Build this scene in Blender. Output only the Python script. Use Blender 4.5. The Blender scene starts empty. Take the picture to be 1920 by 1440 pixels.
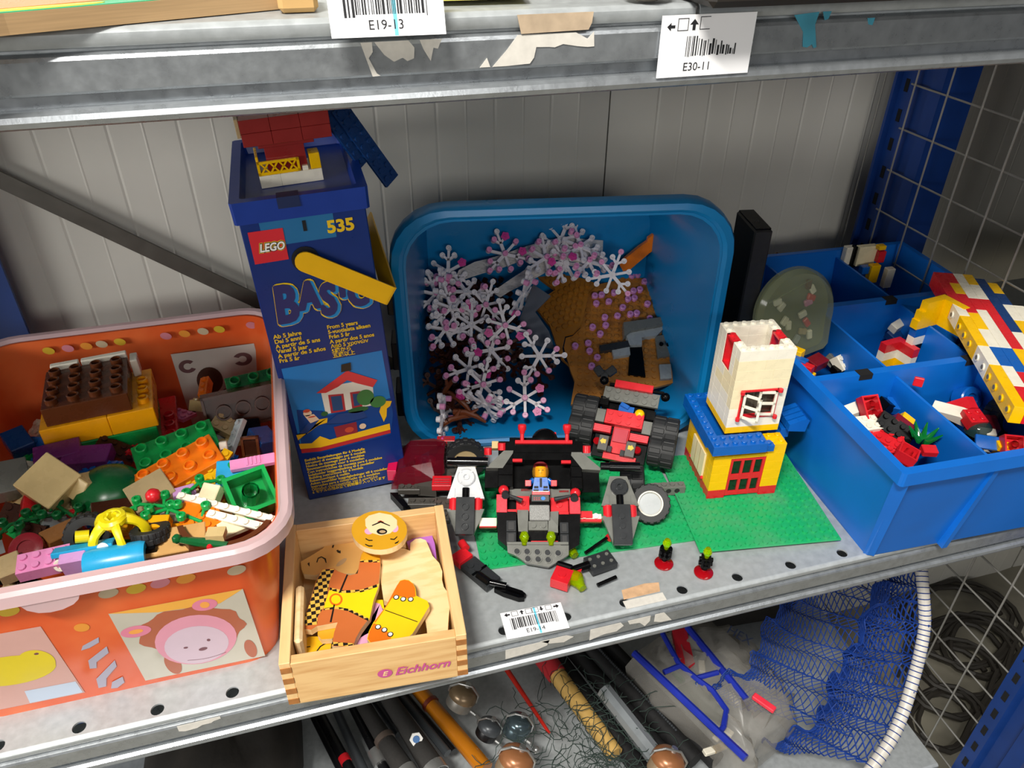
import bpy, bmesh, math, random
from mathutils import Vector as V, Matrix as MX, Euler, Quaternion
random.seed(7)
S = bpy.context.scene
COL = S.collection
def lin(c):
    return c / 12.92 if c <= .04045 else ((c + .055) / 1.055) ** 2.4
def hx(h):
    return tuple(lin(int(h[i:i + 2], 16) / 255) for i in (0, 2, 4))
# ---------------------------------------------------------------- camera
cam = bpy.data.cameras.new('camera'); camo = bpy.data.objects.new('camera', cam); COL.objects.link(camo)
cam.sensor_fit = 'HORIZONTAL'; cam.sensor_width = 36.0; cam.lens = 1444.37 / 1920 * 36
cam.clip_start = .02; cam.clip_end = 50
def set_camera(pos, pitch, roll, yaw):
    p, r, y = map(math.radians, (pitch, roll, yaw))
    fw = V((-math.sin(y) * math.cos(p), math.cos(y) * math.cos(p), -math.sin(p)))
    rt = V((math.cos(y), math.sin(y), 0)); up = rt.cross(fw)
    r2 = math.cos(r) * rt + math.sin(r) * up; u2 = -math.sin(r) * rt + math.cos(r) * up
    m = MX((r2, u2, -fw)).transposed().to_4x4(); m.translation = pos
    camo.matrix_world = m
set_camera(V((.2033, -.3738, .4965)), 34.335, .2913, -15.7946)
S.camera = camo
# ---------------------------------------------------------------- world, lamps of the hall, added fill, exposure
w = bpy.data.worlds.new('hall_air'); S.world = w; w.use_nodes = True
w.node_tree.nodes['Background'].inputs[0].default_value = (.96, .97, 1.0, 1)
w.node_tree.nodes['Background'].inputs[1].default_value = .10
def area(name, loc, target, sx, sy, power, col=(1, 1, 1)):
    l = bpy.data.lights.new(name, 'AREA'); l.shape = 'RECTANGLE'; l.size = sx; l.size_y = sy; l.energy = power; l.color = col
    o = bpy.data.objects.new(name, l); COL.objects.link(o); o.location = loc
    o.rotation_euler = (V(target) - V(loc)).to_track_quat('-Z', 'Y').to_euler()
    return o
area('hall_ceiling_lamp', (-.42, -.98, 1.98), (.25, .05, .05), .60, .14, 70, (1, .96, .89))
area('hall_ceiling_lamp', (.95, -1.25, 2.2), (.6, .1, .05), 1.2, .3, 10, (1, .97, .93))
area('hall_side_lamp', (-1.25, -.62, .50), (.1, .43, .22), .9, .25, 14.5, (1, .98, .95))
area('front_fill_light', (.1, -3.2, 1.25), (.4, .3, .15), 1.6, .5, 23, (1, .97, .92))  # soft fill added in front to brighten the crate interior and wall
vs = S.view_settings; vs.view_transform = 'Standard'; vs.look = 'None'; vs.gamma = 1; vs.use_curve_mapping = False
vs.exposure = 0.0
# ---------------------------------------------------------------- materials
MATS = {}
def mat(name, col, rough=.35, metal=0, spec=.5, trans=0, ior=1.45, vary=.06, scale=60, bump=0, bscale=300, alpha=1, col2=None, c2lo=.45, c2hi=.6, sheen=0, sss=0, stretch=None, rvary=.08):
    if name in MATS: return MATS[name]
    m = bpy.data.materials.new(name); m.use_nodes = True; nt = m.node_tree; N = nt.nodes; L = nt.links
    b = N['Principled BSDF']; c = hx(col) if isinstance(col, str) else col
    tc = N.new('ShaderNodeTexCoord'); src = tc.outputs['Object']
    if stretch:
        mp = N.new('ShaderNodeMapping'); mp.inputs['Scale'].default_value = stretch; L.new(src, mp.inputs[0]); src = mp.outputs[0]
    nz = N.new('ShaderNodeTexNoise'); nz.inputs['Scale'].default_value = scale; nz.inputs['Detail'].default_value = 4; L.new(src, nz.inputs['Vector'])
    rp = N.new('ShaderNodeValToRGB'); e = rp.color_ramp.elements
    if col2:
        c2 = hx(col2) if isinstance(col2, str) else col2
        e[0].position = c2lo; e[1].position = c2hi; e[0].color = (*c, 1); e[1].color = (*c2, 1)
    else:
        e[0].position = .3; e[1].position = .7
        e[0].color = tuple(max(0, x * (1 - vary)) for x in c) + (1,); e[1].color = tuple(min(1, x * (1 + vary)) for x in c) + (1,)
    L.new(nz.outputs['Fac'], rp.inputs['Fac']); L.new(rp.outputs['Color'], b.inputs['Base Color'])
    b.inputs['Metallic'].default_value = metal; b.inputs['Specular IOR Level'].default_value = spec
    mr = N.new('ShaderNodeMapRange'); mr.inputs['To Min'].default_value = max(.02, rough - rvary); mr.inputs['To Max'].default_value = min(1, rough + rvary)
    L.new(nz.outputs['Fac'], mr.inputs['Value']); L.new(mr.outputs[0], b.inputs['Roughness'])
    if trans: b.inputs['Transmission Weight'].default_value = trans; b.inputs['IOR'].default_value = ior
    if alpha < 1: b.inputs['Alpha'].default_value = alpha
    if sss: b.inputs['Subsurface Weight'].default_value = sss; b.inputs['Subsurface Radius'].default_value = (.004, .004, .004)
    if bump:
        n2 = N.new('ShaderNodeTexNoise'); n2.inputs['Scale'].default_value = bscale; n2.inputs['Detail'].default_value = 3; L.new(src, n2.inputs['Vector'])
        bp = N.new('ShaderNodeBump'); bp.inputs['Strength'].default_value = bump; bp.inputs['Distance'].default_value = .001
        L.new(n2.outputs['Fac'], bp.inputs['Height']); L.new(bp.outputs[0], b.inputs['Normal'])
    MATS[name] = m
    return m
def film(name, col, alpha, rough=.25, spec=.5, col2=None, scale=20, white=0):
    """thin translucent plastic: principled surface mixed with plain transparency"""
    if name in MATS: return MATS[name]
    m = mat(name, col, rough=rough, spec=spec, col2=col2, scale=scale)
    nt = m.node_tree; N = nt.nodes; L = nt.links
    tr = N.new('ShaderNodeBsdfTransparent'); c = hx(col); tr.inputs[0].default_value = tuple(.5 + .5 * x for x in c) + (1,)
    mx = N.new('ShaderNodeMixShader'); mx.inputs[0].default_value = alpha
    L.new(tr.outputs[0], mx.inputs[1]); L.new(N['Principled BSDF'].outputs[0], mx.inputs[2])
    L.new(mx.outputs[0], N['Material Output'].inputs[0])
    return m
PAL = dict(red='d3202a', yellow='f2bd00', white='ece6d4', cream='ecdfb8', black='060607', blue='0a5bb0', dblue='10386f', green='0f9a48', dgreen='0b5a2c', lgrey='9aa0a2', grey='6d6e68', dgrey='2e3032', brown='5c2f16', dbrown='3b1c10', tan='cdb47e', orange='f07a12', lime='b9d800', pink='e58fc0', lav='cf9ad0', azure='25a3d6', purple='6b2468', nougat='8a5a2c', magenta='d83f8c', maroon='7a1420', sand='b09a72', ored='cf4a1a')
def C(n):
    return mat('plastic_' + n, PAL[n], rough=.28, vary=.05, scale=90, spec=.14 if n == 'black' else .3 if n in ('dgrey', 'dbrown') else .5)
# ---------------------------------------------------------------- mesh building
class B:
    def __init__(s): s.v = []; s.f = []
    def add(s, v, f, m=None):
        o = len(s.v); s.v += [tuple(m @ V(p)) if m else tuple(p) for p in v]; s.f += [tuple(i + o for i in q) for q in f]; return s
    def box(s, a, b, m=None, ch=0):
        (x0, y0, z0), (x1, y1, z1) = a, b
        if not ch:
            return s.add([(x0, y0, z0), (x1, y0, z0), (x1, y1, z0), (x0, y1, z0), (x0, y0, z1), (x1, y0, z1), (x1, y1, z1), (x0, y1, z1)],
                  [(0, 3, 2, 1), (4, 5, 6, 7), (0, 1, 5, 4), (1, 2, 6, 5), (2, 3, 7, 6), (3, 0, 4, 7)], m)
        v = []; idx = {}
        cs = [(x0, x1), (y0, y1), (z0, z1)]
        for i in range(8):
            k = (i & 1, i >> 1 & 1, i >> 2 & 1)
            for ax in range(3):
                p = [cs[a][k[a]] + (0 if a == ax else (ch if k[a] == 0 else -ch)) for a in range(3)]
                idx[(i, ax)] = len(v); v.append(p)
        f = []
        def out(q):
            a, b_, c = (V(v[q[0]]), V(v[q[1]]), V(v[q[2]])); n = (b_ - a).cross(c - a)
            ctr = V(((x0 + x1) / 2, (y0 + y1) / 2, (z0 + z1) / 2)); m_ = sum((V(v[i]) for i in q), V()) / len(q)
            f.append(tuple(q) if n.dot(m_ - ctr) > 0 else tuple(reversed(q)))
        for ax in range(3):
            o1, o2 = [a for a in range(3) if a != ax]
            for sd in (0, 1):
                q = []
                for e1, e2 in ((0, 0), (1, 0), (1, 1), (0, 1)):
                    k = [0, 0, 0]; k[ax] = sd; k[o1] = e1; k[o2] = e2
                    q.append(idx[(k[0] | k[1] << 1 | k[2] << 2, ax)])
                out(q)
            for e1 in (0, 1):
                for e2 in (0, 1):
                    q = []
                    for sd, a2 in ((0, o1), (0, o2), (1, o2), (1, o1)):
                        k = [0, 0, 0]; k[ax] = sd; k[o1] = e1; k[o2] = e2
                        q.append(idx[(k[0] | k[1] << 1 | k[2] << 2, a2)])
                    out(q)
        for i in range(8): out([idx[(i, a)] for a in range(3)])
        return s.add(v, f, m)
    def cyl(s, p0, p1, r0, r1=None, n=12, caps=True, m=None):
        p0, p1 = V(p0), V(p1); r1 = r0 if r1 is None else r1
        d = (p1 - p0); a = d.orthogonal().normalized() if d.length > 1e-9 else V((1, 0, 0)); b = d.normalized().cross(a)
        v = []; f = []
        for p, r in ((p0, r0), (p1, r1)):
            for i in range(n):
                t = 2 * math.pi * i / n; v.append(p + (a * math.cos(t) + b * math.sin(t)) * r)
        for i in range(n): f.append((i, (i + 1) % n, n + (i + 1) % n, n + i))
        if caps: f.append(tuple(reversed(range(n)))); f.append(tuple(range(n, 2 * n)))
        return s.add(v, f, m)
    def tube(s, pts, r, n=8, closed=False, caps=True, m=None, flat=1):
        pts = [V(p) for p in pts]; k = len(pts); v = []; f = []
        rr = r if isinstance(r, (list, tuple)) else [r] * k
        pa = None
        for i, p in enumerate(pts):
            t = (pts[(i + 1) % k] - pts[i - 1]) if closed else (pts[min(i + 1, k - 1)] - pts[max(i - 1, 0)])
            t.normalize()
            a = t.orthogonal().normalized() if pa is None else (pa - t * pa.dot(t)).normalized()
            pa = a; b = t.cross(a)
            for j in range(n):
                th = 2 * math.pi * j / n; v.append(p + (a * math.cos(th) + b * math.sin(th) * flat) * rr[i])
        for i in range(k if closed else k - 1):
            for j in range(n):
                f.append((i * n + j, i * n + (j + 1) % n, ((i + 1) % k) * n + (j + 1) % n, ((i + 1) % k) * n + j))
        if caps and not closed: f.append(tuple(reversed(range(n)))); f.append(tuple(range((k - 1) * n, k * n)))
        return s.add(v, f, m)
    def prism(s, poly, z0, z1, m=None, top=None):
        n = len(poly); top = top or poly
        a = sum(poly[i][0] * poly[(i + 1) % n][1] - poly[(i + 1) % n][0] * poly[i][1] for i in range(n))
        if a < 0: poly = list(reversed(poly)); top = list(reversed(top))
        v = [(x, y, z0) for x, y in poly] + [(x, y, z1) for x, y in top]
        f = [tuple(reversed(range(n))), tuple(range(n, 2 * n))] + [(i, (i + 1) % n, n + (i + 1) % n, n + i) for i in range(n)]
        return s.add(v, f, m)
    def lathe(s, prof, n=24, m=None, capends=True):
        v = []; f = []; k = len(prof)
        for r, z in prof:
            for i in range(n):
                t = 2 * math.pi * i / n; v.append((r * math.cos(t), r * math.sin(t), z))
        for j in range(k - 1):
            for i in range(n): f.append((j * n + i, j * n + (i + 1) % n, (j + 1) * n + (i + 1) % n, (j + 1) * n + i))
        if capends: f.append(tuple(reversed(range(n)))); f.append(tuple(range((k - 1) * n, k * n)))
        return s.add(v, f, m)
    def ball(s, c, r, n=10, m=None, sc=(1, 1, 1)):
        prof = [(max(1e-5, r * math.sin(math.pi * i / (n // 2 + 1))), -r * math.cos(math.pi * i / (n // 2 + 1))) for i in range(n // 2 + 2)]
        mm = MX.Translation(c) @ MX.Diagonal((*sc, 1))
        return s.lathe(prof, n, (m @ mm) if m else mm)
    def mesh(s, name, smooth=False, sharp=.6):
        me = bpy.data.meshes.new(name); me.from_pydata(s.v, [], s.f); me.validate()
        if smooth:
            me.shade_smooth(); me.set_sharp_from_angle(angle=sharp)
        me.update(); return me
    def obj(s, name, ma, parent=None, smooth=False, sharp=.6, mtx=None):
        return ob(name, s.mesh(name, smooth, sharp), ma, parent, mtx)
def ob(name, me, ma=None, parent=None, mtx=None):
    if ma is not None:
        if not me.materials: me.materials.append(ma)
        elif me.materials[0] is not ma:
            me = me.copy(); me.materials[0] = ma
    o = bpy.data.objects.new(name, me); COL.objects.link(o)
    if parent: o.parent = parent
    if mtx is not None: o.matrix_local = mtx
    return o
def tag(o, label, cat, group=None, kind=None):
    o['label'] = label; o['category'] = cat
    if group: o['group'] = group
    if kind: o['kind'] = kind
    return o
def struct(o, label=None):
    o['kind'] = 'structure'
    if label: o['label'] = label
    return o
def thing(name, label, cat, mtx=None, group=None):
    o = bpy.data.objects.new(name, None); COL.objects.link(o); o.empty_display_size = .01
    if mtx is not None: o.matrix_local = mtx
    return tag(o, label, cat, group)
def T(x=0, y=0, z=0, rx=0, ry=0, rz=0, s=1):
    return MX.Translation((x, y, z)) @ Euler(tuple(map(math.radians, (rx, ry, rz)))).to_matrix().to_4x4() @ MX.Scale(s, 4)
def frame(o, u, v):
    """matrix: local x along u, local y along v (made square), local z = normal"""
    u = V(u).normalized(); n = u.cross(V(v)).normalized(); v = n.cross(u)
    m = MX((u, v, n)).transposed().to_4x4(); m.translation = V(o); return m
def copy_tree(o, mtx=None, label=None, parent=None):
    c = o.copy(); COL.objects.link(c); c.parent = parent
    if mtx is not None: c.matrix_local = mtx
    if label: c['label'] = label
    for ch in o.children: copy_tree(ch, None, None, c)
    return c
def circ(cx, cy, rx, ry=None, n=24, a0=0, a1=360, rot=0):
    ry = ry or rx; k = n if a1 - a0 >= 360 else n + 1; out = []
    c, s_ = math.cos(math.radians(rot)), math.sin(math.radians(rot))
    for i in range(k):
        t = math.radians(a0 + (a1 - a0) * i / n); x, y = rx * math.cos(t), ry * math.sin(t)
        out.append((cx + x * c - y * s_, cy + x * s_ + y * c))
    return out
def decal(name, polys, ma, parent, fr, z=.0003, label=None, th=0):
    """flat print: polygons in the plane of frame fr (mm), lifted z"""
    b = B()
    for p in polys:
        n = len(p); a = sum(p[i][0] * p[(i + 1) % n][1] - p[(i + 1) % n][0] * p[i][1] for i in range(n))
        if a < 0: p = list(reversed(p))
        b.add([(x / 1000, y / 1000, z) for x, y in p], [tuple(range(n))], fr)
    o = b.obj(name, ma, parent)
    if label: o['label'] = label
    return o
def rect(x0, y0, x1, y1): return [(x0, y0), (x1, y0), (x1, y1), (x0, y1)]
def text(name, s, size, ma, parent, fr, x, y, z=.0004, bold=0, shear=0, align='LEFT', sx=1, rot=0, ls=1, label=None):
    cu = bpy.data.curves.new(name, 'FONT'); cu.body = s; cu.size = size / 1000; cu.offset = bold / 1000; cu.shear = shear; cu.align_x = align; cu.space_line = ls
    cu.resolution_u = 3; cu.fill_mode = 'FRONT'
    o = bpy.data.objects.new(name, cu); COL.objects.link(o)
    dg = bpy.context.evaluated_depsgraph_get(); me = bpy.data.meshes.new_from_object(o.evaluated_get(dg))
    bpy.data.objects.remove(o); bpy.data.curves.remove(cu)
    me.transform(fr @ T(x / 1000, y / 1000, z, rz=rot) @ MX.Diagonal((sx, 1, 1, 1)))
    me.materials.clear()
    r = ob(name, me, ma, parent)
    if label: r['label'] = label
    return r
def text_fat(name, s, size, ma, parent, fr, x, y, z, grow, n=16, **k):
    """lettering thickened by grow mm: copies of the glyph set round a circle, one mesh"""
    o = text(name, s, size, ma, parent, MX.Identity(4), 0, 0, z=0, **k); me = o.data
    v0 = [v.co.copy() for v in me.vertices]; f0 = [tuple(p.vertices) for p in me.polygons]; b = B()
    for i in range(n):
        t = 2 * math.pi * i / n; m = fr @ MX.Translation((x / 1000 + grow / 1000 * math.cos(t), y / 1000 + grow / 1000 * math.sin(t), z + i * 2e-7)); b.add(v0, f0, m)
    bpy.data.objects.remove(o); return b.obj(name, ma, parent)
# ---------------------------------------------------------------- toy bricks (stud pitch 8 mm, brick 9.6 mm, plate 3.2 mm)
U = .008; PL = .0032
_bc = {}
def brick_mesh(nx, ny, h=3, studs=True, hollow=False, sn=10, slope=None):
    key = (nx, ny, h, studs, hollow, sn, slope)
    if key in _bc: return _bc[key]
    b = B(); g = .00004; H = h * PL; w, d = nx * U, ny * U
    if slope:
        # slope: top depth in studs kept at the back (y high); front falls to a small lip
        lip = .0014
        y1 = d - slope * U
        b.prism([(g, 0), (d - g, 0), (d - g, H), (y1, H), (g, lip)], g, w - g, MX(((0, 0, 1, 0), (1, 0, 0, 0), (0, 1, 0, 0), (0, 0, 0, 1))))
    elif hollow:
        t = .0015
        for a, c in (((g, g, 0), (w - g, t, H)), ((g, d - t, 0), (w - g, d - g, H)), ((g, t, 0), (t, d - t, H)), ((w - t, t, 0), (w - g, d - t, H))): b.box(a, c)
        b.box((g, g, H - .001), (w - g, d - g, H))
        if nx > 1 and ny > 1:
            for i in range(nx - 1):
                for j in range(ny - 1):
                    b.cyl(((i + 1) * U, (j + 1) * U, 0), ((i + 1) * U, (j + 1) * U, H - .001), .0032, n=12, caps=False)
                    b.cyl(((i + 1) * U, (j + 1) * U, 0), ((i + 1) * U, (j + 1) * U, H - .001), .0025, n=12, caps=False)
        else:
            for i in range(max(nx, ny) - 1):
                p = ((i + 1) * U, .5 * U) if nx > ny else (.5 * U, (i + 1) * U)
                b.cyl((*p, 0), (*p, H), .0016, n=10)
    else:
        b.box((g, g, 0), (w - g, d - g, H), ch=.00012)
    if studs:
        for i in range(nx):
            for j in range(ny):
                if slope and j < ny - slope: continue
                x, y = (i + .5) * U, (j + .5) * U
                b.cyl((x, y, H), (x, y, H + .0015), .0024, n=sn); b.cyl((x, y, H + .0015), (x, y, H + .0017), .0024, .0022, n=sn)
    me = b.mesh('toy_brick', True, .5); _bc[key] = me; return me
_bm = {}
def brick(name, parent, pos, nx, ny, h=3, col='red', studs=True, hollow=False, rz=0, mtx=None, slope=None, ma=None):
    """pos in (studs, studs, plates) relative to parent"""
    ma = ma or C(col); me = brick_mesh(nx, ny, h, studs, hollow, slope=slope); k = (me.name, ma.name)
    if k not in _bm:
        m2 = me.copy(); m2.materials.clear(); m2.materials.append(ma); _bm[k] = m2
    m = mtx if mtx is not None else MX.Translation((pos[0] * U, pos[1] * U, pos[2] * PL)) @ T(rz=rz)
    o = bpy.data.objects.new(name, _bm[k]); COL.objects.link(o)
    if parent: o.parent = parent
    o.matrix_local = m
    return o
# ================================================================ the hall: wall, floor
wall_m = mat('painted_sheet_wall', 'c9c7be', rough=.55, vary=.05, scale=9, bump=.05, bscale=150)
joint_m = mat('wall_joint', 'a5a39c', rough=.7)
floor_m = mat('concrete_floor', '8d8878', rough=.8, col2='6b675c', scale=7, c2lo=.4, c2hi=.7, bump=.4, bscale=60)
wall = struct(ob('wall_back', B().box((-2.2, .446, -1.1), (2.6, .50, 2.4)).mesh('wall_back'), joint_m))
def wall_panel(x0, x1):
    b = B(); P = .0625; g = .0006
    xs = [(x0, .003)]
    k = math.ceil(x0 / P)
    while k * P < x1 - .01:
        x = k * P + .0355 - P * (.0355 // P)
        if x0 + .01 < x < x1 - .01:
            xs += [(x - .0022, 0), (x, g), (x + .0022, 0), (x + P * .5 - .0015, 0), (x + P * .5, -g * .7), (x + P * .5 + .0015, 0)]
        k += 1
    xs = sorted([p for p in xs if x0 <= p[0] <= x1]) + [(x1, .003)]
    v = []; f = []
    for x, d in xs: v += [(x, .43 + d, -1.1), (x, .43 + d, 2.4)]
    for i in range(len(xs) - 1): f.append((2 * i, 2 * i + 2, 2 * i + 3, 2 * i + 1))
    b.add(v, f); b.box((x0, .4335, -1.1), (x1, .446, 2.4))
    return b.obj('wall_panel', wall_m, wall)
for x0, x1 in ((-2.2, -.463), (-.4605, .5402), (.5420, 1.541), (1.545, 2.6)): wall_panel(x0, x1)
fl = struct(ob('floor', B().box((-3, -3, -.80), (4, .446, -.75)).mesh('floor'), floor_m))
# ================================================================ storage rack
steel = mat('galvanised_steel', 'a9aeb2', rough=.30, metal=.7, vary=.10, scale=160, bump=.06, bscale=500, rvary=.12)
steelp = mat('galvanised_shelf', 'a9aeb0', rough=.42, metal=.25, vary=.10, scale=160, bump=.05, bscale=600, rvary=.12)
postm = mat('blue_painted_post', '0a3478', rough=.45, vary=.12, scale=30)
bracem = mat('brace_grey', '5b5852', rough=.5, metal=.5, vary=.1)
dark = mat('dark_slot', '06070a', rough=.9)
wirem = mat('wire_zinc', 'a8a6a0', rough=.4, metal=.7)
paperm = mat('paper_rest', 'cfcbc2', rough=.9, vary=.08, scale=200)
tapem = mat('tape_rest', 'b9a48a', rough=.6, vary=.15, scale=120)
def zth(z): return shelf_of['mid'] if abs(z) < .1 else shelf_of['up'] if z > 0 else shelf_of['low']
shelf_of = {'mid': thing('steel_shelf', 'galvanised steel shelf with punched front edge that carries the toys', 'shelf', None, 'steel shelves of the rack'), 'up': thing('steel_shelf', 'galvanised steel shelf above the toys with barcode labels and torn paper', 'shelf', None, 'steel shelves of the rack'), 'low': thing('steel_shelf', 'galvanised steel shelf below, under the fishing gear', 'shelf', None, 'steel shelves of the rack')}
XL, XR = -.50, .868
def shelf_panel(z, x0, x1, holes=True, nm='shelf_panel'):
    b = B(); sp = .0506; ya, yb = -.006, .018
    if holes:
        k0 = math.ceil((x0 + .02) / sp); k1 = math.floor((x1 - .02) / sp); xs = x0
        for k in range(k0, k1 + 1):
            cx = k * sp; xe = cx + sp / 2 if k < k1 else x1; n = 16; r = .0046
            ring = circ(cx, 0, r, n=n); out = []
            for px, py in ring:
                dx, dy = px - cx, py
                t = min(((xe - cx) if dx > 0 else (xs - cx)) / dx if abs(dx) > 1e-9 else 9, (yb if dy > 0 else ya) / dy if abs(dy) > 1e-9 else 9)
                out.append((cx + dx * t, dy * t))
            cor = [(xe, yb), (xs, yb), (xs, ya), (xe, ya)]
            v = [(*p, z) for p in ring] + [(*p, z) for p in out] + [(*p, z - .0015) for p in ring]
            f = [(i, n + i, n + (i + 1) % n, (i + 1) % n) for i in range(n)] + [((i + 1) % n, 2 * n + (i + 1) % n, 2 * n + i, i) for i in range(n)]
            o0 = len(v); v += [(*p, z) for p in cor]
            # corner triangles between out-ring points on different sides
            for ci, (cxx, cyy) in enumerate(cor):
                best = None
                for i in range(n):
                    a, c = out[i], out[(i + 1) % n]
                    onx = lambda p: abs(p[0] - cxx) < 1e-7; ony = lambda p: abs(p[1] - cyy) < 1e-7
                    if (onx(a) and ony(c) and not (onx(c) and ony(a))) or (ony(a) and onx(c)): best = i
                if best is not None: f.append((n + best, o0 + ci, n + (best + 1) % n))
            b.add(v, f); xs = xe
        b.box((x0, yb, z - .002), (x1, .392, z))
    else:
        b.box((x0, ya, z - .002), (x1, .392, z))
    prof = [(ya, z), (-.0075, z - .0005), (-.0090, z - .002), (-.0092, z - .005), (-.0080, z - .0072), (-.0045, z - .008), (-.0045, z - .0095)]
    v = []; f = []
    for y, zz in prof: v += [(x0, y, zz), (x1, y, zz)]
    for i in range(len(prof) - 1): f.append((2 * i, 2 * i + 2, 2 * i + 3, 2 * i + 1))
    f.append(tuple(2 * i for i in range(len(prof)))); f.append(tuple(2 * i + 1 for i in reversed(range(len(prof)))))
    b.add(v, f)
    return b.obj(nm, steelp, zth(z), smooth=True, sharp=.7)
def beam(z, y=-.0, flip=1):
    # rolled section: face, recess, lip
    prof = [(-.0040, -.036), (-.0040, -.009), (-.0065, -.009), (-.0092, -.0100), (-.0100, -.0115), (-.0095, -.0235), (-.0085, -.0247), (-.0035, -.0250), (-.0035, -.0305), (-.0078, -.0308),
            (-.0100, -.0322), (-.0106, -.0345), (-.0098, -.0368), (-.0075, -.0380), (.030, -.0380), (.030, -.036)]
    v = []; f = []; n = len(prof)
    for a, zz in prof: v += [(XL, y + a * flip, z + zz), (XR, y + a * flip, z + zz)]
    for i in range(n): f.append((2 * i, 2 * ((i + 1) % n), 2 * ((i + 1) % n) + 1, 2 * i + 1))
    f.append(tuple(2 * i for i in range(n))); f.append(tuple(2 * i + 1 for i in reversed(range(n))))
    bm = B().add(v, f); me = bm.mesh('beam', True, .45)
    b2 = bmesh.new(); b2.from_mesh(me); bmesh.ops.recalc_face_normals(b2, faces=b2.faces); b2.to_mesh(me); b2.free()
    return ob('beam', me, steel, zth(z))
ZU, ZL = .440, -.445
shelf_panel(0, XL, XR)
shelf_panel(ZU, XL, .3965, False); shelf_panel(ZU, .3990, XR, False)
shelf_panel(ZL, XL, XR, False)
for z in (0, ZU, ZL): beam(z); beam(z, .385, -1)
def post(x0, y0, y1, sgn, label):
    """slotted open post: flange along y, returns pointing out"""
    b = B(); za, zb = -.75, 1.0; t = .002
    ym = (y0 + y1) / 2
    prof = [(x0, y0), (x0, y0 + .018), (x0 + .008 * sgn, y0 + .022), (x0 + .008 * sgn, y1 - .022), (x0, y1 - .018), (x0, y1), (x0 + .045 * sgn, y1), (x0 + .045 * sgn, y1 - .004), (x0 + .004 * sgn, y1 - .004),
            (x0 + .012 * sgn, y1 - .022), (x0 + .012 * sgn, y0 + .022), (x0 + .004 * sgn, y0 + .004), (x0 + .045 * sgn, y0 + .004), (x0 + .045 * sgn, y0)]
    b.prism(prof, za, zb)
    p = thing('upright_post', label, 'post', None, 'blue slotted posts of the rack'); b.obj('profile', postm, p)
    z = za + .03; sm = B().box((0, -.003, 0), (.0036, .003, .014)).mesh('slot')
    while z < zb:
        for yy in (y1 - .010,):
            if -.48 < z < .46 : ob('slot', sm, dark, p, T(x0 - .0006 if sgn > 0 else x0 - .003, yy, z))
        z += .0333
    return p
post(.880, -.076, -.016, 1, 'blue slotted post at the lower front corner by the mesh'); p_r = post(.880, .330, .392, 1, 'blue slotted rear post beside the mesh panel')
p_l = post(-.145, .335, .397, -1, 'dark blue rear post behind the orange box')
# flange of the rear posts that faces the bay
for x0, x1 in ((.872, .880), (-.145, -.080)):
    b = B(); b.box((x0, .392, -.75), (x1, .396, 1.0)); p = b.obj('flange', postm, p_r if x0 > 0 else p_l)
def flat_bar(p, q, w, t):
    p, q = V(p), V(q); u = (q - p).normalized(); n = V((0, 1, 0)); s_ = u.cross(n)
    b = B(); v = []
    for e in (p, q):
        for a, c in ((-1, -1), (1, -1), (1, 1), (-1, 1)): v.append(e + s_ * a * w / 2 + n * c * t / 2)
    b.add(v, [(0, 1, 2, 3), (7, 6, 5, 4), (0, 4, 5, 1), (1, 5, 6, 2), (2, 6, 7, 3), (3, 7, 4, 0)]); return b
_db = flat_bar((-.144, .412, .316), (.30, .412, -.025), .0155, .003).obj('diagonal_brace', bracem, None)
tag(_db, 'flat grey diagonal brace bar against the back wall', 'brace')
mb = B()
z = .290 - .0487 * 22
while z < .75: mb.cyl((.8765, -.018, z), (.8765, .372, z), .0011, n=6); z += .0487
for k in range(9): y = .021 + .0490 * k; mb.cyl((.8745, y, -.74), (.8745, y, .75), .0011, n=6)
tag(mb.obj('mesh_panel', wirem, None), 'wire mesh side panel at the right end of the rack', 'mesh panel')
# torn paper and tape left on the rack
def torn(pts, y, nm='paper_residue', ma=None):
    b = B(); n = len(pts)
    b.add([(x / 1000, y, z / 1000) for x, z in pts] + [(x / 1000, y + .0002, z / 1000) for x, z in pts], [tuple(range(n)), tuple(range(2 * n - 1, n - 1, -1))] + [(i, n + i, n + (i + 1) % n, (i + 1) % n) for i in range(n)])
    o = b.obj(nm, ma or paperm, zth(pts[0][1] / 1000)); return o
FY = -.0102
torn([(237, 430), (242, 430), (242, 426), (240, 423.5), (243, 417), (244.5, 416), (241, 415.8)], FY)
torn([(243, 430), (258, 430), (260.5, 427), (260, 422.5), (257, 421.5), (255, 423), (251, 421.5), (247, 424.5)], FY)
torn([(263, 430), (273, 430), (271, 426), (269, 426.5), (267.5, 421), (264.5, 426)], FY)
torn([(296, 417), (303, 417), (314, 417.5), (316, 420), (317, 424.5), (323, 424.3), (326, 424), (330, 425.2), (337, 424), (342, 423.4), (345.5, 423.5), (345, 430), (342, 427), (336, 430), (308, 430), (303, 424)], FY)
torn([(290, 417), (295, 417), (293.5, 421)], FY)
torn([(307.5, 438.5), (344, 438.5), (343.5, 434), (342, 431), (309.5, 430.5)], -.0108, 'tape_residue', tapem)
teal_m = mat('teal_paint_smear', '3f8fa6', rough=.5, vary=.2)
torn([(450, 433), (464, 434), (463, 428), (466.5, 417.5), (465, 417), (463.5, 419), (461, 417.5), (458.5, 418), (457, 425)], FY, 'paint_smear', teal_m)
torn([(466, 434), (471, 434), (470, 430.5), (468, 430)], FY, 'paint_smear', teal_m)
torn([(493, 430), (497.5, 430), (497, 426.5), (494.5, 427)], FY, 'paint_smear', teal_m)
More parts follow.
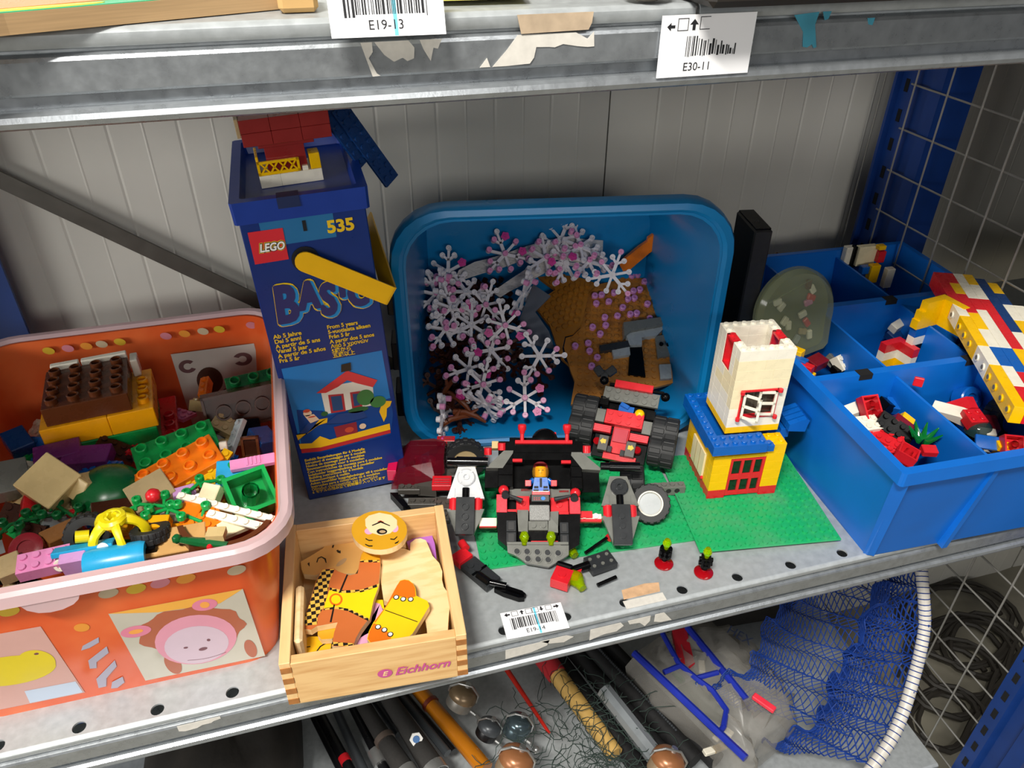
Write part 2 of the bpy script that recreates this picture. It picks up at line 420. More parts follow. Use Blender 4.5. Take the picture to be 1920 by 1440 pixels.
# on the lower beam
torn([(62, -9.9), (91, -9.9), (91, -12.5), (86, -13.5), (84, -15), (78, -15), (74, -17), (66, -17.5), (62, -16)], FY)
torn([(302, -11), (322, -11), (338, -11), (336, -17), (323, -21), (302, -22)], FY)
torn([(330, -10.2), (352, -10.2), (358, -14), (350, -18), (338, -15.5)], FY)
torn([(372, -10.2), (398, -10.2), (401, -15), (395, -20), (384, -20), (372, -23.5)], FY)
torn([(404, -10.2), (424, -10.2), (424, -17), (420, -22), (415, -16), (406, -15)], FY)
torn([(428, -10.2), (436, -10.2), (444, -22), (434, -21.5), (428, -19)], FY)
b = B(); b.box((.4035, -.0065, .00005), (.4385, .0015, .0003)); b.obj('paper_residue', paperm, zth(0))
b = B(); b.prism([(.405, .003), (.437, .003), (.440, .012), (.428, .014), (.407, .0125)], .00005, .0003); b.obj('tape_residue', mat('tan_tape', 'c9a27c', rough=.7, vary=.15, scale=150), zth(0))
# ================================================================ shelf labels
lab_m = mat('label_paper', 'f0f0f2', rough=.6, vary=.01)
ink = mat('black_ink', '15151a', rough=.7)
cyan = mat('cyan_stripe', '6fd3ee', rough=.6)
def arrow(cx, cy, s, a):
    c, s_ = math.cos(a), math.sin(a)
    return [(cx + (x * c - y * s_) * s, cy + (x * s_ + y * c) * s) for x, y in ((-.5, -.16), (0, -.16), (0, -.45), (.5, 0), (0, .45), (0, .16), (-.5, .16))]
def ring_rect(x0, y0, x1, y1, t=.35):
    return [rect(x0, y0, x1, y0 + t), rect(x0, y1 - t, x1, y1), rect(x0, y0, x0 + t, y1), rect(x1 - t, y0, x1, y1)]
def shelf_label(fr, code, label, w=50, h=28, seed=1, worn=False):
    t = thing('shelf_label', label, 'label', fr, 'barcode labels on the rack')
    I = MX.Identity(4)
    B().box((0, 0, -.0002), (w / 1000, h / 1000, .0001)).obj('paper', lab_m, t)
    rr = random.Random(seed); x = 6.2 if not worn else 14; bars = []
    while x < (w - 6.5 if not worn else w - 9):
        bw = rr.choice((.35, .35, .7, .7, 1.1)); lo = 8.6 if not (x < 10 or x > w - 9) else 7.6
        hi = 18.5 - (rr.random() * 3 + (x - 22) * .22 if worn and x > 20 else 0)
        bars.append(rect(x, lo if not worn else 9 + rr.random(), x + bw, hi)); x += bw + rr.choice((.35, .7, .9))
    decal('barcode', bars, ink, t, I, z=.00022)
    text('lettering', code, 5.4, ink, t, I, w / 2 - 1 if not worn else w / 2 - 4, 2.8, z=.00028, align='CENTER')
    if not worn:
        decal('stripe', [rect(30 - 3.5, .2, 31.6 - 3.5, h - .2)], cyan, t, I, z=.00015)
        decal('arrows', [arrow(5, 22.5, 4.6, math.pi), arrow(17, 22.8, 4.2, math.pi / 2), arrow(33, 22.8, 4.2, -math.pi / 2), arrow(45.3, 22.5, 4.6, 0)], ink, t, I, z=.0002)
        bx = sum((ring_rect(a, 20.2, a + 5.2, 25) for a in (8.6, 20, 25.4, 36.4)), [])
    else:
        decal('arrows', [arrow(5, 23, 4.2, math.pi), arrow(17, 23.6, 5, math.pi / 2)], ink, t, I, z=.0002)
        bx = ring_rect(8.4, 21, 14, 26.6) + ring_rect(20, 21.2, 25.4, 27)[:3]
    decal('check_boxes', bx, ink, t, I, z=.0002)
    return t
shelf_label(frame((.3035, -.0095, .0006), (.999, -.045, 0), (.11, .994, .0)), 'E19-14', 'white barcode label reading E19-14 stuck on the lower shelf edge', h=25.5, seed=3)
shelf_label(frame((.2245, -.0205, .4340), (1, 0, -.006), (0, .30, .95)), 'E19-13', 'white barcode label reading E19-13 hanging on the upper shelf edge', w=48.5, seed=5)
shelf_label(frame((.3785, -.0112, .4075), (1, 0, 0), (-.02, 0, 1)), 'E30-11', 'worn white barcode label reading E30-11 on the upper beam', w=50, seed=8, worn=True)
# ================================================================ boxes and crates
def rrect(x0, y0, x1, y1, r, n=6):
    out = []
    for cx, cy, a in ((x1 - r, y1 - r, 0), (x0 + r, y1 - r, 90), (x0 + r, y0 + r, 180), (x1 - r, y0 + r, 270)):
        for i in range(n + 1):
            t = math.radians(a + 90 * i / n); out.append((cx + r * math.cos(t), cy + r * math.sin(t)))
    return out
def loft(b, loops, close=True, m=None, start=False, end=False):
    n = len(loops[0]); v = [p for l in loops for p in l]; f = []
    for k in range(len(loops) - 1):
        for i in range(n): f.append((k * n + i, k * n + (i + 1) % n, (k + 1) * n + (i + 1) % n, (k + 1) * n + i))
    if start: f.append(tuple(reversed(range(n))))
    if end: f.append(tuple(range((len(loops) - 1) * n, len(loops) * n)))
    return b.add(v, f, m)
def lp(x0, y0, x1, y1, r, z, n=6): return [(x, y, z) for x, y in rrect(x0, y0, x1, y1, r, n)]
# ---- translucent orange storage box with animal prints
ob_wall = film('orange_translucent_plastic', 'dd5a28', .86, rough=.22, col2='e8703a', scale=12)
ob_rim = film('clear_pink_plastic', 'dcc0c2', .66, rough=.2)
obox = thing('storage_box', 'translucent orange plastic storage box printed with animals, full of toy bricks', 'storage box')
X0, X1, Y0, Y1, H = -.092, .157, .006, .318, .134
b = B()
loft(b, [lp(X0 + .018, Y0 + .017, X1 - .022, Y1 - .014, .022, 0), lp(X0, Y0, X1, Y1, .03, H), lp(X0 + .002, Y0 + .002, X1 - .002, Y1 - .002, .029, H), lp(X0 + .020, Y0 + .019, X1 - .024, Y1 - .016, .021, .002)], start=True, end=True)
b.obj('tub', ob_wall, obox, smooth=True)
b = B()
loft(b, [lp(X0 - .001, Y0 - .001, X1 + .001, Y1 + .001, .031, H - .001), lp(X0 - .006, Y0 - .006, X1 + .006, Y1 + .006, .035, H), lp(X0 - .007, Y0 - .007, X1 + .007, Y1 + .007, .036, H - .007), lp(X0 - .0085, Y0 - .0085, X1 + .0085, Y1 + .0085, .037, H - .007),
         lp(X0 - .0085, Y0 - .0085, X1 + .0085, Y1 + .0085, .037, H + .002), lp(X0 - .006, Y0 - .006, X1 + .006, Y1 + .006, .035, H + .004), lp(X0 - .001, Y0 - .001, X1 + .001, Y1 + .001, .031, H + .004), lp(X0 + .001, Y0 + .001, X1 - .001, Y1 - .001, .029, H + .001)])
b.obj('rim', ob_rim, obox, smooth=True)
tabp = [(4, 129), (6, 123), (11, 118.5), (17, 117), (24, 117.5), (31, 120.5), (35, 124.5), (37, 129)]
FO = frame((0, .0230, 0), (1, 0, 0), (0, -.0170, .134))
b = B(); b.prism([(x / 1000, y / 1000) for x, y in tabp], .0065, .0085, FO); b.obj('lid_catch', ob_rim, obox)
def prm(n, c, r=.4): return mat('print_' + n, c, rough=r, vary=.03)
def blob(cx, cy, rx, ry, n=28, amp=0, k=6, rot=0):
    out = []; c, s_ = math.cos(math.radians(rot)), math.sin(math.radians(rot))
    for i in range(n):
        t = 2 * math.pi * i / n; q = 1 + amp * math.cos(k * t); x, y = rx * q * math.cos(t), ry * q * math.sin(t)
        out.append((cx + x * c - y * s_, cy + x * s_ + y * c))
    return out
def pr(nm, polys, ma, z, par=obox, fr=FO, label=None):
    if nm.startswith(('bear_', 'koala_', 'stripes', 'bird_body')) and len(polys) > 1 and nm != 'bear_features':
        for i_, p_ in enumerate(polys): decal(nm.rstrip('s'), [p_], ma, par, fr, z * .35 + i_ * .00006, label)
        return
    return decal(nm, polys, ma, par, fr, z * .35 if par is obox else z, label)
pr('bear_card', [[(42, 93), (125, 91), (125, 4), (42, 6)]], prm('silver', 'b9b3a4', .2), .0008)
pr('bear_card_glow', [[(42, 93), (125, 91), (108, 80), (70, 84)]], prm('gold', 'e2a440'), .0010)
pr('bear_hair', [blob(85, 56, 34, 27, 40, .05, 9, -10), blob(64, 20, 5, 14), blob(117, 18, 4, 12)], prm('bear_brown', 'a85a3c'), .0012)
pr('bear_ears', [blob(98.8, 82, 8, 6.5), blob(52, 68, 9.5, 6.5)], prm('ear_pink', 'd47a92'), .0014)
pr('bear_ear_centres', [blob(98.8, 82, 3, 3.5), blob(52, 68, 4.5, 2.5)], prm('ear_gold', 'e79b45'), .0016)
pr('bear_face', [blob(85, 43, 26.5, 30.5, rot=-4)], prm('face_pink', 'd791a4'), .0014)
pr('bear_cheek', [blob(84, 37, 21, 23.5, rot=-4)], prm('face_pale', 'cdb6c4'), .0016)
pr('bear_features', [blob(76.5, 37, 1.5, 1.2), blob(92.5, 40.5, 1.2, 1.6), blob(86.8, 31, 3.0, 2.0, rot=10)] + [[(74 + i * 3.3, 20.5 - 2.6 * math.sin(i / 8 * math.pi)), (74 + (i + 1) * 3.3, 20.5 - 2.6 * math.sin((i + 1) / 8 * math.pi)), (74 + (i + 1) * 3.3, 21.0 - 2.6 * math.sin((i + 1) / 8 * math.pi)), (74 + i * 3.3, 21.0 - 2.6 * math.sin(i / 8 * math.pi))] for i in range(8)], prm('print_brown', '6b3440'), .0018)
pr('bird_card', [[(-58, 96), (2.5, 94), (2.5, 8), (-58, 10)]], prm('card_rose', 'c79a90'), .0008)
pr('bird_body', [blob(-30, 53, 27.5, 17, rot=-4), blob(-12, 57, 10.5, 14)], prm('bird_yellow', 'd3bd16'), .0012)
pr('bird_eye', [blob(-9.2, 66, 1.4, 1.2)], prm('print_brown', '6b3440'), .0015)
pr('bird_branch', [[(-30, 26), (1.5, 24.5), (1.5, 9), (-32, 10)]], prm('card_blue', 'b9c6d8'), .0012)
pr('stripes', [[(15.5, 59), (18, 64), (29.5, 70), (28, 64), (21, 60)], [(14, 36), (16, 46), (31, 58), (30, 50), (20, 42), (18, 35)], [(12, 10), (14, 22), (31, 40), (30, 32), (20, 20), (17, 10)], [(19, 6), (22, 14), (30, 18), (29, 10), (23, 5)]], prm('stripe_grey', 'a39fb0'), .0009)
for i, (x, y) in enumerate([(-8, 115), (7, 115.5), (23.5, 84), (48, 114), (64, 113), (78.6, 114), (94, 113.5), (125, 112)]):
    pr('dot', [blob(x, y, 6.2 if i != 2 else 4.5, 4.6, rot=20)], prm('dot%d' % (i % 4), ('c9a62a', 'c77a86', 'd98c2e', 'b9a88a')[i % 4]), .0008)
FOb = frame((0, .2985, 0), (1, 0, 0), (0, .0135, .134))
pr('koala_card', [[(60, 107), (136, 107), (140, 22), (63, 28)]], prm('card_white', 'c9c6bd'), .0008, fr=FOb)
pr('koala_ears', [[p for p in circ(72, 92, 8, 7, 20, 40, 330)] + [p for p in reversed(circ(72, 92, 3.6, 3.4, 20, 40, 330))], [p for p in circ(122.7, 92, 9, 7, 20, -150, 150)] + [p for p in reversed(circ(122.7, 92, 3.8, 3.4, 20, -150, 150))]], prm('koala_mauve', '6b4c4e'), .0010, fr=FOb)
pr('koala_nose', [blob(88.8, 74, 12, 14.5, rot=-8), blob(67, 42, 2, 1.6), blob(101, 61, 2.6, 1.6)], prm('koala_brown', '4c2f22'), .0010, fr=FOb)
for i, x in enumerate((-40, -24, -8.5, 4.5, 20, 60, 76.4, 93, 107.7, 137)):
    pr('dot', [blob(x, 126, 5, 3.4, rot=-20)], prm('dot%d' % (i % 4), 'c9a62a'), .0008, fr=FOb)
# ---- tall blue toy brick carton
carton_m = mat('carton_blue', '082c74', rough=.3, vary=.05)
lid_m = mat('lid_blue', '0c3692', rough=.35, vary=.05)
kb = frame((.1665, .190, 0), (1, 0, .0), (-.043, 0, 1)) @ MX.Identity(4)
kb = MX(((1, 0, -.043, .1665), (0, 1, 0, .190), (.043, 0, .999, 0), (0, 0, 0, 1)))
kb = T(.1665, .190, .0, ry=-2.4)
carton = thing('toy_brick_carton', 'tall blue cardboard toy brick carton with yellow strap handle and BASIC lettering', 'carton', kb)
CW, CD, CH = .0925, .148, .279
B().box((0, 0, 0), (CW, CD, CH), ch=.0008).obj('body', carton_m, carton)
b = B()
loft(b, [lp(-.003, -.003, CW + .003, CD + .003, .002, CH - .004, 1), lp(-.0035, -.0035, CW + .0035, CD + .0035, .002, CH + .013, 1), lp(.004, .004, CW - .004, CD - .004, .002, CH + .013, 1), lp(.006, .006, CW - .006, CD - .006, .002, CH + .003, 1)], start=True, end=True)
b.obj('lid', lid_m, carton)
B().box((.030, -.0042, CH + .005), (.046, .0065, CH + .0135)).obj('lid_notch', mat('notch_navy', '06204f', rough=.5), carton)
FC = frame((0, 0, 0), (1, 0, 0), (0, 0, 1))
Ft = lambda nm, s, size, ma, x, y, **k: text(nm, s, size, ma, carton, FC, x, y, **k)
def fu(pts): return [(x - 2.5 + .042 * y, y) for x, y in pts]   # measured upright, the carton leans
yel = prm('yellow', 'efc518'); navy = prm('navy', '2a2a66'); prcy = prm('cyan', '1486c8')
dc = lambda nm, polys, ma, z=.0004: decal(nm, [fu(p) for p in polys], ma, carton, FC, z)
dc('price_band', [[(4.6, 277.3), (58.5, 276.6), (59.3, 254.8), (6, 254.6)]], prm('band_teal', '1b6ca0'), .0002)
dc('hang_slot', [[(35.5, 271.5), (38.2, 271.5), (38.4, 263), (35.7, 263)]], prm('slot', '10131c'), .0006)
dc('worn_edge', [[(33, 276), (58, 278), (58, 275), (50, 274.6)]], prm('worn', 'a9a8b4'), .0006)
dc('logo_square', [[(-4.2, 268), (21, 268), (21.6, 242.6), (-3.4, 242.2)]], prm('logo_red', 'd62431'), .0006)
lx, ly = 10.3, 250.5
for nm, ma, bo, z in (('logo_outline', yel, 1.15, .0008), ('logo_shadow', ink, .75, .0010), ('logo_lettering', prm('white', 'f2f0ea'), .3, .0012)):
    Ft(nm, 'LEGO', 8.8, ma, 19, 251.6, z=z, bold=bo, shear=.25, align='CENTER', sx=.82)
Ft('set_number', '535', 13.5, yel, 61.5, 259, z=.0006, bold=.55, sx=1.02)
# BASIC, letters of different height, dark violet on cyan shadow with a yellow outline
xs = [(9.0, 191, 45, 0), (29.0, 200, 32, 0), (44.5, 192, 38, 0), (61.0, 206, 24, 0), (66.5, 196, 33, 0)]
for (x, y, sz, r), ch in zip(xs, 'BASIC'):
    for nm, ma, gr, z, dx, dy in (('title_outline', yel, 3.3, .0006, 1.0, -.6), ('title_shadow', prcy, 2.2, .0009, 1.6, -1.1), ('title_lettering', navy, 1.5, .0012, -.3, .3)):
        text_fat(nm, ch, sz, ma, carton, FC, x + 1.2 + dx, y - 1 + dy, z + .000004 * x, gr, bold=.4, sx=.68, shear=.12)
for i, s in enumerate(('Ab 5 Jahre', 'Dai 5 anni', 'A partir de 5 ans', 'Vanaf 5 jaar', 'A partir de 5 años', 'Fra 5 år')): Ft('age_lettering', s, 5.2, yel, 4.2, 176.2 - 4.6 * i, z=.0005, bold=.14)
for i, s in enumerate(('From 5 years', '5-vuotiaista alkaen', 'Från 5 år', 'A partir dos 5 anos', 'Από 5 χρονών', '5歳から', '五歳以上')): Ft('age_lettering', s, 5.0, yel, 47, 177 - 4.6 * i, z=.0005, bold=.14, sx=.93)
# picture of a built house
dc('picture_sky', [[(.7, 147), (84, 148), (88, 80), (84, 58), (20, 53), (4.5, 56)]], prm('sky', '1d78c0'), .0002)
dc('picture_ground', [[(6.5, 104), (28, 98), (30, 92), (87, 98), (88, 80), (84, 58), (20, 53), (4.5, 56)]], prm('pic_navy', '0d3f86'), .0004)
dc('picture_house_wall', [[(29, 118), (30, 94), (72.5, 94), (73, 113), (60, 122), (48, 122)]], prm('pic_white', 'e6e0d2'), .0006)
dc('picture_roof', [[(25, 117.5), (53, 134.5), (77.5, 119.5), (73, 113), (60, 120), (52, 125), (44, 120), (33, 116)]], prm('pic_red', 'd2373c'), .0008)
dc('picture_chimney', [[(49, 141.5), (57, 142), (56.6, 134), (48, 134)]], prm('pic_dark', '2a2220'), .001)
dc('picture_windows', [[(34.5, 113.5), (47.4, 112), (47.3, 93.5), (34.6, 94)], [(53, 112), (62, 111.5), (62, 95), (53, 95)]], prm('pic_red2', 'b0303a'), .0008)
dc('picture_panes', [[(36.5, 111.5), (45.4, 110.5), (45.3, 95.5), (36.6, 96)], [(55, 110), (60, 109.5), (60, 97), (55, 97)]], prm('pic_blue', '254a78'), .0010)
dc('picture_tree', [blob(65.5, 104, 7.5, 8.2), blob(76, 97, 7, 6)], prm('pic_green', '3f7a40'), .0011)
dc('picture_bush', [blob(58, 92.5, 9, 3), blob(29, 95, 3, 2.5)], prm('pic_green2', '2f5f34'), .0012)
dc('picture_base', [[(4, 57), (20.5, 55), (84, 60), (84, 64), (21, 59.5), (4, 62)]], prm('pic_red3', 'b8292d'), .0008)
dc('picture_steps', [[(3.5, 62), (20.8, 59.5), (84, 64), (84, 71), (30, 66), (22, 72), (14, 66), (3, 68)], [(2.3, 78), (12, 77.5), (22, 84), (30, 85), (31, 90), (24, 90), (17, 82), (3, 72)], [(76, 86), (80, 97), (88, 95), (86, 90), (83, 88), (82, 80), (79, 74)]], prm('pic_yellow', 'eab51c'), .0010)
dc('picture_table', [[(28, 84), (40, 92), (62, 91), (65, 83), (46, 81)], [(5, 79), (15, 90), (24, 90), (12, 78)]], prm('pic_blue2', '24407c'), .0012)
dc('picture_stall', [[(35, 79), (55, 80), (55, 68), (36, 67)]], prm('pic_maroon', '8c2a34'), .0011)
dc('picture_figures', [blob(15, 99, 3.6, 3.2), [(12, 97), (20, 97), (24, 90), (16, 88)], blob(60, 74, 3, 3)], prm('pic_flesh', 'e2c3a4'), .0013)
dc('picture_figure_hair', [blob(14.6, 101.6, 3, 1.8), blob(18, 94.5, 3.4, .7), blob(48, 73, 4, 3)], prm('pic_red4', 'c24a32'), .0014)
for i, s in enumerate(('Enthält Bauanleitungen für 6 Modelle', 'Istruzioni di montaggio per 6 modelli', 'Notice de montage pour 6 modèles', 'Bouwaanwijzingen voor 6 modellen', 'Con instrucciones de montaje para 6 modelos', 'Indeholder byggevejledning til 6 modeller', 'Building instructions for 6 models', 'Rakennusohjeet 6 malliin', 'Asken innehåller byggvägledningar till 6 modeller', 'Instruções para a construção de 6 modelos', 'Οδηγίες συναρμογής για 6 μοντέλα', '6 モデルの組み立て説明書が入っています')):
    Ft('contents_lettering', s, 3.9, yel, 4.6, 46.5 - 3.55 * i, z=.0005, bold=.1, sx=.93)
strapm = mat('strap_yellow', 'f0b800', rough=.35, vary=.04)
def ribbon(b, pts, wv, t):
    """flat strap through pts with half-width vectors wv"""
    v = []; f = []
    for p, w_ in zip(pts, wv):
        p, w_ = V(p), V(w_); n = V(t); v += [p - w_, p + w_, p + w_ + n, p - w_ + n]
    for i in range(len(pts) - 1):
        for j in range(4): f.append((4 * i + j, 4 * i + (j + 1) % 4, 4 * i + 4 + (j + 1) % 4, 4 * i + 4 + j))
    f += [(3, 2, 1, 0), tuple(4 * (len(pts) - 1) + j for j in range(4))]
    return b.add(v, f)
st = B()
d = V((61, 0, -41)).normalized(); wv = V((-d.z, 0, d.x)) * .0083
arm = [((.0415) + d.x * s_, -.003 - .004 * q, .240 + d.z * s_) for s_, q in ((0, 0), (.02, .7), (.045, 1), (.0715, 1))]
cap = circ(0, 0, .0083, n=10, a0=90, a1=270)
poly = [(.0715, -.0083), (.0715, .0083)] + cap
mstrap = frame((.0415, -.0045, .240), d, wv)
st.prism(poly, -.0008, .0008, mstrap)
e = V((.0415, 0, .240)) + d * .0715
for q in (1,):
    p0 = e - wv; p1 = e + wv
    v = [(p0.x, -.0045, p0.z), (p1.x, -.0045, p1.z), (p1.x, CD + .003, p1.z + .004), (p0.x, CD + .003, p0.z + .004)]
    v2 = [(x + .0016 * d.x, y, z + .0016 * d.z) for x, y, z in v]
    st.add(v + v2, [(0, 1, 2, 3), (7, 6, 5, 4), (0, 4, 5, 1), (1, 5, 6, 2), (2, 6, 7, 3), (3, 7, 4, 0)])
st.obj('strap_handle', strapm, carton)
B().cyl((.0415, -.0012, .2405), (.0415, .0005, .2405), .0105, n=20).obj('strap_hole', prm('slot', '10131c'), carton)
# ---- open wooden box
wood = mat('pine_wood', 'e2ba80', rough=.5, col2='cc9c62', scale=9, c2lo=.42, c2hi=.72, stretch=(2.2, 14, 26), bump=.1, bscale=40)
woodl = mat('pale_pine', 'e8c48a', rough=.5, col2='dab078', scale=9, c2lo=.4, c2hi=.75, stretch=(14, 2, 22))
ply = mat('plywood_pale', 'eed2a0', rough=.55, col2='e6c48c', scale=14, stretch=(3, 10, 10))
kw = T(.1405, -.0235, 0, rz=-4.3)
wbox = thing('wooden_box', 'open pale wooden box with finger joints, full of wooden bear pieces', 'box', kw)
WW, WD, WH, wt = .1275, .133, .0485, .0075
B().box((.002, .002, 0), (WW - .008, WD - .002, .004)).obj('base', ply, wbox)
B().box((wt, 0, .003), (WW - wt, wt, WH - .001), ch=.0004).obj('front_board', wood, wbox)
B().box((wt, WD - wt, .003), (WW - wt, WD, WH), ch=.0004).obj('back_board', wood, wbox)
B().box((0, 0, .003), (wt, WD, WH + .0005), ch=.0004).obj('side_board', woodl, wbox)
B().box((WW - wt, 0, .003), (WW, WD, WH + .0005), ch=.0004).obj('side_board', woodl, wbox)
endg = mat('end_grain', 'a26a34', rough=.7, vary=.15, scale=200)
for i in range(4):
    for x0, x1 in ((.0002, wt), (WW - wt, WW - .0002)):
        B().box((x0, -.0004, .004 + i * .0115), (x1, .001, .0095 + i * .0115)).obj('finger_joint', endg, wbox)
FW = frame((0, -.0004, 0), (1, 0, 0), (0, 0, 1))
mag = prm('stamp_magenta', 'c0508c', .7)
text('lettering', 'Eichhorn', 11.5, mag, wbox, FW, 75, 17.5, z=.0003, bold=.25, shear=.35, sx=.95)
decal('maker_mark', [circ(68.5, 21.5, 5.2, 4.6, 24) + list(reversed(circ(68.5, 21.5, 4.2, 3.6, 24)))[0:0]], mag, wbox, FW, .0003)
text('maker_mark_lettering', 'E', 6.5, ply, wbox, FW, 66.5, 19.2, z=.0005, bold=.2, shear=.3)
# ---- teal crate lying on its side
tealm = mat('crate_teal_blue', '0b78b4', rough=.3, vary=.05, scale=20)
a = math.radians(-10.2)
kt = frame((.2655, .2375, .0), (math.cos(a), math.sin(a), 0), (0, 0, 1)); kt0 = frame((.2715, .264, .0), (math.cos(a), math.sin(a), 0), (0, 0, 1))
teal = thing('crate', 'teal blue plastic crate lying on its side, open towards the shelf front', 'crate', kt)
TW, TH, TD = .307, .256, .177
b = B(); r1, r0 = .042, .03
loft(b, [lp(.027, .008, TW - .027, .194, r0, -TD), lp(.012, .010, TW - .012, TH - .010, r1, -.012), lp(.012, .010, TW - .012, TH - .010, r1, 0), lp(.014, .012, TW - .014, TH - .012, r1, 0), lp(.015, .0125, TW - .015, TH - .014, r1, -.012), lp(.030, .0105, TW - .030, .190, r0, -TD + .003)], start=True, end=True)
b.obj('tub', tealm, teal, smooth=True)
b = B()
loft(b, [lp(.013, .011, TW - .013, TH - .011, r1, -.0015), lp(.008, .007, TW - .008, TH - .007, r1 + .004, .0025), lp(.002, .002, TW - .002, TH - .002, r1 + .006, .001), lp(0, 0, TW, TH, r1 + .008, -.004), lp(0, 0, TW, TH, r1 + .008, -.016), lp(.002, .002, TW - .002, TH - .002, r1 + .007, -.016), lp(.011, .009, TW - .011, TH - .009, r1, -.005)])
b.obj('rim', tealm, teal, smooth=True)
blk = mat('black_plastic', '0c0d0f', rough=.4, vary=.2)
for yy in (.035, .090, .150):
    B().box((-.006, yy, -.040), (.006, yy + .030, -.012), ch=.001).obj('clip', blk, teal)
# ---- blue crate with compartments
bluem = mat('crate_blue', '0769c8', rough=.38, vary=.06, scale=25)
kd = T(.6065, -.030, 0, rz=-2.6)
crate = thing('sorting_crate', 'blue plastic sorting crate divided into nine compartments of toy bricks', 'crate', kd)
DW, DD, DH = .262, .368, .118
b = B(); t_ = .0028
loft(b, [lp(.018, .022, DW - .014, DD - .014, .004, 0, 2), lp(.001, .001, DW - .001, DD - .001, .003, DH - .012, 2), lp(.001, .001, DW - .001, DD - .001, .003, DH, 2), lp(.001 + t_, .001 + t_, DW - .001 - t_, DD - .001 - t_, .002, DH, 2), lp(.018 + t_, .022 + t_, DW - .014 - t_, DD - .014 - t_, .002, .003, 2)], start=True, end=True)
b.obj('tub', bluem, crate)
b = B()
loft(b, [lp(-.003, -.004, DW + .003, DD + .003, .003, DH - .012, 2), lp(-.003, -.004, DW + .003, DD + .003, .003, DH + .0005, 2), lp(.003, .003, DW - .003, DD - .003, .002, DH + .0005, 2), lp(.002, .002, DW - .002, DD - .002, .002, DH - .012, 2), lp(-.003, -.004, DW + .003, DD + .003, .003, DH - .012, 2)])
b.obj('rim', bluem, crate)
for yy in (.128, .2475):
    b = B(); b.prism([(.0225, .004), (DW - .0185, .004), (DW - .004, DH - .001), (.004, DH - .001)], -.004, .004, MX(((1, 0, 0, 0), (0, 0, 1, yy), (0, 1, 0, 0), (0, 0, 0, 1)))); b.obj('cross_divider', bluem, crate)
    for xx in (.045, .155): B().box((xx, yy - .0045, DH - .006), (xx + .013, yy + .0045, DH - .0005)).obj('slot', dark, crate)
for xx in (.0845, .1745):
    for y0, y1 in ((.004, .124), (.132, .2435), (.2515, DD - .004)):
        k0, k1 = (.022 if y0 < .01 else 0), (.014 if y1 > .36 else 0)
        b = B(); b.prism([(y0 + k0, .003), (y1 - k1, .003), (y1, DH - .008), (y0, DH - .008)], xx - .0013, xx + .0013, MX(((0, 0, 1, 0), (1, 0, 0, 0), (0, 1, 0, 0), (0, 0, 0, 1)))); b.obj('divider', bluem, crate)
b = B(); b.add([(.0855, -.001, DH - .012), (.0905, -.001, DH - .012), (.0925, .0155, 0), (.0875, .0155, 0), (.0855, .006, DH - .012), (.0905, .006, DH - .012), (.0925, .024, 0), (.0875, .024, 0)], [(0, 1, 2, 3), (7, 6, 5, 4), (0, 4, 5, 1), (1, 5, 6, 2), (2, 6, 7, 3), (3, 7, 4, 0)])
b.obj('rib', bluem, crate)
b = B(); b.add([(-.002, .004, DH - .012), (.006, -.003, DH - .012), (.024, .0205, 0), (.017, .026, 0), (.004, .008, DH - .012), (.008, .004, DH - .012), (.025, .025, 0), (.02, .028, 0)], [(0, 1, 2, 3), (7, 6, 5, 4), (0, 4, 5, 1), (1, 5, 6, 2), (2, 6, 7, 3), (3, 7, 4, 0)])
b.obj('corner_rib', bluem, crate)
# ================================================================ toy models on the shelf
def asm(c): return c if isinstance(c, bpy.types.Material) else C(c)
def blk(par, nm, fr, a, c, col, studs=None, ch=.25, label=None, rz=0):
    b = B(); b.box([v / 1000 for v in a], [v / 1000 for v in c], fr, ch=ch / 1000)
    if studs:
        nx, ny = studs; sx = (c[0] - a[0]) / nx; sy = (c[1] - a[1]) / ny
        for i in range(nx):
            for j in range(ny):
                x, y, z = (a[0] + sx * (i + .5)) / 1000, (a[1] + sy * (j + .5)) / 1000, c[2] / 1000
                b.cyl((x, y, z), (x, y, z + .0017), .0024, n=12, m=fr)
    o = b.obj(nm, asm(col), par, smooth=True, sharp=.5)
    if label: o['label'] = label
    return o
def ply_(par, nm, fr, pts, z0, z1, col, label=None):
    b = B(); b.prism([(x / 1000, y / 1000) for x, y in pts], z0 / 1000, z1 / 1000, fr)
    o = b.obj(nm, asm(col), par)
    if label: o['label'] = label
    return o
def rod(par, nm, fr, p, q, r, col, r1=None, n=14, label=None):
    b = B(); b.cyl([v / 1000 for v in p], [v / 1000 for v in q], r / 1000, (r if r1 is None else r1) / 1000, n=n, m=fr)
    o = b.obj(nm, asm(col), par, smooth=True)
    if label: o['label'] = label
    return o
I4 = MX.Identity(4)
# ---- green baseplates
gplate = mat('baseplate_green', '1ba561', rough=.4, col2='4c9c6c', scale=25, c2lo=.45, c2hi=.75)
def baseplate(nx, ny, mtx, label, z=0):
    b = B(); b.box((0, 0, 0), (nx * U, ny * U, .0015), ch=.0002)
    for i in range(nx):
        for j in range(ny):
            x, y = (i + .5) * U, (j + .5) * U; b.cyl((x, y, .0015), (x, y, .0031), .0024, .0023, n=12)
    o = b.obj('baseplate', gplate, None, smooth=True, sharp=.5, mtx=mtx); return tag(o, label, 'baseplate', 'green studded baseplates')
baseplate(16, 16, T(.4863, .030, .0033, rz=-8.66), 'green studded baseplate under the yellow and white toy house')
baseplate(24, 16, T(.3015, .0630, .0002, rz=-4.9), 'green studded baseplate under the black and red toy robot')
# ---- house
SH = 1.035
kh = T(.5225, .0885, .0048, rz=-8.2) @ MX.Scale(SH, 4)
house = thing('toy_house', 'toy brick house with yellow ground floor, blue ledge and cream tower', 'toy house', kh)
HB = lambda p, nx, ny, h, c, **k: brick('brick', house, p, nx, ny, h, c, **k)
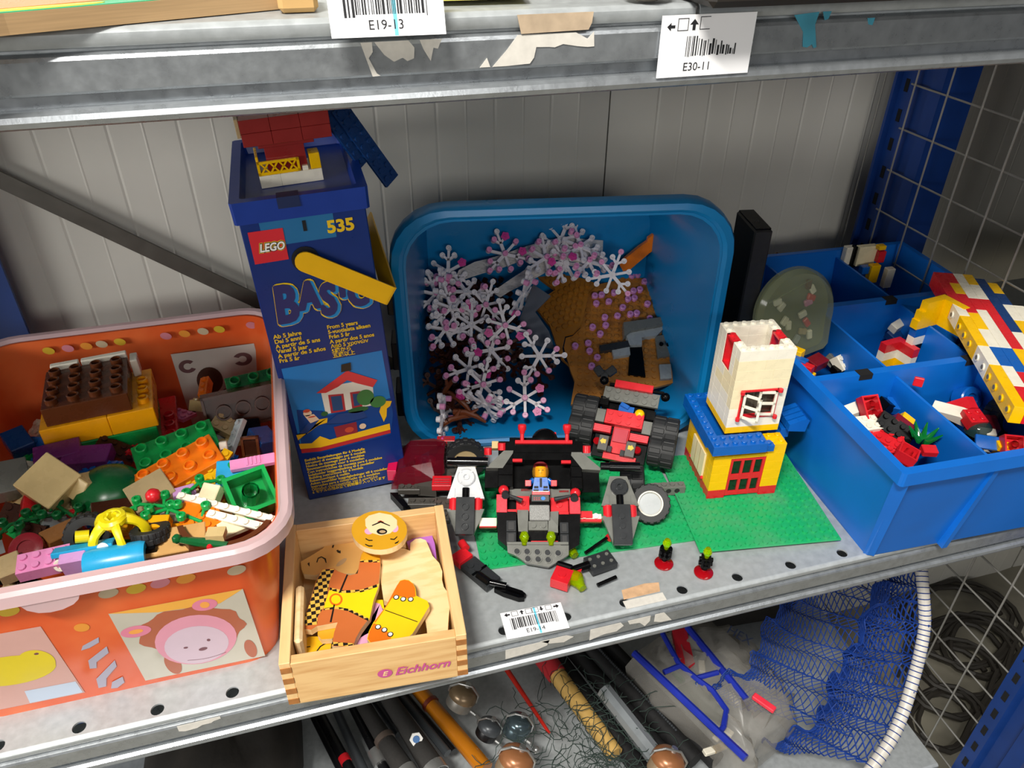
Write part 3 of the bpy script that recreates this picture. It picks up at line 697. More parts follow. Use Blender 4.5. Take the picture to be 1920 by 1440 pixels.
# ground floor 8 x 8, door in front from stud 2 to 6
rows = [('red', 0)] + [('yellow', 3 + 3 * i) for i in range(4)]
for c, z in rows:
    s = z == 12
    k = (z // 3) % 2
    HB((0, 0, z), 2, 1, 3, c, studs=s); HB((6, 0, z), 2, 1, 3, c, studs=s)
    # left wall (x=0) with a window hole rows 2..4, right wall, back wall
    if z in (0, 12): HB((0, 1, z), 1, 4 if k else 3, 3, c, studs=s); HB((0, 5 if k else 4, z), 1, 3 if k else 4, 3, c, studs=s)
    else: HB((0, 1, z), 1, 1, 3, c, studs=s); HB((0, 6, z), 1, 2, 3, c, studs=s)
    HB((7, 1, z), 1, 4 if k else 3, 3, c, studs=s); HB((7, 5 if k else 4, z), 1, 3 if k else 4, 3, c, studs=s)
    HB((1, 7, z), 3 if k else 4, 1, 3, c, studs=s); HB((4 if k else 5, 7, z), 3 if k else 2, 1, 3, c, studs=s)
HB((2, 0, 14), 4, 1, 1, 'yellow', studs=False)
HB((6, 0, 15), 2, 1, 3, 'yellow'); HB((6, 1, 15), 2, 1, 3, 'yellow')
# door: red frame with six panes
door = MX.Identity(4)
b = B()
dx0, dx1, dz1 = 16.2, 47.8, 44.6
for x in (16.2, 26.2, 36.2, 45.4): b.box((x / 1000, .0005, .002), ((x + 2.4) / 1000, .004, dz1 / 1000))
for z0, z1 in ((2, 6.5), (20, 26), (41.5, 44.6)): b.box((.0162, .0007, z0 / 1000), (.0478, .0038, z1 / 1000))
dr = b.obj('door', C('red'), house)
pane = mat('green_smoke_pane', '24402a', rough=.1, trans=.5, vary=.05)
for i in range(3):
    for z0, z1 in ((6.5, 20), (26, 41.5)): B().box(((18.6 + i * 10) / 1000, .0018, z0 / 1000), ((26.2 + i * 9.8) / 1000, .0026, z1 / 1000)).obj('pane', pane, dr)
# left window with cream shutters
shut = mat('cream_shutter', 'efe0b4', rough=.4)
sw = B().box((-.0012, .017, .0110), (.0008, .047, .0385)).obj('shutter', shut, house)
for yy in (.0265, .0365): B().box((-.0015, yy, .0115), (-.0011, yy + .0006, .038)).obj('groove', mat('groove_tan', '9a8a62', rough=.6), sw)
for yy, zz in ((.0475, .0115), (.0165, .0115)): B().ball((-.0005, yy, zz), .0018, n=8).obj('hinge_pin', C('red'), house)
# blue ledge
for p, nx, ny, h, s in (((-.6, -.7, 17), 6, 2, 3, True), ((-.6, 1.3, 17), 1, 4, 3, True), ((-.6, 5.3, 17), 1, 4, 3, True), ((-.6, 1.3, 16), 6, 8, 1, False), ((5.4, -.4, 16.5), 1, 1, 2, True), ((5.4, 1.3, 16), 3, 8, 1, False), ((.4, 8.3, 17), 5, 1, 3, True)):
    HB(p, nx, ny, h, 'blue', studs=s)
# fan of small blue slopes on the right
for i in range(4):
    ply_(house, 'slope', frame((.0700, .016 + i * .0065, .0660), (1, 0, 0), (0, 0, 1)), [(0, -6), (16, -8), (18, 4), (15, 6), (0, 1)], -2.6, 2.6, 'blue')
HB((8.4, 2.5, 15), 1, 4, 3, 'blue', studs=False)
# tower 6 x 6
tx, ty = 1.35, 1.5
def ring(z, h, c, sq=False, studs=False):
    k = int(z) % 2
    HB((tx, ty, z), 4 if k else 2, 1, h, c, studs=studs); HB((tx + (4 if k else 2), ty, z), 2 if k else 4, 1, h, c, studs=studs)
    HB((tx, ty + 5, z), 3, 1, h, c, studs=studs); HB((tx + 3, ty + 5, z), 3, 1, h, c, studs=studs)
    HB((tx, ty + 1, z), 1, 2 if k else 3, h, c, studs=studs); HB((tx, ty + (3 if k else 4), z), 1, 2 if k else 1, h, c, studs=studs)
    HB((tx + 5, ty + 1, z), 1, 2 if k else 3, h, c, studs=studs); HB((tx + 5, ty + (3 if k else 4), z), 1, 2 if k else 1, h, c, studs=studs)
ring(20, 2, 'yellow')
for i in range(8):
    z = 22 + i * 2.87; c = 'cream' if i in (3, 4, 5, 6) else 'white'; z = 22 + 3 * i; s = i == 7
    if i in (1, 2, 3):
        HB((tx, ty, z), 1, 1, 3, 'cream' if i > 1 else 'white', studs=False); HB((tx + 5, ty, z), 1, 1, 3, 'white', studs=False)
    else:
        k = i % 2; HB((tx, ty, z), 4 if k else 3, 1, 3, c, studs=s); HB((tx + (4 if k else 3), ty, z), 2 if k else 3, 1, 3, c, studs=s)
    HB((tx, ty + 5, z), 3, 1, 3, 'white', studs=s); HB((tx + 3, ty + 5, z), 3, 1, 3, 'white', studs=s)
    for sx in (0, 5):
        if i < 5: HB((tx + sx, ty + 1, z), 1, 2, 3, c, studs=False); HB((tx + sx, ty + 3, z), 1, 2, 3, 'white' if i != 3 else 'cream', studs=False)
        else: HB((tx + sx, ty + 1, z), 1, 1, 3, 'white', studs=s); HB((tx + sx, ty + 4, z), 1, 1, 3, 'white', studs=s)
# red side windows, one each side, open at the top of the tower
for sx in (0, 5):
    b = B(); X = (tx + sx) * U; y0 = (ty + 2) * U; z0 = 37 * PL; z1 = 46 * PL - .001
    b.box((X + .0004, y0 + .0002, z0), (X + .0076, y0 + .002, z1)); b.box((X + .0004, y0 + .014, z0), (X + .0076, y0 + .0158, z1)); b.box((X + .0004, y0, z0), (X + .0076, y0 + .016, z0 + .002)); b.box((X + .0004, y0, z1 - .002), (X + .0076, y0 + .016, z1))
    b.cyl((X + .004, y0 + .004, z1), (X + .004, y0 + .004, z1 + .0016), .0024, n=10); b.cyl((X + .004, y0 + .012, z1), (X + .004, y0 + .012, z1 + .0016), .0024, n=10)
    b.obj('side_window', C('red'), house)
# front window with open white shutters
wx, wy, wz = tx * U + .0078, ty * U, 25 * PL + .0002
wf = B()
for a_, c_ in (((0, -.001, 0), (.0328, .003, .0018)), ((0, -.001, .0270), (.0328, .003, .0286)), ((0, -.001, 0), (.0016, .003, .0286)), ((.0312, -.001, 0), (.0328, .003, .0286))): wf.box([wx + a_[0], wy + a_[1], wz + a_[2]], [wx + c_[0], wy + c_[1], wz + c_[2]])
for px_ in (-.0002, .033):
    for pz in (.0006, .028): wf.cyl((wx + px_, wy - .0028, wz + pz - .0014), (wx + px_, wy - .0028, wz + pz + .0014), .0019, n=10)
wf = wf.obj('window_frame', C('red'), house)
B().box((wx + .001, wy + .0045, wz + .001), (wx + .032, wy + .005, wz + .0276)).obj('window_glass', mat('dim_glass', '4b463c', rough=.1, vary=.1), wf)
def shutter(m):
    b = B(); w_, h_ = .0152, .0245
    for a_, c_ in (((0, 0), (w_, .002)), ((0, h_ - .002), (w_, h_)), ((0, h_ / 2 - .001), (w_, h_ / 2 + .001)), ((0, 0), (.002, h_)), ((w_ - .002, 0), (w_, h_))): b.box((a_[0], -.0008, a_[1]), (c_[0], .0008, c_[1]), m)
    return b.obj('window_shutter', C('white'), house)
shutter(T(wx + .0018, wy - .0022, wz + .002, rz=-38)); shutter(T(wx + .0311, wy - .0022, wz + .002, rz=172))
# ---- two little lamp posts
limet = mat('clear_lime', 'bfe000', rough=.08, trans=.75, ior=1.3)
redt = mat('clear_red', 'b00c18', rough=.08, trans=.35, ior=1.4)
smoker = film('smoke_red_canopy', '6a1020', .62, rough=.08)
def cone_mesh(b, m, s=1): b.lathe([(.0018 * s, 0), (.0021 * s, .002 * s), (.0036 * s, .0055 * s), (.0036 * s, .0065 * s), (.0021 * s, .0098 * s), (.0008, .0102 * s)], 14, m)
def lamp(x, y, rz, label):
    t = thing('toy_lamp', label, 'toy lamp', T(x, y, .0004, rz=rz), 'small red footed toy lamps')
    b = B(); b.lathe([(.0080, 0), (.0081, .0012), (.0062, .0026), (.003, .0034), (.0028, .0052), (.0001, .0052)], 20); b.obj('foot', redt, t, smooth=True)
    b = B(); b.cyl((0, 0, .005), (0, 0, .009), .0026, n=12); b.box((-.0039, -.0039, .009), (.0039, .0039, .0186), ch=.0003)
    for z in (.0117, .0163):
        for dx, dy in ((1, 0), (-1, 0), (0, -1), (0, 1)): b.cyl((dx * .0038, dy * .0038, z), (dx * .0056, dy * .0056, z), .0019, n=10)
    b.obj('post', C('black'), t, smooth=True)
    b = B(); cone_mesh(b, T(z=.0186), 1.05); b.obj('light_cone', limet, t, smooth=True)
lamp(.4525, .0295, 10, 'toy lamp with red foot and lime cone, nearer the wooden box'); lamp(.4805, .0115, -25, 'toy lamp with red foot and lime cone, nearer the blue sorting crate')
# ---- grey beam brick with holes, and white wheel
t = thing('beam_brick', 'grey studded beam brick with side holes on the green baseplate', 'toy brick', T(.4755, .1075, .0028, rz=-11))
blk(t, 'body', I4, (0, 0, 0), (32, 8, 9.6), 'grey', (4, 1))
for i in range(3): rod(t, 'pin_hole', I4, (8 + 8 * i, -.2, 5.6), (8 + 8 * i, 1, 5.6), 2.5, mat('hole_dark', '1c1c1c', rough=.8))
rubber = mat('black_rubber', '1f2021', rough=.6, vary=.15)
def tyre(b, r, w, lugs, m, inner=.6, n=36):
    prof = [(r * inner, -w / 2), (r * .93, -w / 2), (r * .97, -w * .40), (r * .97, w * .40), (r * .93, w / 2), (r * inner, w / 2)]
    b.lathe(prof + [prof[0]], n, m, capends=False)
    for i in range(lugs):
        for sd in (-1, 1):
            th = 2 * math.pi * (i + (.5 if sd > 0 else 0)) / lugs
            mm = m @ MX.Rotation(th, 4, 'Z') @ MX.Translation((r * .965, 0, sd * w * .245))
            hw = math.pi * r / lugs * .62
            b.box((-r * .06, -hw, -w * .225), (r * .045, hw, w * .225), mm, ch=min(.0006, hw * .3))
wt_ = thing('wheel_assembly', 'white hubbed toy wheel with knobbly black tyre beside the robot arm', 'toy wheel', frame((.4630, .0855, .0160), (.93, -.30, .1), (.25, .70, .68)))
b = B(); tyre(b, .0178, .013, 18, I4, inner=.64); b.obj('tyre', rubber, wt_, smooth=True)
b = B(); b.lathe([(.0118, -.006), (.0122, .0060), (.0102, .0064), (.0098, .003), (.004, .0005), (.003, .0015), (.0001, .0015)], 28); b.obj('rim', C('white'), wt_, smooth=True)
b = B(); b.lathe([(.0097, .0031), (.0041, .0007), (.0001, .0007)], 28); b.obj('hub', C('lgrey'), wt_, smooth=True)
# ---- toy robot, leaning back; local x across, y up the front, z towards the viewer (mm)
a = math.radians(-15.5); uu = V((math.cos(a), math.sin(a), 0)); nn = V((-math.sin(a), math.cos(a), 0)); rc = math.radians(30)
kr = frame((.343, .052, .006), uu, nn * math.cos(rc) + V((0, 0, 1)) * math.sin(rc))
robot = thing('toy_robot', 'black, red and grey toy brick robot with an open cockpit', 'toy robot', kr)
rb = lambda nm, a_, c_, col, studs=None, **k: blk(robot, nm, I4, a_, c_, col, studs, **k)
# body behind
rb('body', (-30, 30, -20), (42, 66, -14), 'black'); rb('body', (-28, 66, -34), (42, 112, -14), 'black'); rb('support', (-24, 20, -15), (36, 40, -8), 'black'); rb('support', (-20, 70, -46), (34, 104, -30), 'black')
rb('body', (-30, 101, -16), (46, 112, 0), 'black'); rb('body', (-20, 112, -18), (40, 118, -6), 'black')
for y0, y1 in ((69, 80), (80, 90), (90, 100)):
    rb('pillar', (-30, y0, -14), (-17, y1 - .2, 1), 'black'); rb('pillar', (34.5, y0 - 2, -14), (44, y1 - 2.2, 1), 'black')
rb('lintel', (-17, 94, -14), (35, 101, 0), 'black')
b = B(); b.lathe([(.0125, 0), (.0118, .004), (.009, .0075), (.004, .009), (.0001, .009)], 24, T(.0125, .117, -.014)); b.obj('dome', C('black'), robot, smooth=True)
rb('top_tile', (6, 121.5, -14), (23, 125, -10), 'red')
rb('red_bar', (-15, 108.8, 0), (36.5, 112, 3), 'red')
for x in (-8.7, 31.7):
    b = B(); b.lathe([(.0018, 0), (.0018, .008), (.0024, .0085), (.0026, .010), (.0038, .012), (.0038, .0155), (.003, .0165), (.0001, .0168)], 14, T(x / 1000, .1105, .001, rx=-58)); b.obj('antenna', C('red'), robot, smooth=True)
for x, y, z in ((-27, 107, 2), (49.3, 104.5, 2), (-39.5, 105.5, -6)):
    rod(robot, 'red_knob', I4, (x, y - 3, z - 3), (x, y + 2.5, z), 3.6, 'red')
rb('tan_block', (-36, 106, -8), (-30, 113, -2), 'tan')
ply_(robot, 'shoulder_slope', I4, [(-41, 86), (-25, 102.5), (-16.6, 102.5), (-17, 100), (-26, 86)], -6, 1.5, 'grey')
ply_(robot, 'shoulder_slope', I4, [(35, 98), (35.4, 101), (44.4, 101), (60.8, 86), (60.5, 84), (44.5, 85)], -6, 1.5, 'grey')
rb('shoulder_block', (-42, 70, -16), (-30, 88, -6), 'black'); rb('shoulder_block', (44, 66, -16), (60, 86, -6), 'black')
for x0, y0, x1, y1, z in ((-17.5, 92.2, -8.6, 95, 1), (26, 90.8, 34.8, 93.6, 1), (-10, 67.4, -.8, 70, -8), (23.8, 66.4, 32.8, 68.8, -8)): rb('red_tab', (x0, y0, z - 3), (x1, y1, z), 'red')
# cockpit floor and flanks
rb('cockpit_floor', (-30, 40, -14), (41, 66, -9), 'black'); rb('cockpit_seat', (-20, 60, -14), (34, 70, -8), 'grey')
for x0, x1 in ((-31.2, -22), (32, 41.2)):
    rb('red_post', (x0, 45 if x0 < 0 else 43.8, -6), (x1, 61 if x0 < 0 else 58.6, 4), mat('red_sparkle', 'd8303e', rough=.35, vary=.15, scale=900))
b = B(); b.ball((-.0251, .0650, .003), .0047, n=12); b.obj('lever_ball', C('red'), robot, smooth=True)
b = B(); b.ball((.0374, .0625, .003), .0047, n=12); b.obj('lever_ball', C('red'), robot, smooth=True)
b = B(); b.cyl((-.0235, .0615, .005), (-.0235, .0585, .0072), .0034, n=10); b.cyl((-.0215, .0603, .005), (-.009, .0545, .006), .0011, .0022, n=10); b.obj('lever', C('dgrey'), robot, smooth=True)
b = B(); b.cyl((.0360, .0590, .005), (.0360, .056, .0072), .0034, n=10); b.cyl((.0325, .0593, .005), (.019, .0558, .006), .0011, .0022, n=10); b.obj('lever', C('dgrey'), robot, smooth=True)
rb('cockpit_wing', (-14, 48, -9), (-2.5, 62, -4), 'red', (1, 1)); rb('cockpit_wing', (16, 47, -9), (31.5, 60.5, -4), 'red', (1, 1))
rb('red_plate', (-22, 45.7, -6), (-13.4, 48.6, 1), 'red'); rb('red_plate', (22.8, 43.9, -6), (31.4, 46.6, 1), 'red')
ply_(robot, 'flank', I4, [(-31, 46), (-14, 45.7), (-13.8, 19), (-23, 16), (-29.8, 22)], -14, 3, 'black')
ply_(robot, 'flank', I4, [(22.6, 43.5), (41, 43.5), (39.2, 17.3), (30.2, 12), (22.8, 17)], -14, 3, 'black')
for x0, x1, yy in ((-22.6, -14.4, 37.9), (23.2, 30.4, 36.3)):
    for k in range(2):
        y1 = yy - k * 10.2; rb('vent_frame', (x0, y1 - 9.6, 1), (x1, y1, 4), 'dgrey'); rb('vent_slot', (x0 + 1.2, y1 - 8.4, 3.6), (x1 - 1.2, y1 - 1.0, 4.2), mat('hole_black', '050506', rough=.5))
ply_(robot, 'grey_slope', I4, [(-13.3, 48.5), (-3.5, 48.5), (-4.2, 28.6), (-12.3, 29.7)], -6, -1, 'grey')
ply_(robot, 'grey_slope', I4, [(14, 47), (22.6, 47.5), (21.6, 28), (13, 28.6)], -6, -1, 'grey')
ply_(robot, 'grey_fin', I4, [(13.9, 43.5), (21.5, 33.6), (21.6, 27.8), (13, 28.6)], -1, 2, 'grey')
# console in front of the figure
rb('console', (-1.8, 53, -4), (15, 60.5, 5), 'black')
FR = frame((0, 0, 0), (1, 0, 0), (0, 1, 0))
pr('console_screen', [rect(-.8, 54.4, 14.2, 60)], prm('panel_grey', '4a4a48'), .0052, robot, FR); pr('console_dial', [blob(9.2, 57, 1.9, 1.6)], prm('dial_blue', '2f7fe0'), .0054, robot, FR)
pr('console_buttons', [rect(1 + i * 2, 55.4 + j * 1.6, 2.2 + i * 2, 56.2 + j * 1.6) for i in range(3) for j in range(2)], prm('btn_red', 'b0444c'), .0054, robot, FR)
rb('console_slope', (-2.8, 38, -4), (14.6, 51.6, 4.5), mat('sparkle_grey', '8d8d8a', rough=.3, vary=.35, scale=1500), ch=.6)
rb('console_edge', (-2.4, 51.5, -4), (14.8, 53.2, 4.4), 'black')
rb('console_step', (-3.6, 30, -6), (13, 38, 1.5), 'grey', (2, 1))
rb('chin', (-12, 22, -8), (21, 30, -3), 'black'); rb('chin_bar', (-1.6, 19, -4), (21.5, 21.6, -1), 'red')
for x in (-7.4, 15.2):
    b = B(); cone_mesh(b, T(x / 1000, .0165, .004, rx=-70), 1.15); b.obj('lime_cone', limet, robot, smooth=True)
# nose: grey wedge plate seen from below
ply_(robot, 'nose_plate', I4, [(-22.2, 19.3), (30.2, 17), (29.9, 8.7), (24.2, 5), (12.9, -1.8), (-5.5, 1.5), (-15, 8), (-21.4, 10.5)], -2, 3.5, 'grey')
b = B()
for x, y in ((-13.5, 11.2), (-5, 11), (3.6, 10.6), (12.2, 10.2), (21, 9.8), (-4.4, 5), (4.2, 4.6), (12.6, 4.2)):
    b.lathe([(.0032, .0033), (.0032, .0048), (.0024, .0048), (.0024, .0036), (.0001, .0036)], 14, T(x / 1000, y / 1000, 0), capends=False)
b.obj('nose_tubes', C('grey'), robot, smooth=True)['kind'] = 'stuff'
b = B()
for x, y in ((-13.5, 11.2), (-5, 11), (3.6, 10.6), (12.2, 10.2), (21, 9.8), (-4.4, 5), (4.2, 4.6), (12.6, 4.2)): b.cyl((x / 1000, y / 1000, .0034), (x / 1000, y / 1000, .0038), .0023, n=12)
b.obj('nose_tube_holes', C('dgrey'), robot)['kind'] = 'stuff'
rb('nose_lip', (-22, 16.8, 2), (30, 19.2, 5), 'grey')
# axle rods to both arms
rb('axle_beam', (-46, 35, -9), (-31, 42.4, -4), 'white'); rb('axle_beam', (40, 41.6, -9), (60, 46, -4), 'white', (2, 1)); rb('axle_stripe', (-46, 34, -9), (-31, 35, -4), 'red'); rb('axle_stripe', (40, 39, -9), (60, 41.5, -4), 'red'); rb('axle_block', (41, 42, -8), (52, 48, -2), 'red')
# arms
chrome = mat('bright_grey', 'd6d8da', rough=.2, metal=.1); bgl = mat('black_gloss', '08080a', rough=.14)
def arm(cx, y0, y1, ym, yk, yb, grey, gx0, gx1, gy, plate_smooth):
    w1, w0 = 7.6, 16.3
    sh = ply_(robot, 'upper_arm', I4, [(cx - w1, y1), (cx + w1, y1), (cx + w0, ym), (cx - w0, ym)], -3, 1.5, grey)
    for sd in (-1, 1): ply_(sh, 'arm_panel', I4, [(cx + sd * 15.2, ym + 1), (cx + sd * 9.5, ym + 1), (cx + sd * 9.5, ym + 9), (cx + sd * 11.6, ym + 9)], 1.3, 2.4, grey)
    b = B(); b.lathe([(.0078, .0015), (.0078, .0040), (.0070, .0048), (.0030, .0048), (.0030, .0060), (.0022, .0060), (.0022, .003), (.0001, .003)], 24, T(cx / 1000, (y1 - 10.5) / 1000, 0)); tt = b.obj('turntable', asm(grey if grey is chrome else 'dgrey'), robot, smooth=True)
    for sx, sy in ((-1, -1), (1, -1), (-1, 1), (1, 1)): rod(tt, 'rivet', I4, (cx + sx * 4.6, y1 - 10.5 + sy * 4.6, 4.6), (cx + sx * 4.6, y1 - 10.5 + sy * 4.6, 5.6), 1.2, grey if grey is chrome else 'dgrey', n=8)
    rod(robot, 'piston', I4, (cx, ym - 1, 2), (cx, ym + 9, 2), 3.2, 'black'); rod(robot, 'red_sleeve', I4, (cx - 10.5, ym + .5, -2), (cx - 10.5, yk - 1, -2), 4.2, 'red'); rod(robot, 'red_sleeve', I4, (cx + 10.5, ym + .5, -2), (cx + 10.5, yk - 1, -2), 4.2, 'red')
    lo = ply_(robot, 'lower_arm', I4, [(cx - w0, yk), (cx + w0, yk), (cx + w1, yb), (cx - w1, yb)], -3, 1.5, 'grey')
    pl_ = blk(robot, 'arm_plate', I4, (cx - 8, yb - 1, 2), (cx + 8, ym - .3, 7), 'dgrey')
    for k in range(3):
        yy = yb + 5.5 + k * 8.6
        b = B(); b.lathe([(.0033, .007), (.0033, .0086), (.0025, .0086), (.0025, .0072), (.0001, .0072)] if not plate_smooth else [(.0024, .007), (.0024, .0082), (.0001, .0082)], 14, T(cx / 1000, yy / 1000, 0), capends=False); b.obj('tube', C('dgrey'), pl_, smooth=True)
    rod(robot, 'gun_barrel', I4, (gx0, gy + .9, 3), (gx0 + 9, gy + .6, 3), 3.4, bgl); rod(robot, 'gun_barrel', I4, (gx0 + 8, gy + .6, 3), (gx1, gy, 3), 4.4, bgl)
arm(-58, 0, 87, 58, 48.6, 26, chrome, -75, -39, 91, False)
arm(76, 0, 78.5, 51.8, 42.6, 18, 'grey', 60.5, 95, 86.5, True)
# forearms that lie on the shelf (world frame through an own matrix)
inv = kr.inverted()
fa = lambda m: inv @ m
def sub(nm, m, a_, c_, col, studs=None, par=None, ch=.25): return blk(par or robot, nm, fa(m), a_, c_, col, studs, ch)
mL = T(.2865, .0775, .0030, rz=-62)
f1 = sub('forearm', mL, (9, -8, 0), (41, 8, 6), 'dgrey', ch=.4)
sub('elbow', mL, (-3, -9, 2), (9, 6, 9), 'red'); rod(robot, 'elbow_joint', fa(mL), (-8, 8, 9), (0, 6, 9), 3.6, 'red')
for k in range(2): rod(f1, 'tube', fa(mL), (15 + 7 * k, -2 + 2 * k, 6), (15 + 7 * k, -2 + 2 * k, 7.2), 3, 'dgrey')
sub('forearm_ridge', mL, (23, -8, 6), (25, 8, 7), 'black', par=f1)
rod(robot, 'wrist', fa(mL), (27, -4, 6.5), (40, -3, 6.5), 3.4, bgl); rod(robot, 'wrist', fa(mL), (39, -2, 6), (50, 6, 4.5), 2.6, bgl)
mC = T(.3070, .0395, .0010, rz=-38)
b = B(); pts = [(0, -3), (6, -4.5), (26, -4.5), (28, -1.5), (24, -1), (12, -1), (9, 0), (12, 1), (24, 1), (28, 1.5), (26, 4.5), (6, 4.5), (0, 3)]
b.prism([(x / 1000, y / 1000) for x, y in [(0, -2.6), (8, -4), (22, -4), (26, -2), (25, -.6), (13, -1), (10, 0), (13, 1), (25, .6), (26, 2), (22, 4), (8, 4), (0, 2.6)]], 0, .005, fa(mC)); b.obj('claw', C('black'), robot)
mR = T(.3860, .0300, .0030, rz=8)
f2 = sub('forearm', mR, (2, 0, 0), (26, 17, 6), 'dgrey', ch=.4)
for i in range(3):
    for j in range(2): rod(f2, 'stud_mark', fa(mR), (6 + 8 * i, 4.5 + 8 * j, 6), (6 + 8 * i, 4.5 + 8 * j, 6.8), 1.6, 'grey', n=8)
rod(robot, 'thruster', fa(mR), (-12, 8.5, 5), (3, 8.5, 5), 3.6, 'black')
mK = T(.3560, .0365, .0030, rz=-38)
k1 = sub('grabber', mK, (0, -9, 0), (15, 7, 9.5), 'red'); rod(k1, 'tube', fa(mK), (7.5, -1, 9.5), (7.5, -1, 10.6), 3.2, 'red'); sub('grabber_grip', mK, (-1, 7.2, 2), (13, 12, 11), 'black', ch=1.2); sub('grabber_hinge', mK, (14, 4, 1), (20, 14, 7), 'red')
for dx, dy in ((.3745, .0175), (.3805, .0530)):
    b = B(); cone_mesh(b, fa(T(dx, dy, .0065, rz=100, ry=90)), 1.9); b.obj('lime_cone', limet, robot, smooth=True)
rod(robot, 'thin_rod', fa(MX.Identity(4)), (388, 19, 5), (406, 23, 5), 1.6, 'black'); rod(robot, 'thin_rod', fa(MX.Identity(4)), (390, 54, 6), (415, 64, 9), 1.4, 'black'); rod(robot, 'elbow_joint', fa(MX.Identity(4)), (414, 62, 9), (421, 66, 10), 3.4, 'red')
# ---- figure in the cockpit
fig = thing('toy_figure', 'yellow faced toy figure in blue suit and red visor helmet', 'toy figure', kr @ T(.0076, .0655, -.0040, rx=12))
blk(fig, 'hips', I4, (-7.8, -4, -2), (7.8, .5, 4), 'red'); blk(fig, 'legs', I4, (-7.8, -7.5, -1), (7.8, -4.2, 6), 'white')
b = B(); v = []
b.prism([(-.0078, 0), (.0078, 0), (.0056, .0125), (-.0056, .0125)], -.0035, .0035); b.obj('torso', C('blue'), fig)
FF = frame((0, 0, 0), (1, 0, 0), (0, 1, 0))
pr('suit_print', [rect(-1, 4, 1, 12), rect(-6, 3, -2.2, 5), rect(2.2, 3, 6, 5), rect(-6.6, .6, -2, 2), rect(2, .6, 6.6, 2)], ink, .0037, fig, FF); pr('suit_badge', [blob(0, 2.2, 2.2, 1.1), rect(-3.6, 9, -1.6, 11), rect(1.6, 9, 3.6, 11)], prm('suit_blue', '1a5cc0'), .0040, fig, FF); pr('suit_belt', [rect(-7, -.2, 7, .6)], prm('white', 'f2f0ea'), .0040, fig, FF)
for sd in (-1, 1):
    b = B(); b.tube([(sd * .0062, .0112, 0), (sd * .0092, .0085, .0005), (sd * .0108, .006, .0045)], [.0023, .0024, .002], 10); b.obj('arm', C('blue'), fig, smooth=True)
    blk(fig, 'hand', T(sd * .0113, .0072, .0055), (-2.6, -2.6, -2), (2.6, 2.6, 2), 'red')
b = B(); b.lathe([(.0030, .0125), (.0048, .0132), (.0051, .0150), (.0051, .0205), (.0046, .0222), (.0025, .0225), (.0001, .0225)], 20, MX.Rotation(-math.pi / 2, 4, 'X')); b.obj('head', C('yellow'), fig, smooth=True)
hd = MX.Rotation(-math.pi / 2, 4, 'X')
pr('face_print', [blob(-1.7, 18.8, .7, .5), blob(1.7, 18.8, .7, .5), [(-1.2, 16), (1.2, 16.2), (1.2, 16.6), (-1.2, 16.4)]], ink, .0053, fig, FF)
b = B(); b.lathe([(.0062, .0140), (.0068, .0170), (.0068, .0215), (.0058, .0250), (.0035, .0268), (.0001, .0274)], 22, MX.Translation((0, 0, -.0014)) @ MX.Rotation(-math.pi / 2, 4, 'X')); 
hm = b.mesh('helmet', True)
bm_ = bmesh.new(); bm_.from_mesh(hm); bmesh.ops.delete(bm_, geom=[v_ for v_ in bm_.verts if v_.co.z > .0022 and v_.co.y < .0225], context='VERTS'); bm_.to_mesh(hm); bm_.free()
ob('helmet', hm, mat('helmet_red', '9a3a40', rough=.15), fig)
b = B(); rows_ = []
for yy, rr_ in ((.0128, .0062), (.0150, .0073), (.0185, .0076), (.0215, .0070)):
    rows_.append([(rr_ * math.sin(t), yy, rr_ * math.cos(t) - .0012) for t in [math.radians(-95 + 190 * i / 14) for i in range(15)]])
for r_ in range(3):
    o0 = len(b.v)
    b.add(rows_[r_] + rows_[r_ + 1], [(i, i + 1, 16 + i, 15 + i) for i in range(14)])
b.obj('visor', film('orange_visor', 'f4c040', .22, rough=.05), fig, smooth=True)
# ---- rover with smoky red canopy
kv = frame((.246, .175, .0), (math.cos(math.radians(-15)), math.sin(math.radians(-15)), 0), (math.sin(math.radians(15)), math.cos(math.radians(15)), 0))
rover = thing('toy_rover', 'dark grey toy rover with smoky red canopy beside the blue carton', 'toy vehicle', kv)
rv = lambda nm, a_, c_, col, studs=None, **k: blk(rover, nm, I4, a_, c_, col, studs, **k)
DG = mat('warm_dark_grey', '4a4742', rough=.32)
rv('chassis', (2, -2, 6), (62, 54, 14), DG); rv('side_plate', (8, 50, 14), (36, 60, 20), DG, (4, 1)); rv('side_plate', (0, 46, 12), (10, 54, 17), DG, (1, 1)); rv('side_plate', (4, -12, 12), (24, -4, 18), DG, (3, 1)); rv('side_plate', (14, -26, 6), (40, -17, 13), DG, (3, 1))
ply_(rover, 'side_slope', I4, [(22, -8), (39, -3), (39, -13), (22, -11)], 10, 22, DG)
rv('under_plate', (8, -40, 2), (52, -28, 7), DG, (5, 1)); rv('under_plate', (38, -30, 5), (54, -14, 11), DG, (2, 1))
ply_(rover, 'front_wedge', I4, [(-4, -9), (4, -9), (16, -28), (10, -28)], 4, 12, C('black'))
for y0, y1, ns in ((51.7, 59.7, 3), (-13.4, .5, 3)):
    g = rv('red_grille', (35.4, y0, 18), (53, y1, 24), 'red')
    for i in range(ns - (1 if y0 > 0 else 0)):
        yy = y0 + 2.2 + i * 3.4; blk(g, 'grille_slot', I4, (37, yy, 23.6), (51.5, yy + 1, 24.2), mat('slot_maroon', '5c1016', rough=.5))
cab = [(-6, 38, 14), (7, 51, 18), (36, 51, 20), (46, 48, 22), (46, 7, 22), (38, -2, 20), (21, -7, 16), (-3, -7, 14)]
top = [(2, 30, 30), (12, 40, 34), (34, 42, 35), (45, 40, 33), (45, 13, 33), (34, 7, 35), (16, 4, 33), (3, 3, 30)]
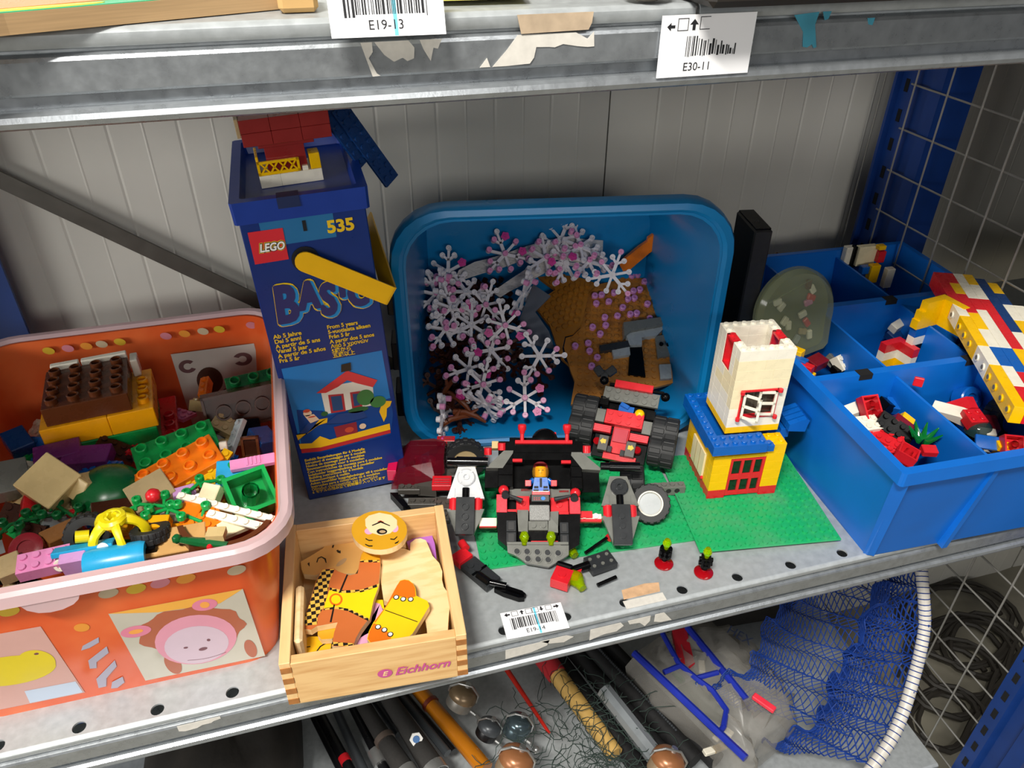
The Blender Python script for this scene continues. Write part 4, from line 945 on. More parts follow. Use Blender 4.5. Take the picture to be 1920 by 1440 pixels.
b = B(); n = len(cab); b.add([tuple(c / 1000 for c in p) for p in cab + top], [tuple(range(n, 2 * n))] + [(i, (i + 1) % n, n + (i + 1) % n, n + i) for i in range(n)]); b.obj('canopy', smoker, rover)
rv('canopy_light', (-7, 3, 16), (1.5, 26, 28), mat('hot_pink_red', 'd4104a', rough=.15))
rv('cockpit_seat', (10, 10, 14), (42, 40, 18), mat('seat_dark', '3a1a20', rough=.4))
df = thing('toy_figure', 'dark red toy driver under the smoky red rover canopy', 'toy figure', kv @ T(.022, .018, .018))
crim = mat('crimson', 'b81838', rough=.3)
blk(df, 'torso', I4, (-4, -12, 0), (2, 8, 8), crim); b = B(); b.lathe([(.003, 0), (.0048, .001), (.005, .007), (.003, .009), (.0001, .009)], 16, T(.010, .003, .002)); b.obj('head', crim, df, smooth=True); blk(df, 'arm', I4, (-6, 8, 2), (6, 12, 6), crim)
rv('console', (47, 20, 18), (63, 41, 24), DG); rv('rear_plate', (46, 40, 18), (63, 50, 25), DG, (2, 1)); rv('rear_plate', (48, 2, 16), (60, 12, 22), DG, (1, 1))
pr('console_print', [[(47.6, 40), (63, 40), (63, 27), (60, 27), (58, 36), (52, 36), (51, 22), (47.6, 21)]], prm('sand_print', 'b0a48c'), .0243, rover, I4); pr('console_screen', [rect(52, 26, 58, 34.5)], prm('dial_blue', '2f7fe0'), .0246, rover, I4); pr('console_buttons', [rect(48, 29, 51, 32), rect(59.5, 29, 62.5, 31)], prm('btn_red2', 'c04830'), .0246, rover, I4)
b = B(); tyre(b, .0195, .014, 16, T(.0640, .0310, .0190, rx=78, ry=25), inner=.62); b.obj('tyre', rubber, rover, smooth=True)
b = B(); b.lathe([(.0001, -.005), (.012, -.005), (.0122, .006), (.0001, .004)], 24, T(.0640, .0310, .0190, rx=78, ry=25)); b.obj('wheel_rim', C('sand'), rover, smooth=True)
# ---- buggy with big tyres
a = math.radians(-33); uu2 = V((math.cos(a), math.sin(a), 0)); nn2 = V((-math.sin(a), math.cos(a), 0)); rc2 = math.radians(35)
kq = frame((.445, .150, .020), uu2, nn2 * math.cos(rc2) + V((0, 0, 1)) * math.sin(rc2))
buggy = thing('toy_buggy', 'red and grey toy buggy with four fat black tyres, tipped back', 'toy vehicle', kq)
qb = lambda nm, a_, c_, col, studs=None, **k: blk(buggy, nm, I4, a_, c_, col, studs, **k)
for cx in (-30, 50):
    for cy, dy in ((48, 0), (28, 0)):
        cy2 = cy + (0 if cx < 0 else -8)
        m = T(cx / 1000, cy2 / 1000, -.006, ry=90)
        b = B(); tyre(b, .0148, .0245, 11, m, inner=.5); b.obj('tyre', rubber, buggy, smooth=True)
        b = B(); b.cyl((-.009, 0, 0), (.009, 0, 0), .0075, n=16, m=T(cx / 1000, cy2 / 1000, -.006)); b.obj('wheel_rim', C('grey'), buggy)
    qb('axle', (min(cx, 10), 28, -9), (max(cx, 10), 32, -5), 'black')
qb('chassis', (-16, 4, -16), (36, 66, -8), 'black'); qb('belly', (-14, 10, -32), (34, 50, -16), 'black')
qb('nose_plate', (-4, 2, -8), (28, 8, -3), 'red'); qb('cockpit_floor', (1, 9, -8), (17, 36, -4), 'red'); qb('seat_base', (2, 20, -4), (16, 34, -2), mat('deep_pink_red', 'b81c34', rough=.35))
for x0, y0 in ((-10, 8), (16.6, 6.4)):
    p = qb('arrow_block', (x0, y0, -6), (x0 + 9.2, y0 + 15, 3), DG)
    cx, cy = x0 + 4.6, y0 + 9
    sd = -1 if x0 < 0 else 1
    pr('arrow_print', [[(cx + sd * px_, cy + py_) for px_, py_ in ((-2.4, -2), (.6, -2), (.6, -3.2), (3.4, 0), (.6, 3.2), (.6, 2), (-2.4, 2))]], prm('arrow_yellow', 'e0b820'), .0032, buggy, I4)
    qb('clip', (x0 + (9.4 if x0 < 0 else -4.4), y0, -4), (x0 + (13.6 if x0 < 0 else -.3), y0 + 6, 1), 'dgrey')
    rod(buggy, 'red_light', I4, (x0 + (-2 if x0 < 0 else 11), y0 + 9, -6), (x0 + (-2 if x0 < 0 else 11), y0 + 9, 0), 3.6, redt)
for x0, y0 in ((-19, 26.5), (18, 23)):
    g = qb('ribbed_tile', (x0, y0, -4), (x0 + 18.2, y0 + 7.4, 2), 'red')
    for i in range(4): blk(g, 'rib', I4, (x0 + .4, y0 + .8 + i * 1.7, 1.9), (x0 + 17.8, y0 + 1.6 + i * 1.7, 2.5), mat('pale_red', 'e8606a', rough=.35))
qb('red_brick', (-8.7, 35.5, -6), (28.2, 50, 4), 'red', (4, 2))
for x0, y0 in ((-18, 36), (28.4, 31.5)): qb('grey_tile', (x0, y0, -5), (x0 + 8.8, y0 + 13.2, 3), 'grey')
for x0, y0 in ((-17.5, 54), (29.4, 47)): qb('hinge_post', (x0, y0, -6), (x0 + 8.8, y0 + 9, 2), 'black')
qb('wing_plate', (-15.5, 60, -2), (39, 74, 2), 'grey', (6, 2)); qb('wing_tile', (-6, 73, 1), (31.5, 80.5, 7), 'red')
qb('axle_bar', (-12, 76, -3), (42, 79, 0), 'black')
for x, y in ((-18, 80), (44, 73.5)):
    b = B(); b.ball((x / 1000, y / 1000, 0), .0046, n=12); b.obj('ball_joint', C('black'), buggy, smooth=True)
for x, y, r_ in ((-25, 92, 45), (-13, 94, -40)):
    blk(buggy, 'claw_grip', T(x / 1000, (y - 4) / 1000, .002, rz=r_), (-4, -5, -3), (4, 5, 3), 'dgrey', ch=1)
qb('claw_arm', (-22, 80, -3), (-15, 90, 3), 'dgrey')
bf = thing('toy_figure', 'toy figure lying in the buggy, only yellow head and blue arm visible', 'toy figure', kq @ T(.008, .053, .0))
b = B(); b.ball((.015, -.002, .001), .005, n=14); b.obj('head', C('yellow'), bf, smooth=True); blk(bf, 'torso', I4, (-6, -4, -6), (9, 4, 1), 'blue'); blk(bf, 'arm', T(rz=-20), (-6, 1, 0), (3, 5, 4), 'blue')
ws = thing('wheel_assembly', 'fat black toy tyre lying behind the robot arm gun', 'toy wheel', T(.4590, .1165, .0172, ry=82, rz=-25) )
b = B(); tyre(b, .0150, .0215, 11, I4, inner=.5); b.obj('tyre', rubber, ws, smooth=True); b = B(); b.cyl((0, 0, -.008), (0, 0, .008), .0077, n=16); b.obj('rim', C('grey'), ws)
BELOW = {'amber': ((254.5, 232.4, -395), (305.3, 122.2, -395)), 'dark1': ((229.5, 236.6, -400), (267.6, 153.7, -400)), 'dark2': ((235.3, 244.0, -410), (275.3, 159.6, -410)), 'foam1': ((200.6, 174.1, -385), (217.3, 130.3, -385)), 'foam2': ((226.7, 189.5, -385), (249.5, 126.5, -385)), 'rodA': ((128.3, 237.5, -405), (150.2, 174.7, -405)), 'rodB': ((147.2, 241.6, -410), (164.9, 177.2, -410)), 'rodC': ((168.6, 233.1, -400), (188.4, 168.4, -400)), 'rodD': ((186.2, 237.6, -405), (203.9, 185.6, -405)), 'rodE': ((198.7, 241.6, -410), (216.1, 200.7, -410)), 'rodF': ((118.8, 244.7, -415), (135.7, 195.7, -415)), 'rodG': ((215.2, 244.6, -412), (233.6, 201.1, -412)), 'red': ((367.6, 225.6, -380), (393.9, 125.8, -380)), 'handle': ((429.1, 207.6, -385), (462.5, 82.3, -385)), 'handlered': ((422.6, 229.1, -385), (429.5, 203.1, -385)), 'silver': ((476.2, 156.5, -370), (502.9, 60.4, -370)), 'blk1': ((468.1, 239.3, -400), (519.5, 81.0, -400)), 'blk2': ((490.0, 234.0, -395), (541.7, 90.3, -395)), 'blk3': ((518.2, 232.4, -400), (568.5, 86.0, -400)), 'blk4': ((447.6, 236.5, -410), (486.6, 87.0, -410)), 'reel1': (302.2, 195.8, -370), 'reel2': (358.4, 139.5, -370), 'reel3': (338.0, 80.8, -340), 'reel4': (501.2, 34.6, -340), 'spool': (325.6, 154.5, -385), 'f1a': (519.1, 171.6, -330), 'f1b': (584.6, 10.5, -330), 'f2a': (566.3, 189.2, -330), 'f2b': (566.8, 141.6, -330), 'f2c': (578.6, 116.0, -330), 'f2d': (589.3, 97.3, -330), 'f2e': (592.8, 69.7, -330), 'f2f': (579.4, 51.6, -330), 'f3a': (601.9, 189.5, -330), 'f3b': (621.9, 75.8, -330), 'f4a': (543.5, 135.8, -330), 'f4b': (567.6, 139.3, -330), 'f5a': (579.4, 117.8, -330), 'f5b': (607.8, 118.0, -330), 'r1': (581.2, 191.8, -330), 'r2': (600.6, 191.0, -330), 'r3': (586.9, 138.1, -330), 'r4': (578.4, 134.3, -330), 'r5': (568.7, 149.4, -330), 'bag': [(520.8, 182.1, -350), (573.3, 203.3, -350), (619.7, 211.4, -350), (665.0, 191.8, -350), (682.9, 137.3, -350), (693.4, 86.5, -350), (680.5, 51.2, -350), (619.4, 30.0, -350), (604.6, 16.8, -350), (590.7, 17.3, -350), (560.9, 75.0, -350), (535.8, 130.0, -350)], 'pinkbit': (634.9, 60.6, -320), 'hex': (655.5, 153.8, -325), 'green': [(553.6, 121.6, -345), (587.2, 128.5, -345), (596.0, 80.7, -345), (588.8, 64.1, -345), (572.4, 74.1, -345), (554.3, 107.6, -345)], 'hoop': [(838.1, 96.5, -195), (830.8, 74.7, -215), (827.1, 57.8, -240), (815.4, 40.8, -262), (802.1, 25.4, -285), (781.1, 5.0, -310), (756.4, -12.8, -330), (725.3, -28.1, -350)], 'netl': [(792.6, 89.4, -200), (777.4, 89.5, -250), (760.3, 77.6, -290), (740.2, 72.5, -320), (712.6, 50.6, -340), (697.2, 38.4, -355), (660.4, 40.8, -370), (634.5, 42.3, -378)], 'cables': [(1312.3, 329.7, -735), (1263.8, 266.1, -735), (1208.1, 231.3, -735), (1309.6, 275.9, -735), (1136.4, 168.0, -735)]}
CRATE_BITS = [('slope', (646.9, 77.0, 92), (20, 12, 8), (10, 0, -5), 'white', 'white sloped brick at the back of the front left compartment'), ('hollow1', (654.8, 66.4, 98), (2, 3, 9.6), (-140, 0, -4), 'red', 'red brick turned to show its open underside, upon the white bricks'), ('plate', (642.6, 54.7, 92), (3, 2, 6.4), (14, 0, -4), 'white', 'white studded plate in the front left compartment'), ('plate', (665.0, 45.0, 90), (4, 2, 9.6), (35, 20, -48), 'black', 'black brick standing on its side in the front left compartment'), ('box', (675.2, 45.8, 92), (22, 8, 8), (20, 30, -40), 'maroon', 'dark red and yellow piece behind the black brick'), ('box', (680.8, 50.2, 94), (12, 6, 7), (20, 30, -40), 'yellow', 'yellow piece behind the dark red piece'), ('spiky', (678.7, 26.2, 88), (5,), (0, 0, 0), 'green', 'clear green spiky plant in the front left compartment'), ('hollow1', (650.5, 11.3, 92), (2, 2, 9.6), (-165, 0, 40), 'red', 'red square brick open side up by the crate front'), ('plate', (653.9, 42.8, 84), (4, 2, 9.6), (15, 10, -50), 'red', 'red brick below the black brick in the front left compartment'), ('plate', (655.9, 35.3, 80), (3, 2, 9.6), (25, -10, -30), 'red', 'red brick lowest in the front left compartment'), ('box', (633.0, 51.0, 88), (14, 10, 8), (10, 0, 20), 'red', 'red curved piece against the left crate wall'), ('plate', (692.5, 29.6, 86), (8, 1, 3.2), (60, 0, -58), 'blue', 'long blue studded strip leaning on the divider'), ('box', (696.4, 79.9, 84), (18, 12, 10), (20, 0, -40), 'blue', 'blue brick in the back of the front left compartment'), ('box', (685.7, 81.7, 86), (14, 12, 10), (10, 30, 10), 'black', 'black ring piece behind the white plate'), ('box', (674.0, 12.4, 90), (12, 9, 6), (10, 0, -20), 'red', 'red rounded piece beside the spiky plant'), ('slope', (734.8, 55.2, 88), (32, 12, 10), (20, 10, -50), 'white', 'long white sloped brick in the front middle compartment'), ('slope', (746.5, 57.6, 90), (20, 14, 12), (10, 0, -20), 'red', 'red sloped brick beside the long white slope'), ('plate', (742.4, 38.9, 90), (2, 2, 9.6), (10, 0, -10), 'red', 'red brick in front of the red slope'), ('cyl', (773.0, 77.0, 80), (12, 14), (60, 0, 0), 'blue', 'blue round piece at the back of the front middle compartment'), ('dome', (745.0, 32.7, 84), (11,), (0, 0, 0), 'smoke', 'clear smoky dome piece in the front middle compartment'), ('box', (746.6, 25.2, 84), (14, 8, 6), (10, 0, -30), 'white', 'white piece beside the smoky dome'), ('box', (734.7, 12.0, 86), (20, 12, 3), (40, 0, -30), 'blue', 'blue flat panel leaning by the divider'), ('box', (743.7, 5.0, 86), (10, 8, 6), (10, 0, -20), 'yellow', 'yellow piece near the red window frame'), ('hollow1', (746.8, -0.2, 90), (2, 2, 9.6), (-140, 0, -25), 'red', 'red window frame brick by the crate front'), ('box', (760.1, 38.0, 80), (16, 16, 12), (20, 0, -20), 'maroon', 'dark red brick in shade of the brick wall'), ('tyre', (784.7, 44.7, 78), (19, 16), (70, 20, 0), 'rubber', 'big black tyre under the brick wall in the crate'), ('box', (707.2, 75.6, 112), (8, 3, 9), (0, 0, -40), 'red', 'red triangle piece behind the middle divider'), ('corner', (803.0, 165.9, 104), (30,), (0, 0, -2), 'x', 'yellow corner of bricks with blue, white and black layers'), ('corner2', (770.7, 171.4, 72), (22,), (0, 0, -2), 'x', 'low corner of red, white and yellow bricks'), ('box', (794.1, 198.0, 92), (34, 9, 9), (20, -8, 18), 'white', 'white long brick lying on a dark blue one'), ('box', (794.5, 195.9, 82), (38, 14, 9), (20, -8, 18), 'dblue', 'dark blue long brick under the white one'), ('plate', (700.6, 165.0, 78), (2, 2, 9.6), (40, 0, 20), 'white', 'white brick in the middle left compartment'), ('box', (701.5, 162.0, 72), (24, 10, 8), (10, 0, 5), 'black', 'black flat piece below the white brick'), ('box', (698.3, 176.2, 74), (10, 12, 10), (20, 20, 20), 'grey', 'grey block beside the white brick in the middle left compartment'), ('box', (634.2, 165.9, 104), (30, 9, 9), (0, 0, -60), 'yellow', 'yellow brick along the left wall of the blue crate'), ('box', (634.8, 152.4, 100), (22, 8, 8), (0, 0, -60), 'blue', 'blue brick below the yellow one along the crate wall'), ('box', (637.4, 142.2, 98), (18, 8, 8), (0, 0, -60), 'red', 'red brick beside the blister pack along the crate wall'), ('box', (668.9, 163.9, 84), (20, 14, 10), (10, 0, 20), 'maroon', 'dark red heap piece under the blister pack'), ('box', (643.6, 141.6, 90), (14, 5, 5), (0, 0, -60), 'yellow', 'thin yellow strip by the lower crate wall'), ('box', (807.7, 319.5, 114), (12, 8, 22), (0, 0, -3), 'white', 'white brick at the end of the standing wall in the back row'), ('box', (812.5, 315.1, 114), (7, 8, 26), (0, 0, -3), 'black', 'black upright brick in the standing wall of the back row'), ('box', (823.8, 310.6, 116), (24, 8, 24), (0, 0, -3), 'cream', 'cream block of the standing wall in the back row'), ('box', (838.8, 303.6, 116), (9, 8, 14), (0, 0, -3), 'red', 'red upright brick at the corner of the standing wall'), ('box', (835.9, 302.9, 128), (9, 8, 5), (0, 0, -3), 'yellow', 'yellow brick atop the standing wall corner'), ('box', (826.8, 294.4, 100), (12, 8, 22), (0, 0, -3), 'yellow', 'yellow upright bricks below the cream block'), ('box', (818.4, 298.3, 104), (12, 8, 9), (0, 0, -3), 'blue', 'blue brick below the cream block'), ('box', (842.8, 287.0, 96), (10, 8, 24), (0, 0, -3), 'white', 'pale grey upright brick right of the standing wall'), ('box', (736.6, 347.2, 104), (16, 10, 9), (30, 20, -30), 'brown', 'brown brick on the divider in the back row'), ('box', (745.0, 343.1, 100), (14, 8, 8), (10, 10, -40), 'brown', 'second brown brick beside the divider in the back row'), ('box', (806.0, 304.4, 70), (16, 10, 6), (10, 0, 20), 'yellow', 'yellow piece on the floor of the back compartment'), ('box', (824.6, 301.9, 68), (16, 8, 5), (10, 0, -10), 'yellow', 'small yellow strip on the floor of the back compartment'), ('knob', (800.3, 303.9, 76), (3, 6), (20, 0, 0), 'white', 'tiny white knob beside the yellow piece')]
HEAP = [('duplo', (125.1, 213.3, 100), (4, 2, 19), (68, 0, 8), 'dbrown', 'dark brown big brick showing its tubes, by the koala card'), ('duplo', (136.2, 238.4, 104), (3, 1, 19), (20, 0, 10), 'dgreen', 'dark green big brick behind the tubed brown brick'), ('duplo', (73.6, 171.0, 92), (4, 2, 19), (12, -6, 14), 'green', 'green big brick with round studs in the middle of the orange box'), ('duplo', (78.9, 137.8, 100), (4, 2, 9.6), (8, -12, 20), 'orange', 'orange big plate with studs lying on the green big brick'), ('box', (60.5, 115.8, 96), (30, 28, 20), (10, -10, 24), 'sand', 'plain tan block beside the red flower in the orange box'), ('box', (-11.9, 140.1, 104), (32, 32, 26), (28, -18, 44), 'tan', 'large cream cube tilted on edge in the shaded part of the box'), ('box', (11.7, 139.3, 98), (24, 14, 18), (20, 30, 60), 'tan', 'tan slanted block beside the dark green dome'), ('dome', (24.2, 139.2, 88), (27,), (0, 0, 0), 'dgreen', 'dark green dome shaped block in the orange box heap'), ('box', (92.4, 76.7, 106), (16, 13, 12), (10, 0, -28), 'orange', 'orange round backed block beside the white bars'), ('plate', (98.7, 62.8, 107), (4, 2, 3.2), (15, -8, 28), 'orange', 'orange slanted plate across the orange block'), ('plate', (82.2, 66.8, 98), (2, 1, 6), (5, 0, -10), 'orange', 'small orange brick under the slanted orange plate'), ('bar', (117.5, 70.6, 112), (78, 5, 3.2), (20, 4, -30), 'white', 'long thin white bar lying across the heap'), ('bar', (126.9, 56.7, 109), (52, 6, 3.2), (20, 4, -30), 'white', 'second long white bar beside the thin one'), ('box', (105.0, 94.2, 107), (14, 14, 9), (30, 0, -30), 'cream', 'cream square tile brick behind the white bars'), ('box', (84.4, 107.2, 100), (16, 12, 8), (25, 0, 10), 'lav', 'lavender block beside the white round knob'), ('knob', (96.2, 94.0, 104), (4.5, 6), (40, 0, 0), 'white', 'white round knob beside the lavender block'), ('hollow', (132.6, 89.4, 104), (2, 2, 22), (-150, 0, 18), 'green', 'green big brick turned over showing its hollow tube'), ('box', (122.7, 118.6, 100), (30, 22, 16), (30, 0, -8), 'azure', 'azure block under the pink tile'), ('tile', (136.0, 117.4, 112), (34, 9, 5), (18, 0, 2), 'pink', 'pink grooved tile brick on the azure block'), ('plate', (97.5, 127.9, 98), (4, 2, 3.2), (25, 0, -4), 'yellow', 'pale yellow plate behind the green stems'), ('plate', (108.9, 137.6, 101), (3, 1, 3.2), (20, -20, 50), 'yellow', 'narrow bright yellow studded strip pointing at the koala card'), ('box', (78.2, 132.5, 92), (36, 12, 6), (8, -16, 28), 'sand', 'long mustard bar below the orange big plate'), ('box', (118.3, 173.2, 96), (9, 36, 5), (30, -24, -40), 'lgrey', 'pale grey studded strip by the tubed brown brick'), ('tile', (111.6, 151.9, 100), (6, 18, 5), (65, 0, 0), 'white', 'white number tile with black figure'), ('frame', (131.5, 156.0, 98), (14, 18, 4), (70, 0, -8), 'brown', 'small brown window frame piece'), ('box', (139.8, 168.8, 92), (18, 22, 16), (10, 20, 30), 'dblue', 'dark blue block by the right wall of the orange box'), ('box', (127.4, 194.9, 88), (20, 14, 12), (20, 10, 10), 'black', 'black block in the back corner of the orange box'), ('tile', (26.0, 55.2, 112), (38, 4, 10), (70, 0, 0), 'azure', 'azure tile with a round red gauge print'), ('box', (20.3, 49.7, 105), (16, 10, 18), (10, 0, 0), 'lav', 'lavender block below the gauge tile'), ('cyl', (46.9, 43.3, 106), (11, 38), (0, 90, 0), 'azure', 'azure half round roll at the front wall of the orange box'), ('knob', (10.9, 51.3, 105), (4.5, 5), (70, 0, 0), 'white', 'white ring knob left of the lavender block'), ('box', (30.2, 47.9, 104), (6, 6, 12), (10, 0, 0), 'black', 'small black clip beside the azure roll'), ('cage', (46.5, 63.9, 112), (20,), (0, 0, 0), 'ylw', 'yellow ball cage with cut out windows'), ('tyre', (67.3, 60.2, 110), (13, 9), (-20, 0, 0), 'rubber', 'black ribbed toy tyre beside the yellow cage'), ('tyre', (22.9, 77.5, 104), (15, 16), (60, 20, 0), 'rubber', 'larger dark ribbed toy tyre left of the yellow cage'), ('box', (67.1, 50.7, 104), (9, 9, 14), (10, 0, 0), 'black', 'black square peg under the ribbed tyre'), ('box', (80.0, 55.3, 100), (46, 20, 16), (20, 0, 0), 'nougatl', 'wide light nougat block by the front rim'), ('steps', (67.7, 72.4, 106), (4,), (15, 0, -12), 'ywo', 'yellow orange stair stepped brick'), ('stem', (64.9, 84.5, 111), (5,), (0, 0, 0), 'green', 'green plant stem with a red flower'), ('stem', (82.7, 73.3, 110), (4,), (0, 0, -20), 'green', 'short green plant stem behind the stair brick'), ('stem', (103.5, 108.4, 104), (4,), (0, 0, 20), 'green', 'green plant stem behind the cream tile brick'), ('stem', (-25.6, 106.4, 98), (6,), (0, 0, 30), 'dgreen', 'dark green leafy stem at the left of the orange box'), ('stem', (-2.1, 115.5, 94), (5,), (0, 0, -30), 'dgreen', 'dark green leafy stem below the cream cube'), ('curve', (118.7, 43.9, 106), (34,), (0, 0, 0), 'brown', 'brown curved panel hugging the front corner of the orange box'), ('box', (121.6, 59.6, 104), (22, 14, 5), (15, 0, 20), 'cream', 'cream plate under the white bars'), ('croc', (106.2, 38.2, 112), (1,), (0, 0, -12), 'dgreen', 'small dark green toy crocodile with tan block on its back'), ('box', (132.9, 65.5, 106), (10, 8, 4), (15, 0, -30), 'green', 'little sea green plate beside the hollow green brick'), ('box', (139.7, 60.9, 107), (9, 5, 4), (15, 0, -30), 'cream', 'little cream plate by the orange box right wall'), ('plate', (-0.2, 56.8, 104), (4, 2, 9.6), (10, 0, 4), 'pink', 'pink studded brick at the shaded front of the orange box'), ('cyl', (-15.5, 75.5, 102), (11, 8), (30, 0, 0), 'maroon', 'dark red round lid in the shaded part of the orange box'), ('box', (1.3, 90.1, 96), (24, 14, 12), (10, 10, 40), 'nougat', 'brown block beside the dark red round lid'), ('box', (-22.6, 59.9, 102), (14, 18, 10), (10, 0, 20), 'sand', 'tan block at the far front of the orange box'), ('box', (-18.5, 189.8, 96), (34, 18, 12), (10, 0, 10), 'purple', 'dark purple soft brick in front of the big stack'), ('box', (4.2, 180.5, 94), (36, 20, 12), (8, 0, -8), 'purple', 'dark purple soft brick beside the cream cube'), ('box', (-50.7, 171.1, 92), (26, 30, 14), (20, 10, 20), 'grey', 'dim grey block by the left wall of the orange box'), ('box', (-27.9, 133.6, 92), (14, 14, 12), (20, 30, 10), 'red', 'red block under the leafy stem'), ('box', (33.1, 108.0, 92), (30, 20, 12), (15, 10, 10), 'dbrown', 'dark brown block above the yellow cage'), ('box', (-57.1, 223.9, 90), (18, 26, 12), (10, 0, 30), 'dblue', 'dark blue block left of the big stack')]
